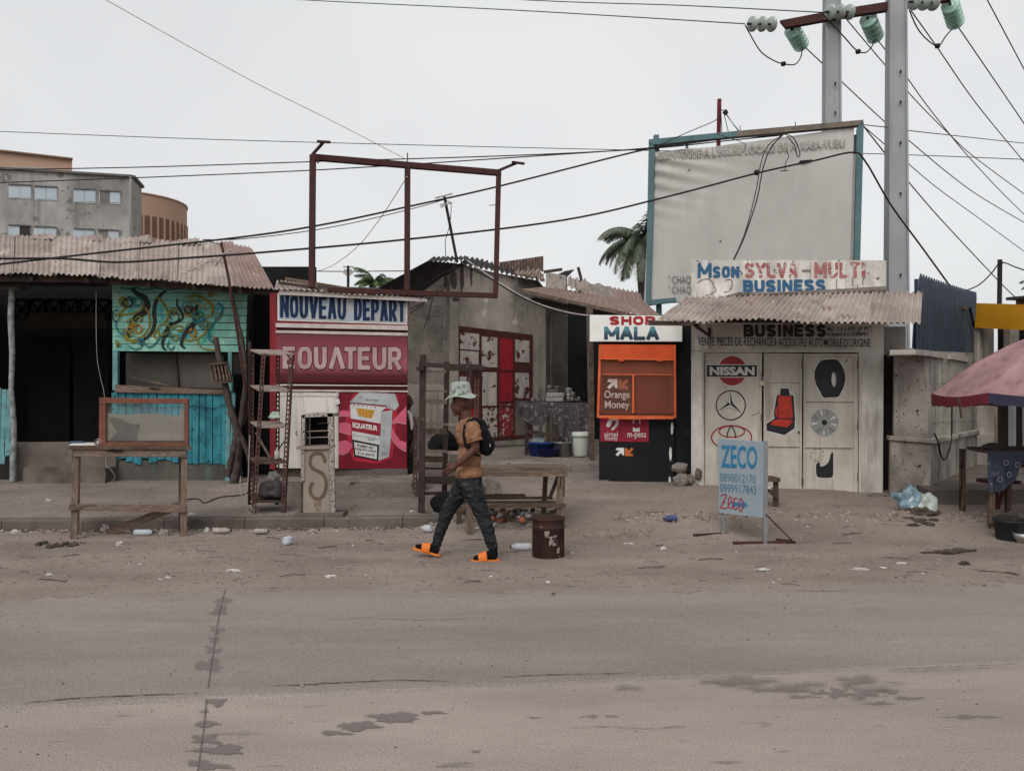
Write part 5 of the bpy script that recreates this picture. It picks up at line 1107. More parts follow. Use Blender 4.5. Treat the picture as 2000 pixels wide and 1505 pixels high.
# paintings on the doors
C0 = -0.0275; M_bk2 = mat('enamel_black', (0.013, 0.013, 0.017), 0.5, (0.02, 0.02, 0.024), 5, bump=0.05); M_rd2 = mat('enamel_red', (0.24, 0.018, 0.022), 0.5, (0.19, 0.015, 0.02), 4, bump=0.05); M_wh2 = mat('enamel_white', (0.52, 0.50, 0.47), 0.5, bump=0); M_gy2 = mat('enamel_grey', (0.20, 0.20, 0.195), 0.5, (0.14, 0.14, 0.14), 10, bump=0.05); M_sr = mat('enamel_scarlet', (0.42, 0.035, 0.018), 0.5, (0.33, 0.028, 0.018), 5, bump=0.05)
dv = lambda pts: [(1340 + x / 4.702, 660 + y / 4.703) for x, y in pts]
def dpaint(pts, k, m_, par_): flat(fz, dv(pts), C0 + 0.0012 * k, m_, par_)
dpaint(ring(424, 300, 142, 144), 0, M_wh2, d1); dpaint(ring(424, 300, 134, 136), 1, M_rd2, d1)
dpaint([(180, 240), (662, 240), (662, 362), (180, 362)], 2, M_wh2, d1); dpaint([(190, 248), (652, 248), (652, 354), (190, 354)], 3, M_bk2, d1)
lettering(fz, 'NISSAN', 1340 + 216 / 4.7, 660 + 262 / 4.7, 1340 + 630 / 4.7, 660 + 342 / 4.7, C0 + 0.0052, M_wh2, d1, 0.05)
obj('star_ring', ribbon(MB(), fz, dv(ring(411, 617, 134, 134, 36)), 2.4, C0 + 0.001, True), M_bk2, d1)
for k, (tip, s1, s2) in enumerate((((405, 500), (383, 600), (428, 600)), ((300, 662), (392, 592), (408, 632)), ((512, 690), (424, 594), (398, 630)))):
    dpaint([tip, s1, (408, 612), s2], 0.6 + 0.2 * k, M_wh2, d1); dpaint([tip, s1 if k else s2, (408, 612)], 1.6 + 0.2 * k, M_bk2, d1)
    obj('star_line', ribbon(MB(), fz, dv([s1, tip, s2]), 0.9, C0 + 0.0042 + 0.0003 * k), M_bk2, d1)
obj('oval_mark', ribbon(MB(), fz, dv(ring(418, 912, 185, 108, 40)), 2.6, C0 + 0.001, True), M_rd2, d1); obj('oval_mark', ribbon(MB(), fz, dv(ring(420, 858, 118, 52, 30)), 2.3, C0 + 0.0016, True), M_rd2, d1); obj('oval_mark', ribbon(MB(), fz, dv(smooth_line([(375, 915), (385, 860), (415, 808), (445, 860), (458, 920)], 6)), 2.2, C0 + 0.0024), M_bk2, d1)
# seat
dpaint([(862, 455), (955, 455), (965, 520), (1000, 525), (1012, 740), (1008, 830), (960, 880), (910, 900), (840, 890), (735, 855), (728, 780), (800, 735), (798, 680), (828, 520), (858, 515)], 0, M_wh2, d2)
dpaint([(870, 462), (945, 462), (955, 522), (990, 528), (1003, 740), (998, 828), (905, 890), (742, 850), (738, 788), (815, 738), (806, 690), (835, 522), (862, 520)], 1, M_bk2, d2)
dpaint([(850, 530), (965, 532), (978, 640), (975, 735), (845, 735), (842, 640)], 2, M_sr, d2); dpaint([(838, 620), (840, 730), (820, 700), (818, 660)], 2.3, M_sr, d2)
dpaint([(975, 650), (985, 730), (978, 735)], 2.5, M_sr, d2); dpaint([(835, 745), (965, 748), (982, 770), (930, 820), (775, 795), (790, 765)], 2.7, M_sr, d2)
for pts_ in ([(845, 560), (850, 690), (850, 735)], [(962, 560), (945, 690), (940, 735)], [(852, 690), (940, 690)]): obj('seat_line', ribbon(MB(), fz, dv(pts_), 0.9, C0 + 0.005), M_bk2, d2)
# tyre, wheel cover, rubbed disc, mud flap
dpaint([(1275, 185), (1380, 185), (1440, 240), (1478, 350), (1470, 420), (1440, 500), (1400, 552), (1250, 552), (1205, 470), (1172, 350), (1185, 270), (1220, 205)], 0, M_wh2, d3)
dpaint(smooth_line([(1262, 200), (1320, 194), (1390, 200), (1438, 260), (1466, 350), (1456, 430), (1425, 500), (1395, 540), (1320, 545), (1262, 543), (1225, 480), (1195, 420), (1180, 350), (1192, 280), (1225, 222)], 4, True), 1, M_bk2, d3)
dpaint(smooth_line([(1352, 312), (1378, 330), (1385, 390), (1375, 440), (1358, 452), (1340, 420), (1336, 360)], 5, True), 2, M_gy2, d3); dpaint(smooth_line([(1350, 318), (1368, 340), (1372, 390), (1364, 440), (1350, 430), (1340, 380)], 5, True), 3, M_wh2, d3)
dpaint(ring(1272, 774, 136, 132, 36), 0, M_wh2, d3); dpaint(ring(1272, 774, 130, 128, 36), 1, mat('enamel_mid_grey', (0.235, 0.235, 0.23), 0.5, (0.19, 0.19, 0.185), 9, bump=0), d3)
for k in range(9):
    a = k * 40 + 12; ca, sa = math.cos(math.radians(a)), math.sin(math.radians(a)); pt = lambda r_, w_: (1272 + r_ * ca - w_ * sa, 774 + r_ * sa + w_ * ca)
    dpaint([pt(62, -6), pt(116, -15), pt(118, 14), pt(62, 6)], 2, M_gy2 if k % 2 else M_wh2, d3); obj('spoke_line', ribbon(MB(), fz, dv([pt(58, -9), pt(122, -19)]), 0.8, C0 + 0.0032), MATS['enamel_black'], d3)
dpaint(ring(1272, 775, 26, 26, 20), 3, M_bk2, d3)
obj('rubbed_disc', ribbon(MB(), fz, dv(ring(1207, 1075, 62, 56, 26)), 1.6, C0 + 0.001, True), mat('rubbed_brown', (0.16, 0.13, 0.10), 0.8, wear=0.48, wear_s=60), d3); obj('rubbed_disc', ribbon(MB(), fz, dv([(1160, 1060), (1210, 1050), (1255, 1085), (1200, 1110)]), 1.0, C0 + 0.0014), MATS['rubbed_brown'], d3)
dpaint(smooth_line([(1222, 1130), (1236, 1140), (1240, 1168), (1268, 1165), (1305, 1130), (1325, 1060), (1345, 1038), (1362, 1050), (1362, 1150), (1360, 1260), (1335, 1290), (1230, 1290), (1195, 1270), (1188, 1210), (1190, 1150)], 4, True), 0, M_wh2, d3)
dpaint(smooth_line([(1222, 1137), (1231, 1150), (1236, 1178), (1272, 1172), (1312, 1135), (1330, 1070), (1345, 1046), (1354, 1060), (1354, 1150), (1352, 1255), (1330, 1282), (1235, 1282), (1202, 1265), (1196, 1210), (1197, 1160)], 4, True), 1.2, M_bk2, d3)
obj('threshold', fzp([(1368, 972), (1684, 985), (1684, 966), (1368, 950)], -0.3, -0.06), M_conc_d, shop)

# rocks at the shop corner
def rock(c, r, seed, m_=M_conc, flat_=0.8):
    bm = bmesh.new(); bmesh.ops.create_icosphere(bm, subdivisions=3, radius=1)
    me = bpy.data.meshes.new('rock')
    for v in bm.verts:
        q = v.co.copy(); k = 1 + 0.30 * noise.noise(q * 1.3 + Vector((seed, seed, 0))) + 0.12 * noise.noise(q * 4 + Vector((seed, 1, 0)))
        q = Vector((round(q.x * 2.2) / 2.2 * 0.35 + q.x * .65, round(q.y * 2.2) / 2.2 * 0.35 + q.y * .65, round(q.z * 2.5) / 2.5 * 0.35 + q.z * .65))
        v.co = Vector((q.x * r[0], q.y * r[1], q.z * r[2])) * k + Vector(c)
    bm.to_mesh(me); bm.free(); return me
M_rock = mat('grey_rock', (0.23, 0.20, 0.18), 0.95, (0.13, 0.11, 0.10), 5, bump=0.6, bs=30)
for nm, px_, py_, r_, sd_, lab in (('rock', 1328, 938, (.105, .1, .13), 1, 'rounded lower rock between the black kiosk and the parts shop'), ('rock', 1327, 913, (.12, .09, .075), 2, 'pale flat rock lying on top of the rounded one'),
                                   ('rock', 1349, 935, (.06, .06, .07), 3, 'small light rock beside the shop wall corner'), ('rock', 1358, 948, (.05, .05, .045), 4, 'lowest small stone at the shop wall corner'), ('rock', 1364, 925, (.05, .06, .09), 5, 'dark stone wedged behind the door edge of the parts shop')):
    tag(obj(nm, rock(at(px_, py_, 11.9), r_, sd_ * 7.3), M_rock if sd_ != 5 else M_conc_d), lab, 'rock')
# ------------------------------------------------------------------ concrete boundary wall, palisade and forecourt slab on the right
M_cw = mat('pitted_concrete', (0.31, 0.278, 0.25), 0.95, (0.20, 0.176, 0.157), 2.2, spec=.05, streak=(0.12, 0.102, 0.09), streak_s=7, streak_t=0.575, spot=(0.06, 0.052, 0.047), spot_s=19, spot_t=0.625, grime=.45, grime_s=2, spot_w=0.03, bump=0.5, bs=40)
M_cw2 = mat('streaked_concrete', (0.35, 0.318, 0.288), 0.9, (0.255, 0.228, 0.204), 1.5, streak=(0.12, 0.102, 0.09), streak_s=8, streak_t=0.55, spot=(0.09, 0.076, 0.067), spot_s=12, spot_t=.64, grime=.45, grime_s=2, bump=0.3, bs=30)
f1 = frpx(1738, 11.05, 1822, 10.95)
f2 = frpx(1820, 11.0, 1928, 15.2)
bw = thing('boundary_wall', 'stained concrete wall with projecting ledge right of the parts shop', 'wall', f1.at(1790, 975))
obj('wall_front', MB().pxpoly(f1, [(1738, 1005), (1812, 1008), (1820, 858), (1740, 852)], -0.08, 0.0), M_cw, bw)
obj('wall_front', MB().pxpoly(f1, [(1748, 856), (1815, 860), (1817, 688), (1750, 690)], -0.12, -0.05), M_cw, bw)
obj('ledge', MB().pxpoly(f1, [(1735, 859), (1822, 866), (1822, 857), (1735, 850)], -0.1, 0.035), M_cw, bw, bevel=0.012)
obj('ledge', MB().pxpoly(f2, [(1819, 866.5), (1929, 842), (1929, 834), (1819, 857)], -0.3, 0.05), M_cw2, bw, bevel=0.012)
obj('wall_side', MB().pxpoly(f2, [(1815, 1000), (1925, 950), (1927, 838), (1820, 860)], -0.3, 0.0), M_cw2, bw)
obj('wall_side', MB().pxpoly(f2, [(1820, 860), (1925, 838), (1925, 690), (1818, 684)], -0.3, -0.06), M_cw2, bw)
for (a, b, fr_, s_) in ((1744, 1785, f1, -0.12), (1788, 1822, f2, 0.10), (1823, 1850, f2, 0.16), (1858, 1895, f2, 0.16)):
    y_ = 688 + (1785 - a) * 0.0 + ((a - 1787) * 0.13 if fr_ is f2 else (1785 - a) * 0.07)
    mb = MB().pxpoly(fr_, [(a, y_ + 4), (b, y_ + 4 + s_ * (b - a)), (b, y_ - 7 + s_ * (b - a)), (a, y_ - 6)], -0.3, 0.0); mb.jitter(0.01, 6); obj('coping', mb, mat('pale_coping', (0.36, 0.33, 0.30), 0.9, (0.25, 0.22, 0.2), 5, bump=0.4), bw)
obj('wall_and_gap_shade', MB().pxrect(f1, 1726, 632, 1788, 690, -0.55, -0.45), M_block, bw)
obj('wall_and_gap_shade', MB().pxrect(f1, 1712, 640, 1775, 985, -0.6, -0.5), M_int2, bw)  # dark panel added to put the gap's shadow and damp in colour
tag(obj('chain', MB().tube([f2.at(x_, y_, .05) for x_, y_ in smooth_line([(1852, 775), (1851, 850), (1846, 880), (1838, 897), (1830, 888), (1824, 862), (1817, 846)], 6)], 0.012, 6), M_cable), 'dark rope hanging in a loop against the stained boundary wall', 'rope')
for r_ in range(3):                                                     # block courses shown on the side wall
    for c__ in range(3):
        x0 = 1836 + c__ * 27 - r_ * 2; y0 = 712 + r_ * 40 - (x0 - 1836) * 0.05
        obj('block', MB().pxpoly(f2, [(x0, y0 + 37 - r_), (x0 + 26, y0 + 36 - 3 * r_), (x0 + 26, y0 + 1 - r_), (x0, y0)], -0.1, -0.056 + rnd.uniform(0, .006)), M_cw2, bw)
pal = thing('palisade_fence', 'dark blue steel palisade with spiked tops above the boundary wall', 'fence', f2.at(1790, 682))
M_pal = mat('slate_blue_steel', (0.030, 0.045, 0.066), 0.6, (0.023, 0.034, 0.05), 3, streak=(0.042, 0.06, 0.082), streak_t=0.6, bump=0.1)
f3 = frpx(1795, 11.6, 1912, 15.0)
ty = lambda x_: 540 + (x_ - 1797) * 0.40 - (x_ - 1797) ** 2 * 0.0006
by_ = lambda x_: 684 + (x_ - 1790) * 0.1
ly = lambda x_: 590 + (x_ - 1797) * 0.05 if x_ < 1850 else 592 + (x_ - 1850) * .12
obj('backing_sheet', MB().pxpoly(f3, [(1788, by_(1788)), (1909, by_(1909)), (1909, ly(1909) - 4), (1793, ly(1793))], -0.05, -0.03), M_pal, pal)
obj('rail', MB().pxpoly(f3, [(1790, 600), (1906, 622), (1906, 600), (1792, 578)], -0.03, -0.015), M_pal, pal)
x_ = 1797.0; k = 0
while x_ < 1907:
    w_ = 5.4 - (x_ - 1797) * 0.022; y0_ = ty(x_)
    obj('pale', MB().pxpoly(f3, [(x_ - 2, by_(x_)), (x_ + w_ * .62 - 2, by_(x_) + .3), (x_ + w_ * .62, y0_ + 3), (x_ + w_ * .45, y0_ - 6), (x_, y0_ + 2.0)], -0.015, 0.008), M_pal, pal)
    x_ += w_; k += 1
obj('gate_post', MB().bar(at(1790, 684, 11.5), at(1790, 545, 11.5), 0.04, 0.05), M_pal, pal)
obj('stay', MB().bar(f3.at(1888, 600, .05), f3.at(1908, 690, .05), 0.04, 0.03), M_cable, pal)
# forecourt slab
sl = MB(); sl.hexa([at(1812, 1000, 10.45), at(2100, 1000, 10.6), V(11, 16, 0.0), V(6.2, 14, 0.0)], [at(1815, 957, 10.45), at(2100, 955, 10.6), V(11, 16, 0.42), V(6.2, 14, 0.42)])
sm = bake_mods(sl, [('SUBSURF', {'levels': 4, 'render_levels': 4, 'subdivision_type': 'SIMPLE'})])
for v in sm.vertices: v.co += noise.noise_vector(v.co * 4) * 0.014
tag(obj('forecourt_slab', sm, M_conc_d), kind='structure')
# yellow fronted shop behind
f4 = frpx(1905, 14.2, 2000, 13.2)
ys = thing('yellow_shop', 'low shop with plain yellow fascia and grey doors at the right edge', 'shop', f4.at(1960, 930))
M_yel = mat('mustard_board', (0.46, 0.215, 0.012), 0.55, (0.40, 0.18, 0.012), 2, bump=0.05)
obj('fascia', MB().pxpoly(f4, [(1911, 640), (2080, 648), (2080, 597), (1915, 592)], -0.05, 0.08), M_yel, ys)
obj('front_wall', MB().pxpoly(f4, [(1911, 960), (2080, 960), (2080, 640), (1911, 640)], -0.5, -0.4), M_int2, ys)
obj('side_post', MB().pxrect(f4, 1907, 640, 1913, 940, -0.3, 0.05), M_plas, ys)
obj('roof_wall', MB().pxpoly(f4, [(1955, 600), (2080, 598), (2080, 572), (1955, 584)], -0.6, -0.3), M_block, ys)
obj('roof_edge', MB().bar(f4.at(1950, 583, -.3), f4.at(2080, 571, -.3), 0.3, 0.05), M_roofd, ys)
for (p, q) in (((1888, 597), (1918, 592)), ((1905, 607), (1932, 602))): obj('roof_timber', MB().bar(f4.at(*p, .3), f4.at(*q, .5), 0.06, 0.05), M_wood, ys)
obj('pillar', MB().pxrect(f4, 1941, 640, 1954, 770, -0.38, -0.2), M_wall, ys)
M_gd = mat('grey_sliding_door', (0.27, 0.28, 0.29), 0.5, (0.22, 0.23, 0.24), 2, bump=0.05)
for xa, xb in ((1937, 1948), (1964, 2040)): obj('door', MB().pxrect(f4, xa, 770, xb, 878, -0.38, -0.34), M_gd, ys)
obj('sill', MB().pxrect(f4, 1934, 878, 2060, 886, -0.38, -0.25), M_wall, ys)
pp = thing('service_pole', 'thin dark service pole above the yellow fascia', 'pole', f4.at(1952, 590, -1)); obj('pole', MB().tube([at(1952, 596, 16), at(1953, 507, 16)], 0.045, 8), M_cable, pp); obj('cap_arm', MB().bar(at(1953, 512, 16), at(1959, 513, 15.9), 0.03, 0.03), M_cable, pp)

# ------------------------------------------------------------------ parasol stall
pc = V(6.3, 9.15, 0)
um = thing('parasol', 'faded pink market parasol with red and navy valance', 'parasol', (pc.x, pc.y, gz(pc.x, pc.y)))
M_pink = mat('faded_pink_canvas', (0.33, 0.20, 0.207), 0.9, (0.255, 0.148, 0.157), 3, spec=.1, spot=(0.20, 0.105, 0.11), spot_s=6, spot_t=0.62, spot_w=0.08, bump=0.3, bs=25, grime=.3, grime_s=3)
M_val = mat('maroon_valance', (0.125, 0.018, 0.026), 0.8, bump=0.2); M_nav = mat('navy_valance', (0.034, 0.033, 0.055), 0.9, (0.024, 0.023, 0.04), 5, bump=0.2)
R_, zr, za_ = 1.36, 1.635, 2.36
apex = V(pc.x, pc.y, za_)
def canopy(a0, a1):
    def fn(u, v):
        a = a0 + (a1 - a0) * u; rr = R_ * v; sag = 1 - 0.03 * math.sin(math.pi * u) * v
        z = za_ - (za_ - zr) * (v ** 1.7) - 0.045 * math.sin(math.pi * u) * v * v + 0.012 * noise.noise(Vector((u * 3, v * 4, a0)))
        return V(pc.x + rr * sag * math.cos(a), pc.y + rr * sag * math.sin(a), z)
    return MB().patch(fn, 10, 14)
for k in range(8):
    a0 = math.pi / 8 + k * math.pi / 4 + 0.06; a1 = a0 + math.pi / 4
    obj('canopy_panel', canopy(a0, a1), M_pink, um)
    m_ = M_val if k in (3, 7) else M_nav
    def vf(u, v, a0=a0, a1=a1):
        a = a0 + (a1 - a0) * u; sag = 1 - 0.03 * math.sin(math.pi * u)
        return V(pc.x + R_ * (sag + .006) * math.cos(a), pc.y + R_ * (sag + .006) * math.sin(a), zr - 0.045 * math.sin(math.pi * u) + 0.01 - v * (0.115 + 0.01 * math.sin(u * 20)))
    obj('valance', MB().patch(vf, 10, 3, True, 0.002), m_, um)
    obj('rib', MB().tube([apex - V(0, 0, .03), V(pc.x + R_ * .5 * math.cos(a0), pc.y + R_ * .5 * math.sin(a0), za_ - (za_ - zr) * .31 - .02), V(pc.x + R_ * math.cos(a0), pc.y + R_ * math.sin(a0), zr - .01)], 0.008, 5), M_alu, um)
obj('pole', MB().tube([V(pc.x, pc.y, 0.1), V(pc.x, pc.y, za_ + .03)], 0.02, 8), M_alu, um)
obj('rib_end', MB().tube([at(1872, 775, 8.6), at(1878, 816, 8.7)], 0.012, 5), M_wood, um)
obj('pole_base', MB().lathe([(0.22, 0.1), (0.22, 0.2), (0.05, 0.26)], 16, V(pc.x, pc.y, 0.05)), M_conc, um)
f5 = frpx(1930, 9.25, 2010, 9.15)
stl = thing('stall_table', 'stall table with dark blue spotted cloth under the pink parasol', 'table', f5.at(1975, 1040))
M_sp = mat('navy_print_cloth', (0.032, 0.037, 0.06), 0.8, (0.05, 0.055, 0.08), 5, spot=(0.13, 0.135, 0.16), spot_s=9, spot_t=0.64, spot_w=0.05, bump=0.3)
obj('tabletop', MB().hexa([f5.at(1930, 886, 0), f5.at(2080, 884, 0), f5.at(2080, 884, -.8), f5.at(1930, 886, -.8)], [f5.at(1930, 880, 0), f5.at(2080, 878, 0), f5.at(2080, 878, -.8), f5.at(1930, 880, -.8)]), M_wood_d, stl)
def cl2(u, v):
    x_ = 1927 + 150 * u; hb = 948 + 12 * math.sin(u * 9 + .8) - 34 * sst(0.30, 0.5, u); return f5.at(x_, 880 + (hb - 880) * v, 0.02 + 0.03 * v * (1 + math.sin(u * 40)))
obj('cloth', MB().patch(cl2, 60, 10), M_sp, stl)
for (x_, y_) in ((1960, 902), (1982, 906), (1966, 925), (1948, 934), (1992, 922)):
    obj('cloth_ring', ribbon(MB(), f5, ring(x_, y_, 4.2, 4.6, 14), 2.0, 0.088, True), mat('ring_print', (0.17, 0.175, 0.2), 0.8, bump=0), stl); flat(f5, ring(x_, y_, 1.3, 1.4, 8), 0.089, M_black, stl, 'cloth_dot')
for (x_, dy_, yb) in ((1938, 0, 1045), (2050, 0, 1050), (1948, .7, 1030), (2045, .7, 1030)): obj('leg', MB().bar(f5.at(x_, yb, -.03) + V(0, dy_, 0), f5.at(x_, 884, -.03) + V(0, dy_, 0), 0.055, 0.055, (0, 1, 0)), M_wood, stl)
obj('stretcher', MB().bar(f5.at(1928, 1016, .02), f5.at(2060, 1018, .02), 0.05, 0.06), M_wood, stl)
tag(obj('cloth_bundle', rock(f5.at(1958, 881, -.3) + V(0, 0, .03), (.13, .1, .05), 4.4), mat('dark_goods', (0.06, 0.05, 0.05), 0.8)), 'small dark bundle lying on the stall table under the parasol', 'bundle')
p = gp(1972, 1054)
sb = thing('dark_bucket', 'black plastic bucket on the ground below the stall table', 'bucket', p)
M_bb = mat('black_plastic', (0.018, 0.02, 0.022), 0.5, bump=0.05)
obj('bucket_body', MB().lathe([(0.125, 0), (0.13, .01), (0.160, .20), (0.168, .205), (0.168, .225), (.15, .225), (.12, .03), (0.002, .03)], 24, p, cap=False), M_bb, sb)
obj('bucket_load', rock(p + V(0, 0, .22), (.14, .14, .06), 8.8), M_int2, sb)
p = gp(2000, 1060); tag(obj('metal_bowl', MB().lathe([(0.06, 0), (.1, .05), (.115, .11), (.105, .11), (.05, .02), (.002, .015)], 20, p, cap=False), M_pot), 'dull metal bowl on the ground at the right edge beside the black bucket', 'bowl')
M_stl = mat('stool_maroon', (0.05, 0.012, 0.014), .8)
obj_leg = thing('red_stool', 'dark red stool frame half hidden under the stall table', 'stool', f5.at(1975, 1005, -.5))
for (p, q) in (((1963, 950), (1976, 1005)), ((1973, 950), (1980, 1005)), ((1995, 950), (1978, 1005))): obj('leg', MB().bar(f5.at(*p, -.5), f5.at(*q, -.5), 0.03, 0.03, (0, 1, 0)), M_stl, obj_leg)
obj('seat', MB().box(f5.at(1980, 948, -.5), (.36, .3, .04)), M_stl, obj_leg)

# plastic bag of rubbish by the wall
def crumple(c, r, seed, amp=0.35):
    bm = bmesh.new(); bmesh.ops.create_icosphere(bm, subdivisions=4, radius=1); me = bpy.data.meshes.new('bag')
    for v in bm.verts:
        q = v.co.copy(); k = 1 + amp * noise.noise(q * 1.6 + Vector((seed, 0, 0))) + amp * .6 * abs(noise.noise(q * 4 + Vector((0, seed, 0)))) - .2 * amp * abs(noise.noise(q * 9 + Vector((seed, 0, 2))))
        v.co = Vector((q.x * r[0], q.y * r[1], max(q.z, -.55) * r[2])) * k + Vector(c)
    bm.to_mesh(me); bm.free()
    me.polygons.foreach_set('use_smooth', [True] * len(me.polygons))
    return me
p = gp(1790, 1002)
bg = thing('rubbish_bag', 'pale blue and white plastic rubbish bag at the foot of the boundary wall', 'rubbish', p)
obj('blue_bag', crumple(p + V(-.07, .05, .15), (.16, .13, .14), 3.1, .55), mat('thin_blue_plastic', (0.20, 0.29, 0.34), 0.4, (0.11, 0.18, 0.22), 9, bump=0.6, bs=30, spot=(0.5, 0.56, 0.58), spot_s=12, spot_t=0.6), bg)
obj('white_bag', crumple(p + V(.11, 0, .11), (.12, .12, .13), 5.1, .55), mat('thin_white_plastic', (0.42, 0.47, 0.43), 0.4, (0.3, 0.34, 0.31), 9, bump=0.6, bs=30), bg)
obj('soil', crumple(p + V(.02, -.05, .03), (.19, .11, .07), 7.1), mat('dark_litter', (0.085, 0.065, 0.055), 0.9), bg)
tag(obj('flat_stone', rock(gp(1715, 968), (.13, .08, .035), 12.2), M_conc_d), 'dark flat stone between the parts shop and the boundary wall', 'stone')

# ------------------------------------------------------------------ big faded billboard behind
f6 = frpx(1268, 16.1, 1685, 15.0)
bb = thing('billboard', 'large faded beige billboard in a teal steel frame behind the shop parapet', 'billboard', f6.at(1480, 596))
M_bbd = mat('faded_banner', (0.435, 0.418, 0.395), 0.6, (0.40, 0.382, 0.36), 0.8, streak=(0.465, 0.447, 0.425), streak_t=0.6, bump=0.05, grime=.12, grime_s=.9)
M_teal = mat('teal_steel', (0.085, 0.155, 0.165), 0.6, (0.065, 0.12, 0.13), 4, spot=(0.10, 0.085, 0.075), spot_s=9, spot_t=0.68, bump=0.1)
def banner(u, v):
    x_ = 1272 + 396 * u - 14 * (1 - v) * (1 - u * .3); yb = 590; yt = 297 - 47 * u + 7 * math.sin(u * 3.1) * (1 - u)
    y_ = yb + (yt - yb) * v
    d = math.hypot(u - 0.0, (v - 1.0) * .8)
    c = 0.03 * math.exp(-((u * .9 + (1 - v)) / .35) ** 2) * math.sin((1 - v) * 70 - u * 26) * (1 if v > .6 else v / .6)
    return f6.at(x_, y_, 0.02 + c * 1.3)
obj('banner', MB().patch(banner, 70, 70), M_bbd, bb)
for pxs in ([(1262, 596), (1272, 585), (1280, 290), (1268, 277)], [(1665, 585), (1677, 585), (1686, 240), (1673, 252)], [(1256, 598), (1320, 590), (1320, 582), (1272, 586)]):
    obj('frame_bar', MB().pxpoly(f6, pxs, -0.05, 0.09), M_teal, bb)
obj('frame_bar', MB().pxpoly(f6, [(1270, 286), (1440, 269), (1440, 258.5), (1268, 275)], -0.05, 0.09), M_teal, bb)
obj('frame_bar', MB().pxpoly(f6, [(1440, 269), (1684, 247), (1685, 237), (1440, 258.5)], -0.05, 0.09), mat('stained_beam', (0.17, 0.14, 0.115), 0.8, (0.10, 0.085, 0.07), 5, bump=0.3), bb)
obj('back_panel', MB().pxpoly(f6, [(1276, 592), (1668, 582), (1674, 300), (1284, 330)], -0.06, -0.04), M_bbd, bb)
obj('frame_tie', MB().bar(f6.at(1342, 277, .02), f6.at(1342, 290, .02), .05, .03), M_teal, bb)
for x_ in (1270, 1660): obj('support', MB().bar(f6.at(x_ + 20, 900, -.15), f6.at(x_ + 10, 260, -.15), .1, .1, (0, 1, 0)), M_teal, bb)
obj('frame_rod', MB().tube([f6.at(1445, 246), f6.at(1446, 262)], .008, 5), M_cable, bb); obj('frame_rod', MB().tube([f6.at(1553, 238), f6.at(1554, 252)], .008, 5), M_cable, bb)
M_bo = mat('banner_letter_outline', (0.15, 0.135, 0.12), 0.7, bump=0); M_bi = mat('banner_letter', (0.48, 0.455, 0.42), 0.7, bump=0)  # darker ink for the banner's letter outlines and small words
lettering(f6, "BIENVENUE A L'EGLISE LOCALE DE N' KASA-VUBU", 1287, 298, 1650, 314, 0.058, M_bo, bb, 0.028, -25.5); lettering(f6, "BIENVENUE A L'EGLISE LOCALE DE N' KASA-VUBU", 1287.8, 299.2, 1650, 313.6, 0.061, M_bi, bb, -0.004, -25.5)
lettering(f6, 'CHAQUE', 1313, 540, 1366, 556.5, 0.05, M_bo, bb, 0.0, -1); lettering(f6, 'CHAQUE', 1313, 559.5, 1366, 575.5, 0.05, M_bo, bb, 0.0, -1)
for y_ in (541, 560.5): flat(f6, ring(1307.5, y_, 1.4, 1.6, 8), 0.05, M_bo, bb, 'bullet_mark')
flat(f6, [(1559, 319), (1563, 315), (1586, 313), (1584, 317), (1576, 318), (1570, 321)], 0.05, M_black, bb, 'tear'); flat(f6, [(1342, 336), (1349, 331), (1347, 336)], 0.06, M_black, bb, 'tear'); flat(f6, ring(1407, 471, 1.6, 1.6, 8), 0.045, M_black, bb, 'tear')
# red post with a pulley behind the billboard
rp = thing('red_post', 'short dark red post with tied wires above the billboard', 'post', at(1404, 268, 16.4))
obj('post', MB().bar(at(1403, 300, 16.4), at(1405, 194, 16.4), .07, .07, (0, 1, 0)), M_val, rp); obj('knot', MB().lathe([(.02, -.05), (.06, 0), (.02, .06)], 10, at(1417, 220, 16.3)), M_cable, rp)
for pts_ in ([(1406, 212), (1417, 220), (1430, 240), (1445, 258)], [(1408, 214), (1410, 262)], [(1414, 222), (1423, 260)], [(1417, 222), (1442, 256)]): obj('wire', MB().tube([at(x_, y_, 16.3) for x_, y_ in pts_], .008, 5), M_cable, rp)
# ------------------------------------------------------------------ twin power pylon with cross-arm and glass insulators
M_pole = mat('galvanised_grey', (0.30, 0.315, 0.33), 0.65, (0.255, 0.268, 0.282), 1.2, streak=(0.22, 0.23, 0.245), streak_t=0.62, bump=0.1, bs=20)
tw = thing('power_pylon', 'twin grey power poles joined by a dark red cross-arm', 'pylon', V(7.1, 16.2, 0))
for (xp, Y, wb, wt) in ((1749, 16.0, 0.415, 0.29), (1623, 16.6, 0.34, 0.27)):
    X = (xp - CX) / F * Y
    mb = MB(); zt = 10.0; mb.hexa([V(X - wb / 2, Y - .14, 0), V(X + wb / 2, Y - .14, 0), V(X + wb / 2, Y + .14, 0), V(X - wb / 2, Y + .14, 0)], [V(X - wt / 2, Y - .11, zt), V(X + wt / 2, Y - .11, zt), V(X + wt / 2, Y + .11, zt), V(X - wt / 2, Y + .11, zt)])
    po = obj('pole', mb, M_pole, tw)
    for s_ in (-1, 1): obj('flange', MB().hexa([V(X + s_ * wb / 2 - .02, Y - .17, 0), V(X + s_ * wb / 2 + .02, Y - .17, 0), V(X + s_ * wb / 2 + .02, Y - .14, 0), V(X + s_ * wb / 2 - .02, Y - .14, 0)], [V(X + s_ * wt / 2 - .02, Y - .14, zt), V(X + s_ * wt / 2 + .02, Y - .14, zt), V(X + s_ * wt / 2 + .02, Y - .11, zt), V(X + s_ * wt / 2 - .02, Y - .11, zt)]), M_pole, po)
    for z in (2.5, 4.0, 5.6, 6.6, 7.4, 8.0): obj('bolt', MB().box(V(X + .02, Y - .17, z), (.025, .03, .06)), M_cable, po)
f7 = frpx(1530, 16.75, 1850, 15.8)
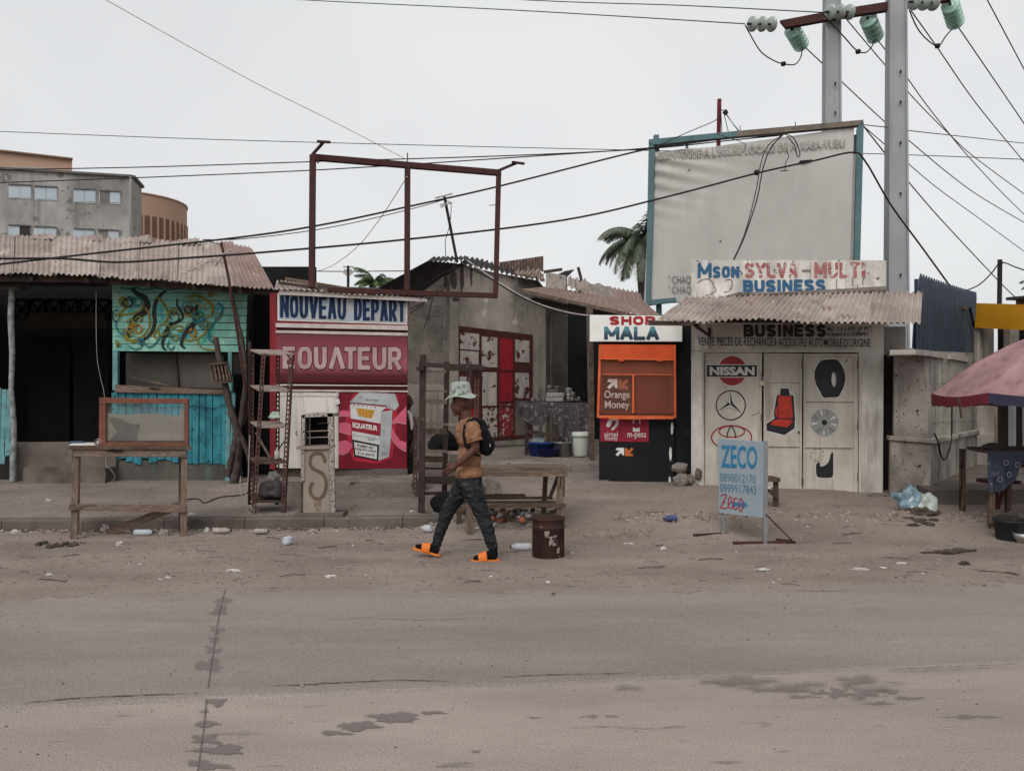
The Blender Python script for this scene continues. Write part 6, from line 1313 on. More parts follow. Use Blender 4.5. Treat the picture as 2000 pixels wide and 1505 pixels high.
arm = obj('cross_arm', MB().pxpoly(f7, [(1523, 46), (1534, 59), (1640, 40), (1755, 22), (1855, 6), (1852, -8), (1755, 6), (1640, 24)], 0.02, 0.14), M_rust, tw)
M_ins = seethrough('insulator_glass', (0.30, 0.50, 0.41), 0.72, 0.12); M_ins2 = mat('insulator_porcelain', (0.30, 0.34, 0.31), 0.25, (0.22, 0.25, 0.23), 6, bump=0, spec=0.6)
def insul(p0, p1, n, r, m_, par_):
    p0, p1 = Vector(p0), Vector(p1); d = p1 - p0; L = d.length; ax = d.to_track_quat('Z', 'Y').to_matrix()
    o = obj('insulator', MB().tube([p0, p1], 0.025, 8), M_cable, par_)
    for k in range(n):
        z = L * (k + .5) / n; obj('insulator_disc', MB().lathe([(.03, -.030), (r * .55, -.024), (r * .62, -.004), (r * .80, -.020), (r * .86, 0.0), (r, -.008), (r, .006), (r * .7, .028), (.045, .045)], 18, p0 + ax @ Vector((0, 0, z)), ax), m_, o)
    return o
insul(at(1516, 48, 16.7), at(1460, 47, 16.3), 3, 0.15, M_ins2, arm); insul(at(1668, 24, 16.3), at(1612, 24, 15.9), 3, 0.15, M_ins2, arm); insul(at(1832, 6, 15.8), at(1776, 4, 15.4), 3, 0.15, M_ins2, arm)
insul(at(1546, 56, 16.7), at(1566, 90, 17.3), 5, 0.17, M_ins, arm); insul(at(1694, 34, 16.2), at(1711, 75, 16.8), 5, 0.17, M_ins, arm); insul(at(1855, 6, 15.7), at(1867, 47, 16.3), 5, 0.17, M_ins, arm)

# ------------------------------------------------------------------ cables
def cable(pts, r, label, cat='cable', extra=None, m_=M_cable, n=7):
    """pts: (photo x, photo y, distance) threaded as one cable"""
    q = smooth_line(pts, n); o = obj('power_cable', MB().tube([at(*a) for a in q], r * .82, 5), m_)
    tag(o, label, cat)
    for e in (extra or []):
        obj('clamp', MB().lathe([(.02, -.05), (.05, -.03), (.05, .03), (.02, .05)], 8, at(*e), Matrix.Rotation(1.4, 3, 'Y')), M_cable, o)
    return o
cable([(-60, -40, 30), (570, -1, 22), (1000, 20, 19), (1455, 47, 16.3)], .014, 'upper dark cable reaching the left insulator string of the cross-arm')
cable([(500, -30, 24), (1040, 1, 20), (1330, 11, 18), (1610, 25, 15.9)], .014, 'short top cable reaching the middle insulator string')
cable([(130, -45, 10), (205, -1, 10.5), (480, 152, 11.5), (640, 232, 12.1), (795, 312, 12.7)], .007, 'thin grey diagonal wire running down to the red sign frame', 'wire', None, M_alu)
cable([(-60, 255, 24), (0, 257, 24), (500, 275, 23), (1270, 294, 22), (1690, 300, 21), (2060, 314, 20)], .013, 'nearly level thin cable crossing the whole sky', extra=None)
cable([(-60, 335, 18), (0, 332, 18), (300, 326, 17.4), (640, 315, 16.8), (1000, 304, 16), (1260, 291, 15.6), (1420, 275, 15.1), (1530, 264, 14.9)], .015, 'higher of two parallel cables rising to the billboard top')
cable([(-60, 361, 18), (0, 357, 18), (300, 346, 17.4), (640, 331, 16.8), (1000, 308, 16), (1270, 289, 15.5), (1420, 271, 15.1), (1530, 263, 14.85)], .015, 'lower of two parallel cables rising to the billboard top')
cable([(-60, 522, 11.5), (0, 516, 11.6), (200, 493, 12), (480, 462, 12.6), (640, 437, 13), (800, 403, 13.6), (970, 365, 14), (1270, 290, 14.8), (1400, 272, 14.8), (1530, 263, 14.8)], .02, 'thick black cable climbing from the tin roof to the billboard')
cable([(395, 468, 12.4), (480, 466, 12.7), (640, 445, 13.1), (800, 409, 13.7), (900, 380, 14)], .009, 'thin wire slung just under the thick climbing cable', 'wire')
cable([(-60, 503, 11.2), (0, 505, 11.3), (120, 505, 11.5), (230, 512, 11.8), (360, 504, 12.1), (500, 494, 12.4), (800, 467, 13), (1100, 430, 13.8), (1300, 385, 14.3), (1480, 338, 14.6), (1590, 314, 14.7), (1664, 298, 14.7), (1690, 315, 14.8), (1740, 400, 15.2), (1800, 482, 15.4), (1858, 562, 15.6)], .021, 'thick black cable sagging over the tin roof and across the billboard', extra=[(1478, 337, 14.5)])
cable([(1530, 263, 14.75), (1505, 290, 14.6), (1490, 330, 14.4), (1478, 390, 14), (1455, 460, 13.2), (1433, 508, 12.2)], .014, 'right strand of the cable pair dropping over the billboard')
cable([(1528, 264, 14.75), (1500, 285, 14.6), (1486, 320, 14.4), (1476, 375, 14.1), (1455, 455, 13.3), (1431, 510, 12.2)], .011, 'left strand of the cable pair dropping over the billboard')
cable([(1530, 262, 14.75), (1548, 268, 14.7), (1560, 290, 14.6), (1562, 304, 14.6), (1557, 304, 14.6), (1552, 285, 14.6), (1538, 266, 14.7)], .012, 'looped black cable end hanging on the billboard')
cable([(1400, 262, 15), (1453, 280, 14.8), (1452, 296, 14.7), (1449, 300, 14.7)], .008, 'short wire tail on the left half of the billboard', 'wire')
cable([(1535, 290, 14.7), (1540, 305, 14.7), (1534, 320, 14.7), (1533, 332, 14.7), (1524, 334, 14.7), (1540, 333, 14.7)], .009, 'hooked wire hanging on the billboard above the sagging cable', 'wire')
cable([(1270, 292, 15.2), (1340, 260, 15.6), (1396, 236, 16.1), (1405, 224, 16.3)], .010, 'wire from the billboard corner up to the red post', 'wire')
cable([(1455, 49, 16.3), (1462, 62, 16.3), (1485, 100, 16.3), (1510, 118, 16.4), (1530, 125, 16.4), (1552, 126, 16.6), (1564, 112, 17), (1567, 90, 17.3)], .016, 'looped jumper under the left insulators of the cross-arm', extra=[(1530, 125, 16.4), (1567, 92, 17.3)])
cable([(1606, 27, 15.9), (1620, 42, 15.9), (1650, 74, 16), (1672, 98, 16.2), (1690, 103, 16.4), (1702, 92, 16.6), (1710, 75, 16.8)], .016, 'looped jumper under the middle insulators of the cross-arm', extra=[(1676, 101, 16.2), (1708, 78, 16.8)])
cable([(1776, 20, 15.4), (1790, 52, 15.6), (1808, 75, 15.8), (1832, 90, 16), (1848, 70, 16.2), (1866, 50, 16.3)], .016, 'looped jumper under the right insulators of the cross-arm', extra=[(1831, 90, 16), (1866, 51, 16.3)])
cable([(1570, 90, 17.3), (1730, 240, 19.6), (1765, 266, 20.2), (1849, 336, 22), (1913, 383, 24), (2010, 440, 27)], .016, 'line wire leaving the left glass insulator towards the right edge')
cable([(1655, 40, 16.5), (1737, 137, 18), (1792, 200, 19.2), (1857, 265, 20.8), (1902, 306, 22.2), (2010, 386, 25)], .015, 'line wire crossing behind the right pole from the cross-arm middle')
cable([(1713, 77, 16.8), (1765, 143, 18), (1806, 200, 19.2), (1857, 265, 20.6), (1897, 312, 22), (1955, 374, 24), (2010, 428, 26)], .015, 'line wire leaving the middle glass insulator down to the right')
cable([(1780, 22, 15.6), (1830, 92, 16.8), (1905, 200, 19), (2010, 328, 22)], .015, 'line wire from the right arm end running down to the right edge')
cable([(1868, 48, 16.3), (1972, 200, 19), (2010, 256, 20)], .015, 'line wire leaving the right glass insulator', )
cable([(1915, -25, 16), (2000, 135, 19), (2020, 172, 20)], .015, 'single wire crossing the upper right corner of the sky')
cable([(1686, 244, 15.2), (1733, 249, 16), (1765, 254, 16.4), (2010, 281, 21)], .012, 'level wire leaving the top right corner of the billboard', 'wire')
cable([(1686, 246, 15.2), (1735, 288, 16.4), (1766, 313, 17), (1828, 365, 18.5), (1913, 427, 20.5), (2010, 498, 23)], .012, 'upper of two wires falling away from the billboard corner', 'wire')
cable([(1687, 247, 15.2), (1737, 310, 16.4), (1766, 345, 17), (1833, 423, 18.2), (1950, 548, 20.5), (1985, 582, 21)], .016, 'lower of two wires falling away from the billboard corner', 'wire')
cable([(1850, 578, 15.5), (1905, 560, 15.8), (1935, 535, 16), (1955, 513, 16), (1985, 522, 15), (2020, 535, 14)], .016, 'slack wire between the palisade and the service pole', 'wire')
cable([(520, 527, 40), (650, 530, 40), (800, 529, 40)], .03, 'far level wire beyond the red sign frame', 'wire')
cable([(795, 345, 12.8), (770, 385, 13.5), (740, 430, 14.5), (700, 480, 16), (650, 518, 18), (610, 532, 20)], .009, 'thin wire sagging from the red sign frame to the left', 'wire', None, M_alu)

# ------------------------------------------------------------------ far buildings
M_fg = mat('far_grey_render', (0.37, 0.355, 0.335), 0.95, (0.26, 0.25, 0.235), 0.35, streak=(0.20, 0.19, 0.18), streak_s=1.6, streak_t=0.56, spot=(0.17, 0.16, 0.15), grime=.35, grime_s=.5, spot_s=1.6, spot_t=0.62, spot_w=0.04, bump=0.1, bs=8)
M_fb = mat('hazy_tan_render', (0.385, 0.255, 0.19), 0.95, (0.345, 0.225, 0.165), 0.2, bump=0.05, bs=8)  # lightened, distance haze put into the wall colour
M_win = mat('window_glass', (0.36, 0.42, 0.46), 0.15, (0.30, 0.36, 0.41), 0.6, bump=0, spec=0.5)
M_wd = mat('window_dark', (0.025, 0.022, 0.022), 0.4, bump=0); M_wg = mat('window_grey', (0.15, 0.14, 0.135), 0.5, bump=0); M_wf = mat('window_frame_white', (0.58, 0.58, 0.58), 0.5, bump=0)
fg = frpx(0, 42.0, 258, 43.5)
gb = thing('apartment_block', 'grey weathered flat-roofed block with rows of sliding windows', 'building', fg.at(120, 700))
side = V(-0.50, 2.2, 0)
mb = MB(); A = [fg.px(-140, 760), fg.px(258, 760), fg.px(258, 344), fg.px(-140, 320)]
mb.hexa([fg.p(*A[0]), fg.p(*A[1]), fg.p(*A[1]) + side, fg.p(*A[0]) + V(0, 12, 0)], [fg.p(*A[3]), fg.p(*A[2]), fg.p(*A[2]) + side, fg.p(*A[3]) + V(0, 12, 0)]); obj('wall', mb, M_fg, gb)
obj('roof_edge', MB().pxpoly(fg, [(-140, 322.5), (258, 346.5), (258, 342.5), (-140, 318.5)], -0.5, 0.15), mat('roof_rim', (0.13, 0.12, 0.115), 0.9, bump=0), gb)
obj('roof_edge', MB().bar(fg.at(258, 344.5), fg.at(258, 344.5) + side * 1.0, 0.3, 0.14), MATS['roof_rim'], gb)
obj('down_pipe', MB().bar(fg.at(256, 700, .1), fg.at(256, 346, .1), .12, .12, (0, 1, 0)), M_fg, gb)
obj('side_column', MB().hexa([at(262, 700, 46), at(272, 700, 46), at(274, 700, 47.5), at(264, 700, 47.5)], [at(262, 366, 46), at(272, 368, 46), at(274, 368, 47.5), at(264, 366, 47.5)]), M_fg, gb)
obj('roof_hut', MB().pxpoly(fg, [(-60, 334), (50, 331), (50, 308), (44, 305), (-60, 304)], -4, -2), M_fg, gb)
for (xa, xb, ya, yb, kind) in ((17.5, 61.5, 361, 389, 0), (68.5, 112.5, 364.5, 392, 0), (144.5, 187, 369.5, 397, 0), (194, 235.5, 373, 399, 1), (17, 61, 440, 470, 2), (67, 111, 443, 473, 0), (144, 185, 447, 476, 0), (191, 233, 449, 478, 1), (-60, -20, 357, 386, 0)):
    s_ = (ya - 361) * 0
    w = obj('window', MB().pxpoly(fg, [(xa, yb - 1.5), (xb, yb), (xb, ya + 1.8), (xa, ya)], -0.02, 0.03), M_wf, gb)
    xm = (xa + xb) / 2
    for j, (pa, pb) in enumerate(((xa + 1.2, xm - .6), (xm + .6, xb - 1.2))):
        m_ = M_win
        if kind == 1 and j == 0: m_ = M_wg
        if kind == 2 and j == 1: m_ = M_wd
        obj('pane', MB().pxpoly(fg, [(pa, yb - 3), (pb, yb - 2.4), (pb, ya + 2.6), (pa, ya + 2)], 0.03, 0.06), m_, w)
    obj('lintel_shadow', MB().pxpoly(fg, [(xa, ya + .8), (xb, ya + 2.6), (xb, ya + .4), (xa, ya - 1.4)], 0.0, 0.12), MATS['roof_rim'], w)
# curved tan building
ct = thing('curved_building', 'tan rounded building with tall narrow window slots behind the grey block', 'building', V(-40, 80, 0))
cc = V(-40.45, 85.0, 0); Rr = 5.65; ztop = 1.6 + (775 - 374) * 79.7 / F
def cyl(u, v):
    a = math.radians(-150 + 200 * u); return V(cc.x + Rr * math.cos(a), cc.y + Rr * math.sin(a), v * ztop)
obj('wall', MB().patch(cyl, 60, 1, True), M_fb, ct)
obj('roof', MB().lathe([(Rr, ztop - .02), (Rr + .1, ztop - .02), (Rr + .1, ztop + .12), (0.01, ztop + .1)], 60, cc, cap=False), M_fb, ct)
def cyl_hit(px_):
    d = Vector(((px_ - CX) / F, 1.0)).normalized(); c2 = Vector((cc.x, cc.y)); tca = c2.dot(d); d2 = c2.dot(c2) - tca * tca
    if d2 >= Rr * Rr: return None
    t = tca - math.sqrt(Rr * Rr - d2); q = d * t; return math.atan2(q.y - cc.y, q.x - cc.x), q.y
aL, aR = cyl_hit(288), cyl_hit(359)
for k in range(10):
    a = aL[0] + (aR[0] - aL[0]) * k / 7.0 - (aR[0] - aL[0]) / 7.0 * 1; d_ = V(math.cos(a), math.sin(a), 0); t_ = V(-math.sin(a), math.cos(a), 0); hw = (aR[0] - aL[0]) / 7.0 * Rr * .30
    z1 = 1.6 + (775 - 421) * aL[1] / F; z0 = 1.6 + (775 - 462) * aL[1] / F
    for za0, zb0 in ((z0, z1), (z0 - 3.2, z0 - .6)):
        o = cc + d_ * Rr; wv = obj('window', MB().add([o + t_ * s1 * hw + V(0, 0, zz) + d_ * s3 for s3 in (-.3, .02) for (s1, zz) in ((-1, za0), (1, za0), (1, zb0), (-1, zb0))], [(3, 2, 1, 0), (4, 5, 6, 7), (0, 1, 5, 4), (1, 2, 6, 5), (2, 3, 7, 6), (3, 0, 4, 7)]), mat('slot_brown', (0.15, 0.088, 0.062), 0.9, (0.12, 0.07, 0.05), 2, bump=0.1), ct)
    obj('mullion', MB().bar(cc + d_ * (Rr + .06) + t_ * hw * 1.55 + V(0, 0, z0 - 2), cc + d_ * (Rr + .06) + t_ * hw * 1.55 + V(0, 0, z1 + .1), .12, .18, d_), M_fb, ct)
tb_ = thing('tan_rooftop', 'flat tan rooftop block rising behind the grey block', 'building', at(40, 330, 62))
obj('wall', MB().hexa([at(-160, 420, 60), at(140, 420, 64), at(140, 420, 76), at(-160, 420, 76)], [at(-160, 276, 60), at(141, 311, 64), at(141, 311, 76), at(-160, 276, 76)]), M_fb, tb_)
obj('coping', MB().bar(at(-160, 276, 59.9), at(142, 310.5, 63.9), .3, .12), mat('tan_coping', (0.24, 0.15, 0.11), 0.9, bump=0), tb_)

# ------------------------------------------------------------------ palms and the far mast
M_frond = mat('palm_green', (0.12, 0.14, 0.10), 0.7, (0.08, 0.098, 0.068), 3, bump=0, spot=(0.12, 0.115, 0.075), spot_s=4, spot_t=0.62); M_frond2 = mat('young_palm_green', (0.085, 0.125, 0.05), 0.7, (0.06, 0.09, 0.04), 3, bump=0)
def palm(name, label, base, top, nf, L, seed, m_, droop=1.0, up=0):
    r_ = random.Random(seed); t = thing(name, label, 'palm', base)
    n = 8; pts_ = [base.lerp(top, i / n) + V(.12 * math.sin(i * .6), 0, 0) for i in range(n + 1)]
    obj('trunk', MB().tube(pts_, [.22 - .08 * i / n for i in range(n + 1)], 9), M_bark, t)
    for k in range(nf):
        az = 2 * math.pi * k / nf + r_.uniform(-.25, .25); el = r_.uniform(-.25, 1.35) if not up else r_.uniform(.3, 1.4)
        l = L * r_.uniform(.8, 1.1); d_ = V(math.cos(az), math.sin(az), 0); sd_ = V(-math.sin(az), math.cos(az), 0)
        mb = MB(); sp = []
        p = Vector(top); e = el; seg = 14
        for i in range(seg + 1):
            sp.append(p.copy()); st_ = l / seg; p = p + (d_ * math.cos(e) + V(0, 0, math.sin(e))) * st_; e -= droop * (0.09 + 0.02 * i / seg) * 1.25
        mb.tube(sp, [.035 * (1 - i / (seg + 3)) for i in range(seg + 1)], 4)
        for i in range(1, seg * 4):
            f_ = i / (seg * 4); j = min(seg - 1, int(f_ * seg)); q = sp[j].lerp(sp[j + 1], f_ * seg - j); tg = (sp[j + 1] - sp[j]).normalized()
            ll = l * .26 * math.sin(math.pi * min(1, f_ * .86 + .14)) ** .6 * r_.uniform(.8, 1.15)
            for s_ in (-1, 1):
                dr = (sd_ * s_ * .75 + tg * .55 + V(0, 0, -.35 - .5 * r_.random())).normalized(); wv = tg * .015 * (1 + l * .12)
                e1 = q + dr * ll * .55; e2 = q + dr * ll + V(0, 0, -.12 * ll)
                mb.add([q - wv, q + wv, e1 + wv * .8, e1 - wv * .8, e2], [(0, 1, 2, 3), (3, 2, 4)])
        obj('frond', mb, m_, t)
    return t
palm('palm_tree', 'tall drooping palm half hidden behind the left edge of the billboard', at(1262, 775, 25) - V(0, 0, 1.6), at(1259, 470, 25), 40, 1.85, 5, M_frond, 1.0)
palm('palm_tree', 'small young palm above the roofs beyond the red kiosk', at(733, 775, 32) - V(0, 0, 1.6), at(733, 556, 32), 16, 1.2, 9, M_frond2, .9, 1)
palm('palm_tree', 'palm whose frond tip shows at the far right edge', at(2040, 775, 26) - V(0, 0, 1.6), at(2040, 560, 26), 12, 0.9, 12, M_frond, 1.0)
fm2 = thing('far_mast', 'thin far-off mast with crossed rods beyond the roofs', 'mast', at(680, 775, 40)); obj('mast', MB().tube([at(680, 590, 40), at(680, 519, 40)], .07, 6), M_cable, fm2)
for (y_, w_) in ((521, 10), (527, 8), (533, 10), (536, 6)): obj('rod', MB().tube([at(680 - w_, y_, 40), at(680 + w_, y_, 40)], .04, 5), M_alu, fm2)
# dark sheds filling the gaps behind the row
sh = thing('rear_shed', 'dark low tin shed behind the red kiosk', 'shed', V(-3, 17.5, 0)); obj('wall', MB().box((-3.6, 18.2, 1.7), (4.2, .1, 3.4)), M_int2, sh); obj('roof', MB().hexa([at(520, 572, 16.5), at(760, 574, 16.5), at(760, 566, 18.5), at(520, 560, 18.5)], [at(520, 567, 16.5), at(760, 570, 16.5), at(760, 562, 18.5), at(520, 556, 18.5)]), M_roofd, sh)
bwl = thing('rear_wall', 'long grey wall closing the view behind the shops', 'wall', V(10, 24, 0)); obj('wall', MB().box((11, 24, 1.4), (16, .2, 2.8)), M_plas_d, bwl); obj('wall', MB().box((-14, 24, 1.4), (20, .2, 2.8)), M_plas_d, bwl)
# ------------------------------------------------------------------ vendor's table with the glazed case
fT = frpx(140, 8.90, 365, 9.05)
tl = thing('vendor_table', 'tall rough wooden table in front of the kerb carrying a glazed case', 'table', fT.at(250, 1058))
def T(pxs, c0, c1): return MB().pxpoly(fT, pxs, c0, c1)
dv_ = V(-.19, .40, 0)                                          # the table stands a little askew
def Tsh(pxs, t0, t1, c=0.0):
    """board over photo points of the front plane, reaching back from share t0 to t1 of the table's depth"""
    q = [fT.p(*fT.px(*a), c) for a in pxs]; n_ = len(q); m = MB()
    m.add([a + dv_ * t0 for a in q] + [a + dv_ * t1 for a in q], [tuple(range(n_)), tuple(range(2 * n_ - 1, n_ - 1, -1))] + [(i, i + n_, (i + 1) % n_ + n_, (i + 1) % n_) for i in range(n_)]); return m
for k in range(4): obj('top_board', Tsh([(136, 877), (373, 878), (373, 871), (136, 870)], -.08 + .29 * k, .195 + .29 * k).jitter(0.004, 4), M_wood, tl)
obj('apron', Tsh([(144, 891), (364, 892.5), (364, 878.5), (143, 877.5)], -.04, .02), M_wood_p, tl, bevel=.003); obj('apron', Tsh([(144, 891), (364, 892.5), (364, 878.5), (143, 877.5)], .98, 1.03), M_wood, tl)
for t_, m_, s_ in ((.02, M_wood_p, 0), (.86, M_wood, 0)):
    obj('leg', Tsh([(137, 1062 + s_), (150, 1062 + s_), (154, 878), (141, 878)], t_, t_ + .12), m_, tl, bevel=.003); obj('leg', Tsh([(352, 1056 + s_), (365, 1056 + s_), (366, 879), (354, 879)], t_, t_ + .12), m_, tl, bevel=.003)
obj('rail', Tsh([(135, 996), (363, 1000), (363, 986), (135, 983)], -.05, .015), M_wood_p, tl, bevel=.003)
obj('brace', MB().bar(fT.at(190, 1050, -.3), fT.at(357, 984, -.06), .03, .09), M_wood, tl)
for s_ in (141, 357): obj('side_rail', MB().bar(fT.at(s_, 990, -.03), fT.at(s_, 990, -.03) + dv_ * .9, .025, .09), M_wood, tl)
cs = thing('glazed_case', 'red-brown wooden display case with dusty half-papered glass on the vendor table', 'case', fT.at(277, 872, -.2))
M_rb = mat('red_brown_wood', (0.165, 0.062, 0.042), 0.7, (0.11, 0.042, 0.03), 6, spot=(0.06, 0.03, 0.024), spot_s=16, spot_t=0.66, bump=0.3)
def Q(pxs, c0=-.10, c1=-.055): return MB().pxpoly(fT, pxs, c0, c1)
obj('stile', Q([(189, 873), (203, 873), (203, 779), (190, 779)]), M_rb, cs, bevel=.003); obj('stile', Q([(357, 873), (365, 873), (365, 780), (357, 780)]), M_rb, cs, bevel=.003)
obj('rail', Q([(190, 788), (365, 788), (365, 778), (190, 776)], -.105, -.05), M_rb, cs, bevel=.003); obj('rail', Q([(203, 873), (357, 873), (357, 864), (203, 864)]), M_rb, cs, bevel=.003)
obj('inner_rail', Q([(203, 864), (357, 864), (357, 861), (203, 861)], -.12, -.07), M_wood_d, cs)
obj('pane', MB().sheet(fT, [fT.px(*q) for q in ((203, 861), (357, 861), (357, 788), (203, 788))], -.085), seethrough('clear_pane', (0.30, 0.32, 0.30), 0.22, 0.1), cs)
film = [(203, 861), (357, 861), (357, 800), (348, 800), (348, 811), (330, 812), (300, 807), (262, 808), (240, 811), (203, 806)]
obj('paper_film', MB().sheet(fT, [fT.px(*q) for q in film], -.088), mat('dusty_paper', (0.215, 0.185, 0.15), 0.9, (0.165, 0.14, 0.112), 4, bump=.1), cs)
flat(fT, smooth_line([(208, 817), (225, 816), (245, 826), (262, 829), (268, 827), (266, 840), (262, 852), (262, 860), (210, 860), (222, 845), (215, 832)], 3, True), -.0865, mat('torn_brown', (0.062, 0.045, 0.038), 0.9, (0.09, 0.068, 0.055), 7, bump=.1), cs, 'torn_patch')
flat(fT, [(265, 861), (262, 850), (280, 846), (330, 844), (356, 848), (356, 861)], -.0862, mat('pale_paper', (0.25, 0.215, 0.175), 0.9, bump=.1), cs, 'torn_patch')
tag(obj('white_roll', MB().lathe([(.038, 0), (.040, .01), (.040, .10), (.028, .11), (.026, .02), (.002, .02)], 18, fT.at(187, 864, -.05), Matrix.Rotation(math.radians(-90), 3, 'X'), cap=False), M_white), 'small white roll standing at the left foot of the glazed case', 'roll')
tag(obj('blue_rag', rock(fT.at(132, 868, -.25), (.09, .08, .03), 2.2), mat('blue_rag', (0.05, 0.075, 0.12), 0.9)), 'crumpled dark blue rag at the left end of the vendor table', 'rag')
tag(obj('white_sheet', T([(130, 870), (182, 871), (180, 867.5), (132, 867)], -.3, -.06), M_white), 'thin white sheet lying left of the glazed case', 'sheet')

# ------------------------------------------------------------------ slotted-angle racks
def slotted(mb, p0, p1, w, dirs, n):
    """angle iron with rows of slots: two flanges, each two strips and rungs"""
    p0, p1 = Vector(p0), Vector(p1); ax = p1 - p0
    for d in dirs:
        d = Vector(d).normalized(); q = d.cross(ax.normalized()).normalized() * .003
        for (a, b) in ((0, .32), (.68, 1.0)):
            mb.hexa([p0 + d * w * a - q, p0 + d * w * b - q, p0 + d * w * b + q, p0 + d * w * a + q], [p1 + d * w * a - q, p1 + d * w * b - q, p1 + d * w * b + q, p1 + d * w * a + q])
        for k in range(n):
            t0, t1 = (k + .0) / n, (k + .42) / n; A, B = p0 + ax * t0, p0 + ax * t1
            mb.hexa([A + d * w * .3 - q, A + d * w * .7 - q, A + d * w * .7 + q, A + d * w * .3 + q], [B + d * w * .3 - q, B + d * w * .7 - q, B + d * w * .7 + q, B + d * w * .3 + q])
    return mb
M_ang = mat('angle_iron_maroon', (0.085, 0.040, 0.038), 0.75, (0.05, 0.027, 0.026), 8, spot=(0.20, 0.15, 0.13), spot_s=26, spot_t=.66, bump=.2)
M_shf = mat('dusty_shelf', (0.27, 0.215, 0.19), 0.85, (0.18, 0.135, 0.118), 5, bump=.3)
rk = thing('slotted_rack', 'tall maroon slotted-steel rack with dusty shelves left of the red kiosk', 'rack', at(525, 1000, 10.1))
posts = {'FL': ((511, 690, 10.0), (492, 1002, 10.0)), 'FR': ((572, 693, 10.05), (556, 1002, 10.05)), 'BL': ((489, 688, 10.45), (487, 985, 10.45)), 'BR': ((547, 690, 10.5), (545, 985, 10.5))}
for k_, (t_, b_) in posts.items():
    obj('post', slotted(MB(), at(*b_), at(*t_), .05, [(1 if 'L' in k_ else -1, 0, 0), (0, 1 if 'F' in k_ else -1, 0)], 34), M_ang, rk)
def lerp3(P, y): (t_, b_) = P; f_ = (y - t_[1]) / (b_[1] - t_[1]); return at(t_[0] + (b_[0] - t_[0]) * f_, y, t_[2])
for (yf, yb, m_) in ((690, 682, M_shf), (761, 752, M_shf), (832, 822, M_shf), (902, 892, M_wood), (978, 962, M_wood_d)):
    c4 = [lerp3(posts['FL'], yf), lerp3(posts['FR'], yf), lerp3(posts['BR'], yb), lerp3(posts['BL'], yb)]
    obj('shelf', MB().hexa([q - V(0, 0, .022) for q in c4], c4).jitter(.004, 6), m_, rk)
obj('brace', MB().bar(at(512, 700, 10.0), at(524, 692, 10.02), .02, .02), M_ang, rk); obj('brace', MB().bar(at(560, 692, 10.04), at(571, 704, 10.04), .02, .02), M_ang, rk)
obj('brace', MB().bar(at(500, 845, 10.3), at(528, 895, 10.4), .05, .02), M_shf, rk); obj('brace', MB().bar(at(545, 875, 10.4), at(564, 850, 10.1), .012, .012), M_cable, rk)
tag(obj('plastic_cup', crumple(at(536, 812, 10.25), (.07, .06, .05), 2.7, .5), mat('mint_plastic', (0.42, 0.55, 0.47), .4, (0.6, 0.6, 0.58), 12, bump=.2)), 'crumpled mint and white plastic on the middle shelf of the slotted rack', 'litter')
tag(obj('plastic_sack', crumple(at(533, 958, 10.15), (.17, .13, .13), 6.7, .25), mat('black_sack', (0.03, 0.026, 0.026), .4, (0.06, 0.05, 0.05), 6, bump=.4)), 'dark plastic sack on the lowest shelf of the slotted rack', 'sack')
tag(obj('plastic_bottle', MB().lathe([(.025, 0), (.032, .01), (.032, .09), (.012, .12), (.012, .14)], 12, at(541, 896, 10.2)), mat('cloudy_bottle', (0.45, 0.44, 0.43), .3, bump=0)), 'short cloudy bottle on the fourth shelf of the slotted rack', 'bottle')
tag(obj('paper_ball', crumple(at(534, 928, 10.4), (.06, .05, .06), 9.7, .4), M_white), 'white crumpled paper hanging behind the slotted rack', 'paper')
wr = MB(); wr.tube([at(*q) for q in smooth_line([(488, 850, 10.2), (486, 900, 10.1), (484, 945, 10.05), (478, 980, 10.0), (486, 1000, 9.95), (495, 1002, 9.9), (492, 990, 9.9), (482, 985, 9.95), (470, 960, 10.3), (470, 930, 10.5)], 6)], .007, 5); tag(obj('cable_loop', wr, MATS['pale_wire']), 'pale looped cable hanging by the slotted rack', 'cable')
wr = MB()
wr.tube([gp(x_, y_) + V(0, 0, .012) for x_, y_ in smooth_line([(355, 978), (385, 975), (400, 983), (430, 972), (470, 968), (486, 962)], 5)], .008, 5); tag(obj('ground_cable', wr, M_cable), 'dark cable lying on the pavement between table and rack', 'cable')

# rack by the right side of the kiosk
r2 = thing('shelf_ladder', 'rusty ladder-like shelf rack standing behind the walking man', 'rack', at(850, 1000, 10.3))
P2 = {'A': ((826, 692, 10.1), (823, 1003, 10.1)), 'B': ((873, 706, 10.7), (868, 975, 10.7)), 'C': ((936, 712, 10.3), (933, 1000, 10.3)), 'D': ((912, 705, 11.0), (910, 980, 11.0))}
M_dk = mat('dark_rack_wood', (0.048, 0.032, 0.028), 0.9, (0.026, 0.019, 0.018), 7, spot=(0.17, 0.14, 0.12), spot_s=22, spot_t=.66, bump=.3)
obj('post', MB().bar(at(*P2['A'][1]), at(*P2['A'][0]), .075, .07, (0, 1, 0)), M_dk, r2); obj('post', MB().bar(at(*P2['B'][1]), at(*P2['B'][0]), .065, .06, (0, 1, 0)), M_dk, r2)
obj('post', slotted(MB(), at(*P2['C'][1]), at(*P2['C'][0]), .06, [(-1, 0, 0), (0, 1, 0)], 34), M_ang, r2); obj('post', slotted(MB(), at(*P2['D'][1]), at(*P2['D'][0]), .06, [(1, 0, 0), (0, -1, 0)], 34), M_ang, r2)
obj('top_bar', MB().bar(at(818, 711, 10.05), at(946, 719, 10.25), .05, .06), M_dk, r2); obj('top_bar', MB().bar(at(815, 720, 10.1), at(830, 720, 10.1), .2, .04), M_dk, r2)
obj('brace', MB().bar(at(920, 716, 10.25), at(934, 735, 10.28), .02, .02), M_dk, r2)
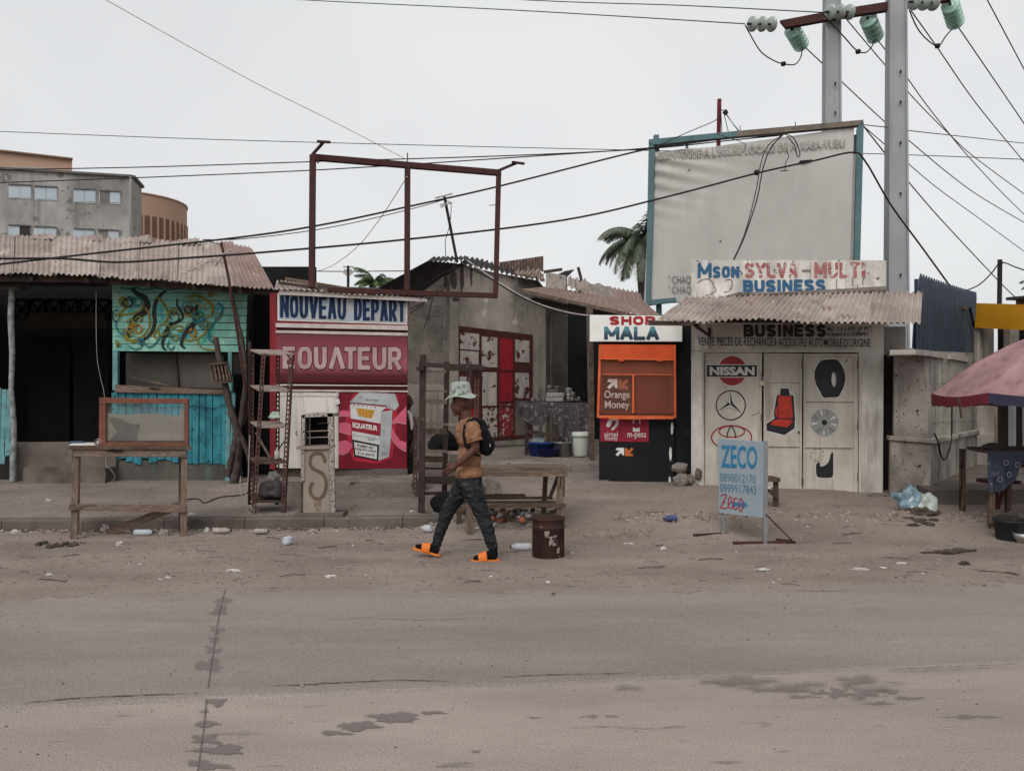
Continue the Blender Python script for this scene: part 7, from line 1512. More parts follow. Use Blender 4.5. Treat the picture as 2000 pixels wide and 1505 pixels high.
for (y_, h_, m_) in ((722, 5, M_shf), (761, 4, M_shf), (779, 9, M_shf), (825, 5, M_shf), (836, 11, M_wood_p), (877, 6, M_shf), (890, 12, M_wood), (912, 4, M_dk), (930, 14, M_dk), (960, 6, M_dk)):
    obj('shelf', MB().hexa([at(829, y_ + h_, 10.15), at(870, y_ + h_ - 1, 10.65), at(932, y_ + h_, 10.9), at(905, y_ + h_ + 2, 10.4)], [at(829, y_, 10.15), at(870, y_ - 1, 10.65), at(932, y_ - .5, 10.9), at(905, y_, 10.4)]) if m_ is M_dk and y_ > 925 else MB().hexa([at(829, y_ + h_, 10.15), at(871, y_ + h_ + 1, 10.6), at(873, y_ + h_ + 1, 10.65), at(831, y_ + h_, 10.2)], [at(829, y_, 10.15), at(871, y_ + 1, 10.6), at(873, y_ + 1, 10.65), at(831, y_, 10.2)]), m_, r2)
for (y_, h_, m_) in ((718, 6, M_dk), (826, 5, M_shf), (880, 7, M_shf)): obj('shelf', MB().hexa([at(873, y_ + h_, 10.65), at(930, y_ + h_, 10.4), at(932, y_ + h_, 10.5), at(875, y_ + h_, 10.75)], [at(873, y_, 10.65), at(930, y_, 10.4), at(932, y_, 10.5), at(875, y_, 10.75)]), m_, r2)
obj('post', slotted(MB(), at(806, 965, 11.2), at(809, 812, 11.2), .06, [(1, 0, 0)], 16), M_ang, r2)
tag(obj('black_sack', crumple(at(868, 868, 10.95), (.20, .16, .17), 11.1, .25), M_black), 'bulky black sack behind the ladder-like rack', 'sack')
tag(obj('black_sack', crumple(at(868, 1000, 10.15) + V(0, 0, .1), (.16, .13, .15), 13.1, .25), M_black), 'black sack on the pavement under the ladder-like rack', 'sack')

# ------------------------------------------------------------------ cabinet stand with the painted S
fS = frpx(577, 9.75, 670, 9.75)
sd_ = thing('metal_stand', 'narrow grey stand with a painted S and an open grille box', 'stand', fS.at(623, 1008))
M_grn = mat('dusty_grey_plate', (0.255, 0.212, 0.172), 0.8, (0.205, 0.168, 0.138), 3, streak=(0.15, 0.115, 0.09), streak_t=.64, bump=.15)
M_spk = mat('paint_flecked_angle', (0.33, 0.29, 0.26), 0.8, (0.25, 0.215, 0.19), 6, spot=(0.035, 0.03, 0.028), spot_s=42, spot_t=.56, spot_w=.02, bump=.2)
obj('base_plank', MB().pxpoly(fS, [(576, 1011), (672, 1007), (672, 1000), (577, 1001)], -.22, .06), M_conc_d, sd_, bevel=.006)
obj('front_plate', MB().pxpoly(fS, [(592, 1001), (645, 1001), (641, 876), (593, 876)], -.02, .0), M_grn, sd_)
obj('side_plate', MB().pxpoly(fS, [(588, 1001), (592, 1001), (593, 810), (588, 812)], -.3, .0), M_wood_d, sd_)
for (xa, xb, xc, xd, yt, yb) in ((588, 595, 590, 596, 810, 940), (646, 655, 640, 651, 806, 1000)): obj('angle_post', MB().pxpoly(fS, [(xa, yb), (xb, yb), (xd, yt), (xc, yt)], -.03, .015), M_spk, sd_)
obj('box_top', MB().pxpoly(fS, [(588, 815), (652, 813), (652, 807), (607, 806), (588, 811)], -.3, .015), M_spk, sd_); obj('box_sill', MB().pxpoly(fS, [(580, 877), (645, 876), (645, 870), (580, 871)], -.28, .03), M_shf, sd_)
obj('box_back', MB().pxpoly(fS, [(594, 872), (642, 872), (642, 812), (594, 812)], -.32, -.28), M_black, sd_)
for y_ in (842, 854.5): obj('grille_bar', MB().tube([fS.at(597, y_ + .5, -.05), fS.at(640, y_ - 1, -.05)], .007, 5), M_shf, sd_)
obj('grille_bar', MB().tube([fS.at(612, 828, -.2), fS.at(634, 826, -.2)], .005, 5), M_shf, sd_)
obj('latch', MB().tube([fS.at(581, 842, .02), fS.at(578, 846, .02), fS.at(582, 850, .02)], .007, 5), M_cable, sd_)
sp = smooth_line([(635, 903), (632, 891), (624, 885), (614, 886), (607, 893), (606, 905), (611, 914), (622, 920), (632, 927), (637, 940), (636, 956), (630, 969), (621, 974), (612, 970), (606, 960), (607, 948), (612, 942)], 5)
obj('painted_s', ribbon(MB(), fS, sp, 6.6, .004), mat('s_brown', (0.085, 0.058, 0.04), 0.8, (0.13, 0.09, 0.062), 9, bump=.1), sd_)
flat(fS, [(614, 999), (626, 999), (628, 976), (613, 976)], .003, mat('drip_brown', (0.16, 0.115, 0.082), 0.85, (0.2, 0.15, 0.11), 12, wear=.5, wear_s=30), sd_, 'drip_stain')
flat(fS, [(613, 884), (630, 884), (632, 877), (611, 877)], .003, MATS['drip_brown'], sd_, 'drip_stain')

# ------------------------------------------------------------------ work bench behind the man, rusty drum
fB = frpx(895, 9.05, 1115, 9.25)
bn = thing('work_bench', 'rough wooden bench with a lower plank shelf behind the walking man', 'bench', fB.at(1000, 1055))
def Bp(pxs, c0, c1, m_, nm, j=.003): obj(nm, MB().pxpoly(fB, pxs, c0, c1).jitter(j, 6), m_, bn)
Bp([(893, 921), (1117, 920), (1117, 912), (893, 913)], -.50, .0, M_wood_p, 'top_board'); Bp([(895, 930), (1109, 930), (1109, 921.5), (895, 922)], -.02, .012, M_wood_p, 'apron')
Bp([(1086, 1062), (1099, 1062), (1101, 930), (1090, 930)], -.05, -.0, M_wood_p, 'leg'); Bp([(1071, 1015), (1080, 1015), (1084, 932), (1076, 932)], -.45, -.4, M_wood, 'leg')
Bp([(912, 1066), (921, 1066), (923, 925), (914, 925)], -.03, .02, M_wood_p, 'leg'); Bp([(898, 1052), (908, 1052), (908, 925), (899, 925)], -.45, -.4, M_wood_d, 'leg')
Bp([(1105, 976), (1113, 976), (1113, 925), (1107, 925)], -.3, -.27, M_wood, 'side_post'); Bp([(1079, 975), (1086, 975), (1102, 935), (1096, 932)], -.25, -.22, M_wood_d, 'brace')
Bp([(905, 992), (1104, 991), (1104, 983), (905, 984)], -.02, .02, M_wood, 'lower_rail'); Bp([(880, 1003), (912, 1008), (912, 992), (880, 988)], -.10, -.07, M_wood, 'lower_rail')
for k, (xa, xb, y_, c_) in enumerate(((945, 1092, 984, -.16), (955, 1090, 979, -.30), (940, 1040, 976, -.44))): Bp([(xa, y_ + 3), (xb, y_ + 2), (xb, y_ - 1), (xa, y_)], c_ - .13, c_, M_wood if k else M_wood_d, 'shelf_plank', .006)
Bp([(1068, 1018), (1095, 1004), (1095, 996), (1068, 1008)], -.2, -.16, M_wood_d, 'brace')
p = gp(1071, 1085)
dr = thing('rusty_drum', 'rusty maroon paint tin with flaking white patch on the dirt', 'drum', p)
M_drum = mat('rusted_maroon_tin', (0.052, 0.022, 0.02), 0.8, (0.03, 0.015, 0.015), 7, grime=.4, grime_s=6, spot=(0.14, 0.075, 0.05), spot_s=14, spot_t=.64, bump=.3, bs=50)
obj('drum_body', MB().lathe([(.156, 0), (.160, .008), (.158, .28), (.163, .285), (.163, .295), (.158, .30), (.158, .36), (.166, .368), (.166, .385), (.154, .385), (.150, .05), (.002, .05)], 32, p, cap=False), M_drum, dr)
fD = Fr(p + V(0, -.161, 0), V(1, 0, 0))
def onDrum(pts): 
    m = MB(); m.add([p + V(.1605 * math.sin(a), -.1605 * math.cos(a), z) for a, z in pts], [tuple(range(len(pts)))]); return m
M_flk = mat('flaking_white', (0.30, 0.25, 0.24), .8, (0.2, 0.14, 0.13), 12, wear=.52, wear_s=30)
for (a0, a1, z0, z1) in ((.0, .26, .12, .22), (.26, .52, .12, .23), (-.28, .02, .21, .27), (.5, .7, .05, .12)): obj('paint_flake', onDrum([(a0, z0), (a1, z0), (a1, z1), (a0, z1)]), M_flk, dr)

# ------------------------------------------------------------------ ZECO pavement sign
fZ = frpx(1407, 9.1, 1494, 8.57)
zs = thing('pavement_sign', 'pale blue ZECO sign on grey legs with rusty feet', 'sign', fZ.at(1450, 1058))
M_zb = mat('pale_blue_plate', (0.26, 0.305, 0.335), 0.5, (0.22, 0.275, 0.315), 3, spot=(0.30, 0.33, 0.345), spot_s=4, spot_t=.56, spot_w=.2, bump=.05); M_zt = mat('zeco_blue', (0.028, 0.15, 0.27), .5, (0.036, 0.175, 0.30), 6, bump=0); M_zn = mat('number_blue', (0.09, 0.19, 0.27), .5, bump=0); M_zr = mat('zeco_red', (0.36, 0.02, 0.03), .5, bump=0)
M_zl = mat('grey_leg', (0.20, 0.20, 0.205), .6, (0.15, 0.148, 0.15), 8, bump=.1)
obj('plate', MB().pxpoly(fZ, [(1405.5, 1001), (1491, 1011), (1493, 862), (1402, 856)], -.005, .005), M_zb, zs, bevel=.002)
obj('leg', MB().bar(fZ.at(1410, 1050, -.02), fZ.at(1405, 858, -.02), .035, .03, (0, 1, 0)), M_zl, zs); obj('leg', MB().bar(fZ.at(1492.5, 1065, -.012), fZ.at(1494.5, 861, -.012), .04, .035, (0, 1, 0)), M_zl, zs)
lf, rt = fZ.at(1410, 1051), fZ.at(1492, 1066)
obj('foot', MB().bar(V(at(1354, 0, 9.05).x, 9.02, .045), V(at(1465, 0, 9.25).x, 9.22, .045), .045, .035), M_rust, zs); obj('foot', MB().bar(V(at(1431, 0, 8.6).x, 8.57, .04), V(at(1553, 0, 8.62).x, 8.62, .04), .045, .035), M_rust, zs)
obj('brace', MB().tube([fZ.at(1496, 1004), V(at(1549, 0, 8.62).x, 8.62, .05)], .008, 6), M_rust, zs); obj('spare_bar', MB().bar(V(at(1515, 0, 8.7).x, 8.70, .06), V(at(1545, 0, 8.66).x, 8.66, .05), .04, .02), M_rust, zs)
lettering(fZ, 'ZECO', 1409, 868, 1480, 913, .008, M_zt, zs, .022, 3)
lettering(fZ, '0898012170', 1407, 923, 1477.5, 940, .008, M_zn, zs, .012, 4); lettering(fZ, '0999917843', 1407, 943, 1478, 960, .008, M_zn, zs, .012, 5)
flat(fZ, [(1430, 979), (1452, 981), (1452, 977), (1462, 986), (1452, 993), (1452, 989), (1430, 988)], .008, M_zt, zs, 'arrow_mark')
for k, pts_ in enumerate(([(1409, 968), (1414, 965), (1420, 966), (1416, 975), (1411, 985), (1409, 991), (1417, 992), (1423, 990)], [(1412, 979), (1418, 980)], [(1423, 985), (1428, 981), (1431, 974), (1428, 969), (1424, 976), (1424, 987), (1429, 992), (1434, 988)], [(1442, 974), (1437, 972), (1434, 980), (1434, 990), (1438, 994), (1442, 990)], [(1447, 973), (1444, 984), (1446, 997), (1450, 995), (1452, 982), (1449, 973), (1446, 974)])):
    obj('red_script', ribbon(MB(), fZ, smooth_line(pts_, 5), 1.9, .010 + .0004 * k), M_zr, zs)
# low stool behind it
f9 = frpx(1480, 10.15, 1530, 10.15)
so = thing('wooden_stool', 'low dark wooden stool behind the ZECO sign', 'stool', f9.at(1505, 988))
obj('seat', MB().pxpoly(f9, [(1478, 940), (1524, 941), (1525, 933), (1479, 932)], -.3, .0), M_wood, so, bevel=.004)
for (xa, xb, ya, yb, c_) in ((1514, 1524, 941, 992, -.05), (1500, 1510, 941, 985, -.2), (1480, 1488, 941, 985, -.25)): obj('leg', MB().pxpoly(f9, [(xa, yb), (xb, yb), (xb - 1, ya), (xa + 1, ya)], c_ - .05, c_), M_wood, so)
obj('brace', MB().bar(f9.at(1490, 945, -.03), f9.at(1520, 972, -.03), .05, .03, (0, 1, 0)), M_wood_d, so); obj('stain', MB().pxpoly(f9, [(1497, 950), (1503, 955), (1506, 954), (1499, 947)], -.02, .0), M_white, so)
# ------------------------------------------------------------------ people
def capsule(mb, p0, p1, r0, r1, n=14):
    p0, p1 = Vector(p0), Vector(p1); d = p1 - p0; L = max(d.length, 1e-4); ax = d.to_track_quat('Z', 'Y').to_matrix()
    prof = [(max(.0008, r0 * math.cos(a)), r0 * math.sin(a)) for a in [-math.pi / 2 * (1 - k / 5) for k in range(6)]] + [(max(.0008, r1 * math.cos(a)), L + r1 * math.sin(a)) for a in [math.pi / 2 * k / 5 for k in range(6)]]
    return mb.lathe(prof, n, p0, ax)
def ell(mb, c, r, ry=0.0, n=18):
    m = Matrix.Rotation(ry, 3, 'Y'); prof = [(max(.001, math.cos(a)), math.sin(a)) for a in [-math.pi / 2 + math.pi * k / 12 for k in range(13)]]
    return mb.lathe(prof, n, c, m @ Matrix.Diagonal(Vector(r)))
def skin(mb, vox, smooth=4, fac=.5, disp=None):
    me = bake_mods(mb, [('REMESH', {'mode': 'VOXEL', 'voxel_size': vox, 'use_smooth_shade': True}), ('SMOOTH', {'iterations': smooth, 'factor': fac})])
    if disp:
        amp, sc = disp
        puff(me, lambda q: amp * noise.noise(Vector((q.x * sc[0], q.y * sc[1], q.z * sc[2]))))
    me.polygons.foreach_set('use_smooth', [True] * len(me.polygons)); return me
def cut(me, co, no):
    """remove what lies on the +no side"""
    bm = bmesh.new(); bm.from_mesh(me)
    bmesh.ops.bisect_plane(bm, geom=bm.verts[:] + bm.edges[:] + bm.faces[:], plane_co=co, plane_no=no, clear_outer=True)
    bm.to_mesh(me); bm.free(); return me
YM = 7.80
def m_(px, py, dy=0.0): return at(px, py, YM) + V(0, dy, 0)
man = thing('person', 'walking man in tan t-shirt, green bucket hat, grey camouflage trousers and orange slides', 'person', V(-.47, YM, 0.03))
M_skin = mat('brown_skin', (0.098, 0.040, 0.029), 0.5, (0.065, 0.027, 0.021), 7, bump=.05, bs=60, fine=.05)
b = MB()
# head, face and neck
ell(b, m_(903, 783), (.098, .076, .118)); ell(b, m_(897, 795), (.078, .062, .075)); capsule(b, m_(908, 806), m_(914, 828), .054, .062)
capsule(b, m_(886, 784), m_(882.5, 793), .012, .018); ell(b, m_(883.5, 793.5), (.016, .02, .012)); ell(b, m_(886, 801), (.018, .026, .010)); ell(b, m_(886.5, 803.5), (.018, .024, .010)); ell(b, m_(889, 808.5), (.024, .03, .02)); ell(b, m_(887, 782), (.016, .045, .012))
for s_ in (-1, 1): ell(b, m_(907, 788, s_ * .076), (.02, .012, .032)); ell(b, m_(888, 787, s_ * .032), (.012, .014, .009))
# trunk
ell(b, m_(915, 848), (.108, .160, .17)); ell(b, m_(917, 893), (.10, .135, .14)); ell(b, m_(916, 934), (.09, .115, .08)); capsule(b, m_(918, 826, -.13), m_(918, 826, .13), .05, .05)
# near arm
capsule(b, m_(924, 832, -.165), m_(931, 872, -.205), .050, .041); capsule(b, m_(931, 872, -.205), m_(913, 890, -.21), .040, .037); capsule(b, m_(913, 890, -.21), m_(893, 905, -.20), .037, .026)
# far arm
capsule(b, m_(914, 832, .165), m_(932, 872, .205), .048, .04); capsule(b, m_(932, 872, .205), m_(925, 910, .21), .038, .026); ell(b, m_(922, 920, .21), (.03, .02, .05))
# near hand with curled fingers
h = V(-.80, .05, -.58).normalized(); w = V(-.58, 0, .80).normalized(); inn = V(0, 1, 0); wr_ = m_(893, 905, -.20)
capsule(b, wr_, wr_ + h * .045, .026, .03); 
for k in (-1.2, -.4, .4, 1.2): capsule(b, wr_ + h * .02 + w * .014 * k, wr_ + h * .085 + w * .0195 * k, .016, .0125)
for k, (o_, l_) in enumerate(((.0255, .042), (.0085, .046), (-.0085, .043), (-.0255, .034))):
    k0 = wr_ + h * .088 + w * o_; k1 = k0 + (h * .85 + inn * .45).normalized() * l_; k2 = k1 + (h * .15 + inn * .95 - w * .05).normalized() * l_ * .68; k3 = k2 + (-h * .55 + inn * .65).normalized() * l_ * .5
    capsule(b, k0, k1, .0102, .0092, 10); capsule(b, k1, k2, .0092, .0086, 10); capsule(b, k2, k3, .0086, .0074, 10)
t0 = wr_ + h * .028 + w * .030 + inn * .008; t1 = t0 + (h * .75 + w * .55 + inn * .2).normalized() * .038; t2 = t1 + (h * .9 + w * .1 + inn * .45).normalized() * .03; capsule(b, t0, t1, .014, .0112, 10); capsule(b, t1, t2, .0108, .009, 10)
# legs
legs = (((918, 936, -.085), (944, 1002, -.095), (963, 1068, -.10)), ((908, 936, .085), (873, 998, .095), (850, 1066, .10)))
for hp, kn, an_ in legs:
    capsule(b, m_(*hp), m_(*kn), .082, .056); capsule(b, m_(*kn), m_(*an_), .054, .036)
    ft_ = -1
    capsule(b, m_(*an_), m_(an_[0] + 2, an_[1] + 8, an_[2]), .038, .034)
obj('body', skin(b, .0052, 3, .5), M_skin, man)
# socks
sk = MB()
def footbits(mb, heel, toe, dy, g=0.0):
    H, Tt = m_(*heel, dy), m_(*toe, dy); capsule(mb, H, H.lerp(Tt, .45) + V(0, 0, .012), .036 + g, .040 + g); capsule(mb, H.lerp(Tt, .45), Tt, .040 + g, .024 + g)
footbits(sk, (965, 1079), (929.5, 1085.5), -.10); capsule(sk, m_(963, 1062, -.10), m_(965, 1080, -.10), .042, .040)
obj('sock', skin(sk, .008, 4), mat('black_sock', (0.009, 0.009, 0.011), .95, bump=.1, spec=.05), man); sk = MB()
footbits(sk, (849, 1076), (813, 1070), .10); capsule(sk, m_(851, 1060, .10), m_(849, 1077, .10), .042, .040)
obj('sock', skin(sk, .008, 4), MATS['black_sock'], man)
# slides
M_sl = mat('orange_slide', (0.62, 0.17, 0.025), .55, (0.52, 0.13, 0.02), 6, bump=.05)
for heel, toe, dy in (((976, 1091), (920, 1092.5), -.10), ((858, 1090), (803, 1074), .10)):
    H, Tt = m_(*heel, dy), m_(*toe, dy); d = (Tt - H); L = d.length; d.normalize(); up = V(0, 1, 0).cross(d).normalized()
    if up.z < 0: up = -up
    out = [(-.0, -.030), (.03, -.043), (.10, -.040), (.18, -.050), (.24, -.046), (L - .01, -.022), (L, .0), (L - .012, .025), (.24, .042), (.17, .046), (.09, .036), (.03, .040), (0, .028)]
    out = smooth_line(out, 3, True); n_ = len(out); mb = MB()
    lo = [H + d * a + V(0, 1, 0) * c - up * .002 for a, c in out]; hi = [H + d * a + V(0, 1, 0) * c + up * .018 for a, c in out]
    mb.add(lo + hi, [tuple(range(n_)), tuple(range(2 * n_ - 1, n_ - 1, -1))] + [(i, i + n_, (i + 1) % n_ + n_, (i + 1) % n_) for i in range(n_)]); sole = obj('slide', mb, M_sl, man, bevel=.004)
    def strap(u, v, H=H, d=d, up=up):
        a = math.pi * u; return H + d * (.115 + .080 * v + .01 * math.sin(a)) - V(0, 1, 0) * .053 * math.cos(a) + up * (.015 + (.088 - .026 * v) * math.sin(a) ** .75)
    obj('strap', MB().patch(strap, 14, 5, True, .006), M_sl, sole)
# trousers
t = MB(); ell(t, m_(917, 940), (.128, .165, .115)); capsule(t, m_(917, 926, -.06), m_(917, 926, .06), .105, .105)
capsule(t, m_(918, 944, -.08), m_(944, 1003, -.095), .098, .073); capsule(t, m_(944, 1003, -.095), m_(954, 1035, -.1), .072, .062); capsule(t, m_(954, 1035, -.1), m_(962, 1062, -.1), .062, .052)
capsule(t, m_(908, 944, .08), m_(874, 998, .095), .098, .073); capsule(t, m_(874, 998, .095), m_(861, 1033, .1), .072, .060); capsule(t, m_(861, 1033, .1), m_(852, 1062, .1), .060, .050)
ell(t, m_(914, 962), (.05, .12, .06))
tm = skin(t, .009, 5, .5, (.010, (14, 14, 30)))
puff(tm, lambda q: .007 * noise.noise(Vector((q.x * 30, q.y * 30, q.z * 70))))
M_camo = mat('grey_camouflage', (0.014, 0.0155, 0.018), .95, (0.027, 0.029, 0.032), 12, spec=.05, spot=(0.058, 0.062, 0.066), spot_s=15, spot_t=.56, spot_w=.12, bump=.3, bs=60, stretch=(1, 1, 2.2))
obj('trousers', cut(tm, m_(917, 915), V(0, 0, 1)), M_camo, man)
# t-shirt
s = MB(); ell(s, m_(915, 846), (.122, .178, .175)); ell(s, m_(917, 893), (.118, .156, .15)); ell(s, m_(918, 925), (.136, .178, .10)); capsule(s, m_(918, 826, -.125), m_(918, 826, .125), .062, .062); capsule(s, m_(914, 822), m_(915, 834), .075, .085)
s.tube([m_(921, 828, -.12), m_(925, 838, -.185), m_(929, 858, -.205)], [.064, .076, .076], 14); s.tube([m_(914, 828, .12), m_(920, 838, .185), m_(929, 856, .205)], [.064, .074, .074], 14)
sm_ = skin(s, .0085, 4, .5, (.010, (11, 11, 9)))
puff(sm_, lambda q: .012 * noise.noise(Vector((q.x * 20 + q.z * 14, q.y * 20, q.z * 24 - q.x * 10))))
cut(sm_, m_(917, 930), V(.08, 0, -1)); cut(sm_, m_(912, 817), V(-.25, 0, 1))
obj('t_shirt', sm_, mat('tan_cotton', (0.255, 0.130, 0.073), .95, (0.165, 0.083, 0.048), 6, bump=.25, bs=60, fine=.06), man)
obj('sleeve_hem', MB().tube([m_(929, 857.2, -.205) + q for q in (V(0, 0, 0), V(.004, -.002, -.014))], [.0785, .079], 18, cap=False), mat('tan_hem', (0.24, 0.118, 0.06), .95), man)
obj('neck_band', MB().lathe([(.066, 0), (.072, .004), (.072, .016), (.064, .02)], 20, m_(912, 821), Matrix.Rotation(-.28, 3, 'Y'), cap=False), MATS['tan_hem'], man)
# bucket hat
hb = m_(900.5, 775); hat = MB(); tilt = Matrix.Rotation(math.radians(-4), 3, 'Y')
def hatf(u, v):
    a = 2 * math.pi * u
    prof = smooth_line([(.158, -.004), (.130, .012), (.108, .034), (.104, .060), (.101, .090), (.094, .125), (.070, .148), (.002, .152)], 4); i = v * (len(prof) - 1); j = min(int(i), len(prof) - 2); f_ = i - j
    r_ = prof[j][0] * (1 - f_) + prof[j + 1][0] * f_; z = prof[j][1] * (1 - f_) + prof[j + 1][1] * f_; k = max(0, 1 - v * 4)
    z += k * .014 * math.sin(a * 3 + 1) + .004 * noise.noise(Vector((math.cos(a) * 4, math.sin(a) * 4, z * 30)))
    return hb + tilt @ V(r_ * 1.0 * math.cos(a), r_ * .92 * math.sin(a), z)
M_hat = mat('mottled_green_hat', (0.31, 0.34, 0.31), .95, (0.23, 0.262, 0.235), 10, spot=(0.10, 0.135, 0.105), spot_s=20, spot_t=.52, spot_w=.07, bump=.2)
obj('bucket_hat', hat.patch(hatf, 40, 28, True, .003), M_hat, man)
# backpack and strap
bp = MB(); ell(bp, m_(943, 853, -.02), (.075, .13, .18), -.12); ell(bp, m_(950, 866, -.02), (.075, .12, .12), 0); ell(bp, m_(955, 868, -.02), (.06, .08, .08)); capsule(bp, m_(936, 826, -.08), m_(936, 826, .04), .05, .05)
M_bag = mat('black_nylon', (0.007, 0.007, 0.009), .8, (0.012, 0.011, 0.012), 8, bump=.3, spec=.08)
bag = obj('backpack', skin(bp, .010, 5, .5, (.008, (12, 12, 12))), M_bag, man)
mb = MB(); mb.tube([m_(938, 822, -.13), m_(928, 818, -.15), m_(917, 822, -.165), m_(911, 833, -.17), m_(909, 850, -.172), m_(912, 868, -.168), m_(925, 882, -.16), m_(938, 888, -.14)], [.018, .024, .024, .022, .020, .016, .012, .010], 8); obj('strap', mb, M_bag, bag)
obj('zip_pull', MB().box(m_(958, 868, -.12), (.008, .006, .03)), M_alu, bag)

# seated person half hidden by the kiosk
YS = 12.75
def q_(px, py, dy=0.0): return at(px, py, YS) + V(0, dy, 0)
p2 = thing('person', 'seated person with white collar half hidden behind the red kiosk', 'person', q_(796, 935))
b = MB(); ell(b, q_(796, 784), (.085, .09, .115)); capsule(b, q_(796, 798), q_(795, 812), .05, .055); ell(b, q_(793, 845), (.15, .11, .26)); ell(b, q_(793, 885), (.16, .13, .13))
capsule(b, q_(807, 820, -.02), q_(810, 856, -.06), .05, .042); capsule(b, q_(810, 856, -.06), q_(803, 884, -.2), .04, .03); ell(b, q_(801, 888, -.22), (.035, .05, .03))
ell(b, q_(801, 789, -.07), (.02, .03, .02)); ell(b, q_(806, 786, .0), (.012, .025, .03))
capsule(b, q_(801, 893, -.02), q_(806, 890, -.38), .08, .06); capsule(b, q_(806, 890, -.38), q_(806, 938, -.40), .055, .04); capsule(b, q_(788, 893, -.02), q_(786, 890, -.38), .08, .06); capsule(b, q_(786, 890, -.38), q_(786, 938, -.40), .055, .04)
capsule(b, q_(806, 938, -.40), q_(806, 941, -.52), .04, .03); capsule(b, q_(786, 938, -.40), q_(786, 941, -.52), .04, .03); capsule(b, q_(781, 822, -.02), q_(778, 860, -.05), .05, .04); capsule(b, q_(778, 860, -.05), q_(786, 884, -.2), .04, .03)
obj('body', skin(b, .009, 4), mat('dark_brown_skin', (0.055, 0.030, 0.024), .6, (0.04, 0.022, 0.018), 6, bump=.05), p2)
s = MB(); ell(s, q_(793, 845), (.162, .125, .27)); ell(s, q_(793, 885), (.17, .14, .12)); s.tube([q_(803, 815), q_(808, 832, -.03), q_(809, 846, -.05)], [.06, .062, .056], 12); s.tube([q_(785, 815), q_(780, 832, -.03), q_(779, 846, -.05)], [.06, .062, .056], 12)
obj('shirt', cut(skin(s, .011, 4), q_(795, 808), V(0, 0, 1)), mat('dark_shirt', (0.035, 0.028, 0.03), .9), p2)
obj('collar', MB().tube([q_(798, 803, -.08), q_(803, 812, -.13), q_(806, 826, -.15), q_(806, 838, -.15)], [.03, .035, .03, .02], 8), M_white, p2)
obj('trousers', skin(capsule(capsule(capsule(capsule(MB(), q_(801, 893, -.02), q_(806, 890, -.38), .092, .072), q_(806, 890, -.38), q_(806, 930, -.40), .068, .055), q_(788, 893, -.02), q_(786, 890, -.38), .092, .072), q_(786, 890, -.38), q_(786, 930, -.40), .068, .055), .012, 4), M_black, p2)
tag(obj('wooden_crate', MB().box(q_(795, 918, .02), (.34, .3, .28)), M_wood_d, bevel=.006), 'dark crate under the seated person beside the kiosk', 'crate')
# ------------------------------------------------------------------ litter and loose stones
rl = random.Random(5)
def gzz(x, y):
    if x < -0.8 and y > kerbY(x) + .14: return pz(x, y)
    if y < farY(x) - .25: return .024 if y > nearY(x) else .004
    return dz(x, y)
def chips(n, region, s0, s1, flatness, seed, tri=False):
    r_ = random.Random(seed); m = MB(); k = 0
    while k < n:
        p = region(r_)
        if p is None: continue
        k += 1
        x, y = p; z = gzz(x, y); s_ = s0 + (s1 - s0) * r_.random() ** 2.2; a = r_.uniform(0, 6.28); e = r_.uniform(.45, 1.0); hgt = s_ * flatness * r_.uniform(.5, 1)
        ca, sa = math.cos(a), math.sin(a)
        base = [V(x + (ca * u - sa * v * e) * s_ * r_.uniform(.7, 1.2), y + (sa * u + ca * v * e) * s_ * r_.uniform(.7, 1.2), z - .003) for u, v in ((-1, -.6), (.3, -1), (1, .1), (.2, 1), (-.9, .6))]
        top = V(x + r_.uniform(-.3, .3) * s_, y + r_.uniform(-.3, .3) * s_, z + hgt); t2 = top + V(ca * s_ * .5, sa * s_ * .5, -hgt * .15)
        m.add(base + [top, t2], [(0, 1, 5), (1, 2, 6), (1, 6, 5), (2, 3, 6), (3, 4, 5), (3, 5, 6), (4, 0, 5)])
    return m
def vergeR(r_):
    y = 6.75 + 3.2 * r_.random() ** 1.1; x = r_.uniform(-6.2, 6.4); return (x, y) if y < kerbY(x) or x > -.9 else None
def gutterR(r_):
    x = r_.uniform(-6.4, -.4); return (x, kerbY(x) - .02 - .22 * r_.random() ** 2)
def heapR(r_):
    x, y = r_.gauss(.02, .30), r_.gauss(9.75, .22); return (x, y)
def heap2(r_):
    x, y = r_.gauss(.95, .28), r_.gauss(9.05, .12); return (x, y)
def brokR(r_):
    x = r_.uniform(1.2, 6.2); return (x, 9.72 + .15 * n1(x, 0, 1.1) + r_.gauss(0, .10))
def roadR(r_):
    y = 3.3 + 4.2 * r_.random(); return (r_.uniform(-4.4, 4.6), y)
def paveR(r_):
    x = r_.uniform(-7, -1.2); y = r_.uniform(9.9, 12.9); return (x, y)
def foreR(r_): return (r_.uniform(-.4, 6), r_.uniform(9.9, 11.6))
M_chp = mat('pale_chips', (0.29, 0.25, 0.225), .95, (0.21, 0.18, 0.16), 12, bump=0); M_chd = mat('dark_chips', (0.075, 0.058, 0.05), .95, (0.05, 0.04, 0.035), 12, bump=0); M_chm = mat('earthy_chips', (0.19, 0.15, 0.125), .95, (0.14, 0.11, 0.09), 12, bump=0); M_chw = mat('paper_bits', (0.52, 0.49, 0.46), .9, bump=0)
def stuffy(name, mb, m, label): o = obj(name, mb, m); tag(o, label, name.replace('_', ' '), None, 'stuff'); return o
def merge(*ms):
    o = MB()
    for m in ms: o.add(m.v, m.f)
    return o
stuffy('dark_gravel', merge(chips(2600, vergeR, .003, .018, .4, 1), chips(900, gutterR, .005, .034, .6, 2), chips(170, roadR, .003, .009, .5, 3), chips(260, paveR, .004, .025, .4, 4), chips(420, foreR, .004, .022, .4, 14)), M_chd, 'dark gravel bits strewn over road and verge')
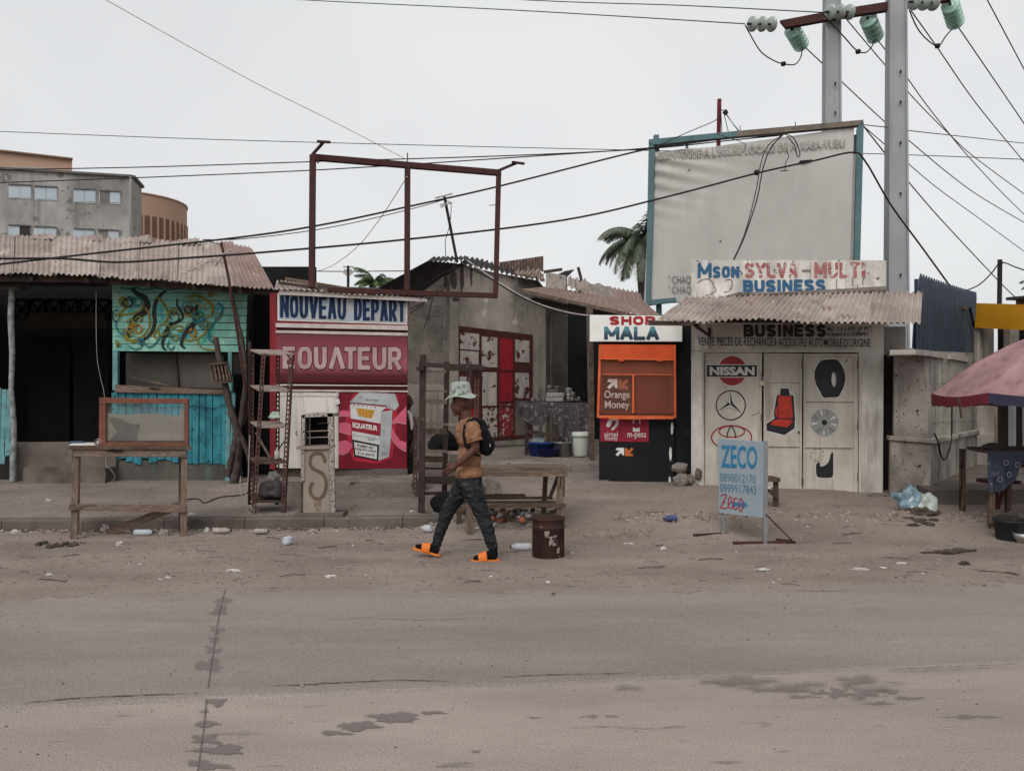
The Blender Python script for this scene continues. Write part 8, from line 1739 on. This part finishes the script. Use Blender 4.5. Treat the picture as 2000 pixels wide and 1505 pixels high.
stuffy('earth_clods', merge(chips(3600, vergeR, .004, .026, .55, 5), chips(500, brokR, .01, .05, .8, 6), chips(500, heapR, .012, .05, .8, 7), chips(400, heap2, .01, .045, .8, 8), chips(700, paveR, .004, .022, .5, 9), chips(200, roadR, .003, .010, .5, 13)), M_chm, 'small earth clods and stones on the verge')
stuffy('pale_rubble', merge(chips(520, vergeR, .004, .020, .4, 10), chips(230, brokR, .010, .042, .7, 11), chips(160, heapR, .01, .045, .6, 12), chips(150, gutterR, .008, .035, .6, 15), chips(120, roadR, .003, .012, .4, 16), chips(60, paveR, .006, .025, .5, 17)), M_chp, 'pale rubble and chips along the broken kerb line')
stuffy('paper_bits', merge(chips(60, vergeR, .008, .035, .3, 18), chips(50, heapR, .01, .045, .5, 19), chips(20, paveR, .008, .03, .3, 20), chips(16, gutterR, .01, .04, .4, 21)), M_chw, 'small white paper and plastic bits on the ground')
def leafR(r_): return vergeR(r_)
tw_ = MB()
for k in range(45):
    p = vergeR(rl)
    if p is None: continue
    x, y = p; l_ = rl.uniform(.03, .16); a = rl.gauss(0, .35); z = gzz(x, y) + .006
    tw_.tube([V(x - l_ * math.cos(a), y - l_ * math.sin(a), z), V(x, y + rl.uniform(-.02, .02), z + .008), V(x + l_ * math.cos(a), y + l_ * math.sin(a), z)], rl.uniform(.002, .005), 5)
stuffy('twigs', tw_, M_wood, 'dry twigs scattered on the dirt verge')

def bottle(px_, py_, yaw, m, label, L=.2, r=.032, cap=None, up=False):
    p = gp(px_, py_); ax = Matrix.Rotation(yaw, 3, 'Z') @ Matrix.Rotation(math.radians(90), 3, 'Y'); o = p + V(0, 0, r + .008)
    t = thing('plastic_bottle', label, 'bottle', p, None)
    obj('bottle_body', MB().lathe([(r * .7, 0), (r, .012), (r, L * .30), (r * .9, L * .36), (r, L * .42), (r, L * .68), (r * .85, L * .76), (r * .4, L * .90), (r * .4, L * .94)], 14, o, ax), m, t)
    obj('bottle_cap', MB().lathe([(r * .46, L * .93), (r * .46, L)], 10, o, ax), cap or M_nav, t)
    return t
M_clr = seethrough('clear_plastic', (0.55, 0.6, 0.64), .55, .15); M_blb = mat('blue_bottle', (0.06, 0.075, 0.20), .35, bump=0); M_gyb = mat('dusty_bottle', (0.34, 0.30, 0.27), .6, (0.24, 0.21, 0.19), 12, bump=.1)
bottle(1038, 1075, math.pi, M_clr, 'clear plastic bottle lying against the rusty drum', .22, .036, M_cable)
bottle(1322, 1019, math.pi, M_blb, 'dark blue bottle with red cap on the forecourt dirt', .16, .036, M_val)
bottle(556, 1066, 1.2, M_clr, 'clear bottle with blue cap lying in front of the grey S stand', .12, .045, mat('blue_cap', (0.03, 0.06, 0.35), .4, bump=0))
bottle(262, 1046, .05, M_clr, 'clear squashed bottle in the gutter under the vendor table', .22, .034)
bottle(416, 1043, .05, M_gyb, 'dusty grey bottle in the gutter right of the vendor table', .21, .034)
bottle(497, 1043, -.1, M_gyb, 'dusty bottle in the gutter below the slotted rack', .17, .03)
bottle(842, 1040, 2.6, M_clr, 'round clear bottle end at the kerb by the front foot', .13, .04, M_white)
def scrap(px_, py_, w_, h_, seed, m, label, name='paper_scrap', cat='scrap', dz_=0.0):
    p = gp(px_, py_); me = crumple(p + V(0, 0, h_ * .35 + .002), (w_ * .75, w_ * .5, h_ * .75), seed, .7); return tag(obj(name, me, m), label, cat)
M_scr = mat('white_scrap', (0.48, 0.45, 0.42), .9, (0.33, 0.30, 0.275), 14, bump=.2); M_grn_ = mat('green_scrap', (0.09, 0.36, 0.14), .5, bump=.2); M_org = mat('orange_scrap', (0.5, 0.16, 0.09), .7, bump=.2)
for a in ((94, 979, .045, .03, 1.1, M_scr, 'white scrap on the pavement left of the vendor table'), (375, 1006, .05, .03, 2.1, M_scr, 'white scrap on the pavement just right of the vendor table'), (233, 1064, .05, .03, 3.1, M_scr, 'white crumpled scrap on the dirt in front of the vendor table'),
          (29, 1042, .05, .035, 4.1, M_scr, 'white scrap in the gutter near the left edge'), (404, 1040, .035, .05, 5.1, M_scr, 'upright white carton bit in the gutter'), (646, 1126, .07, .012, 6.1, M_scr, 'flat white scrap at the road edge left of the man'),
          (456, 1115, .07, .014, 7.1, M_scr, 'pale flat wrapper at the road edge below the table'), (97, 1123, .035, .012, 8.1, M_scr, 'pale flat bit near the left road edge'), (329, 1129, .035, .014, 9.1, M_scr, 'pale stone-like bit at the asphalt edge'), (1228, 1062, .06, .012, 10.1, M_scr, 'white strip on the dirt right of the rusty drum'),
          (1296, 1073, .035, .025, 11.1, M_scr, 'bright white scrap left of the ZECO sign feet'), (1490, 1113, .08, .012, 12.1, M_scr, 'long pale flat scrap on the dirt below the ZECO sign'), (1680, 1112, .09, .010, 13.1, M_scr, 'long pale strip right of the ZECO sign'), (1760, 1101, .06, .014, 14.1, M_scr, 'pale wrapper on the dirt below the boundary wall'),
          (1878, 995, .05, .018, 15.1, M_scr, 'white slip on the dirt before the forecourt slab'), (1884, 1102, .05, .03, 16.1, M_chd, 'curled dark scrap at the right of the verge'), (868, 997, .05, .05, 17.1, M_grn_, 'bright green scrap on the pavement between the man\'s legs'), (978, 1018, .06, .06, 18.1, M_org, 'orange-red scrap on the rubbish heap under the bench'),
          (958, 1030, .05, .04, 19.1, M_scr, 'white wrapper on the rubbish heap behind the man'), (806, 1000, .04, .02, 20.1, M_scr, 'white bit on the pavement under the ladder-like rack'), (1020, 1005, .05, .05, 21.1, M_chd, 'dark crumpled scrap at the back of the rubbish heap'), (610, 1042, .06, .04, 22.1, M_chp, 'grey crumpled scrap in the gutter below the S stand'),
          (205, 1035, .05, .05, 23.1, M_chp, 'pale lump at the kerb under the table\'s left leg'), (320, 1045, .06, .06, 24.1, M_chp, 'pale stone at the kerb under the table\'s right leg'), (1080, 1160, .02, .008, 25.1, M_chd, 'tiny dark scrap alone on the asphalt below the drum'), (470, 930, .04, .04, 26.1, M_scr, 'white bag scrap at the foot of the bare trunk')):
    scrap(*a)
def mesh_join(mes):
    m = MB()
    for me in mes: m.add([v.co for v in me.vertices], [tuple(p.vertices) for p in me.polygons], True); bpy.data.meshes.remove(me)
    return m
stuffy('rubbish_pile', mesh_join([crumple(gp(75 + k * 9 + rl.uniform(-4, 4), 1066 + rl.uniform(-5, 4)) + V(0, 0, .012), (rl.uniform(.02, .045), .03, rl.uniform(.012, .03)), k * 3.3, .7) for k in range(9)]), M_chd, 'small rubbish pile at the left leg of the vendor table')
stuffy('splinters', mesh_join([crumple(gp(1775 + k * 8 + rl.uniform(-4, 4), 1022 + rl.uniform(-8, 12) - k * 1.2 if k < 7 else 1078 + rl.uniform(-3, 3)) + V(0, 0, .015), (rl.uniform(.04, .08), .03, rl.uniform(.012, .03)), k * 2.3, .5) for k in range(13)]), M_chd, 'dark splinters and debris before the boundary wall')
tag(obj('wood_strip', MB().bar(gp(1800, 1081) + V(0, 0, .01), gp(1905, 1077) + V(0, 0, .015), .03, .018).jitter(.012, 20), M_chd), 'dark splintered strip of wood at the right of the verge', 'wood')
tag(obj('broken_block', rock(gp(960, 968) + V(0, 0, .1), (.14, .12, .16), 33.3), M_conc), 'broken grey concrete block behind the bench', 'block')
tag(obj('rubble_mound', mound(V(.03, 9.85, .10), .62, .38, .10, 30, 5), M_dirt), 'low rubbish-strewn mound under the wooden bench', 'mound')
tag(obj('rubble_mound', mound(V(1.0, 9.1, .03), .5, .22, .09, 26, 9), M_dirt), 'small earth ridge right of the rusty drum', 'mound')

for k, (nm, m__, n_, lab) in enumerate((('heap_paper', M_scr, 10, 'white scraps caught in the rubbish heap under the bench'), ('heap_rags', M_chd, 16, 'dark rags and leaves in the rubbish heap under the bench'), ('heap_peel', M_org, 3, 'orange peel bits in the rubbish heap under the bench'))):
    stuffy(nm, mesh_join([crumple((lambda q: q + V(0, 0, .02 + .08 * math.exp(-((q.x - .03) / .35) ** 2)))(gp(rl.gauss(1000, 28), rl.uniform(1000, 1034))), (rl.uniform(.02, .045), .03, rl.uniform(.012, .03)), k * 31 + j * 1.7, .7) for j in range(n_)]), m__, lab)
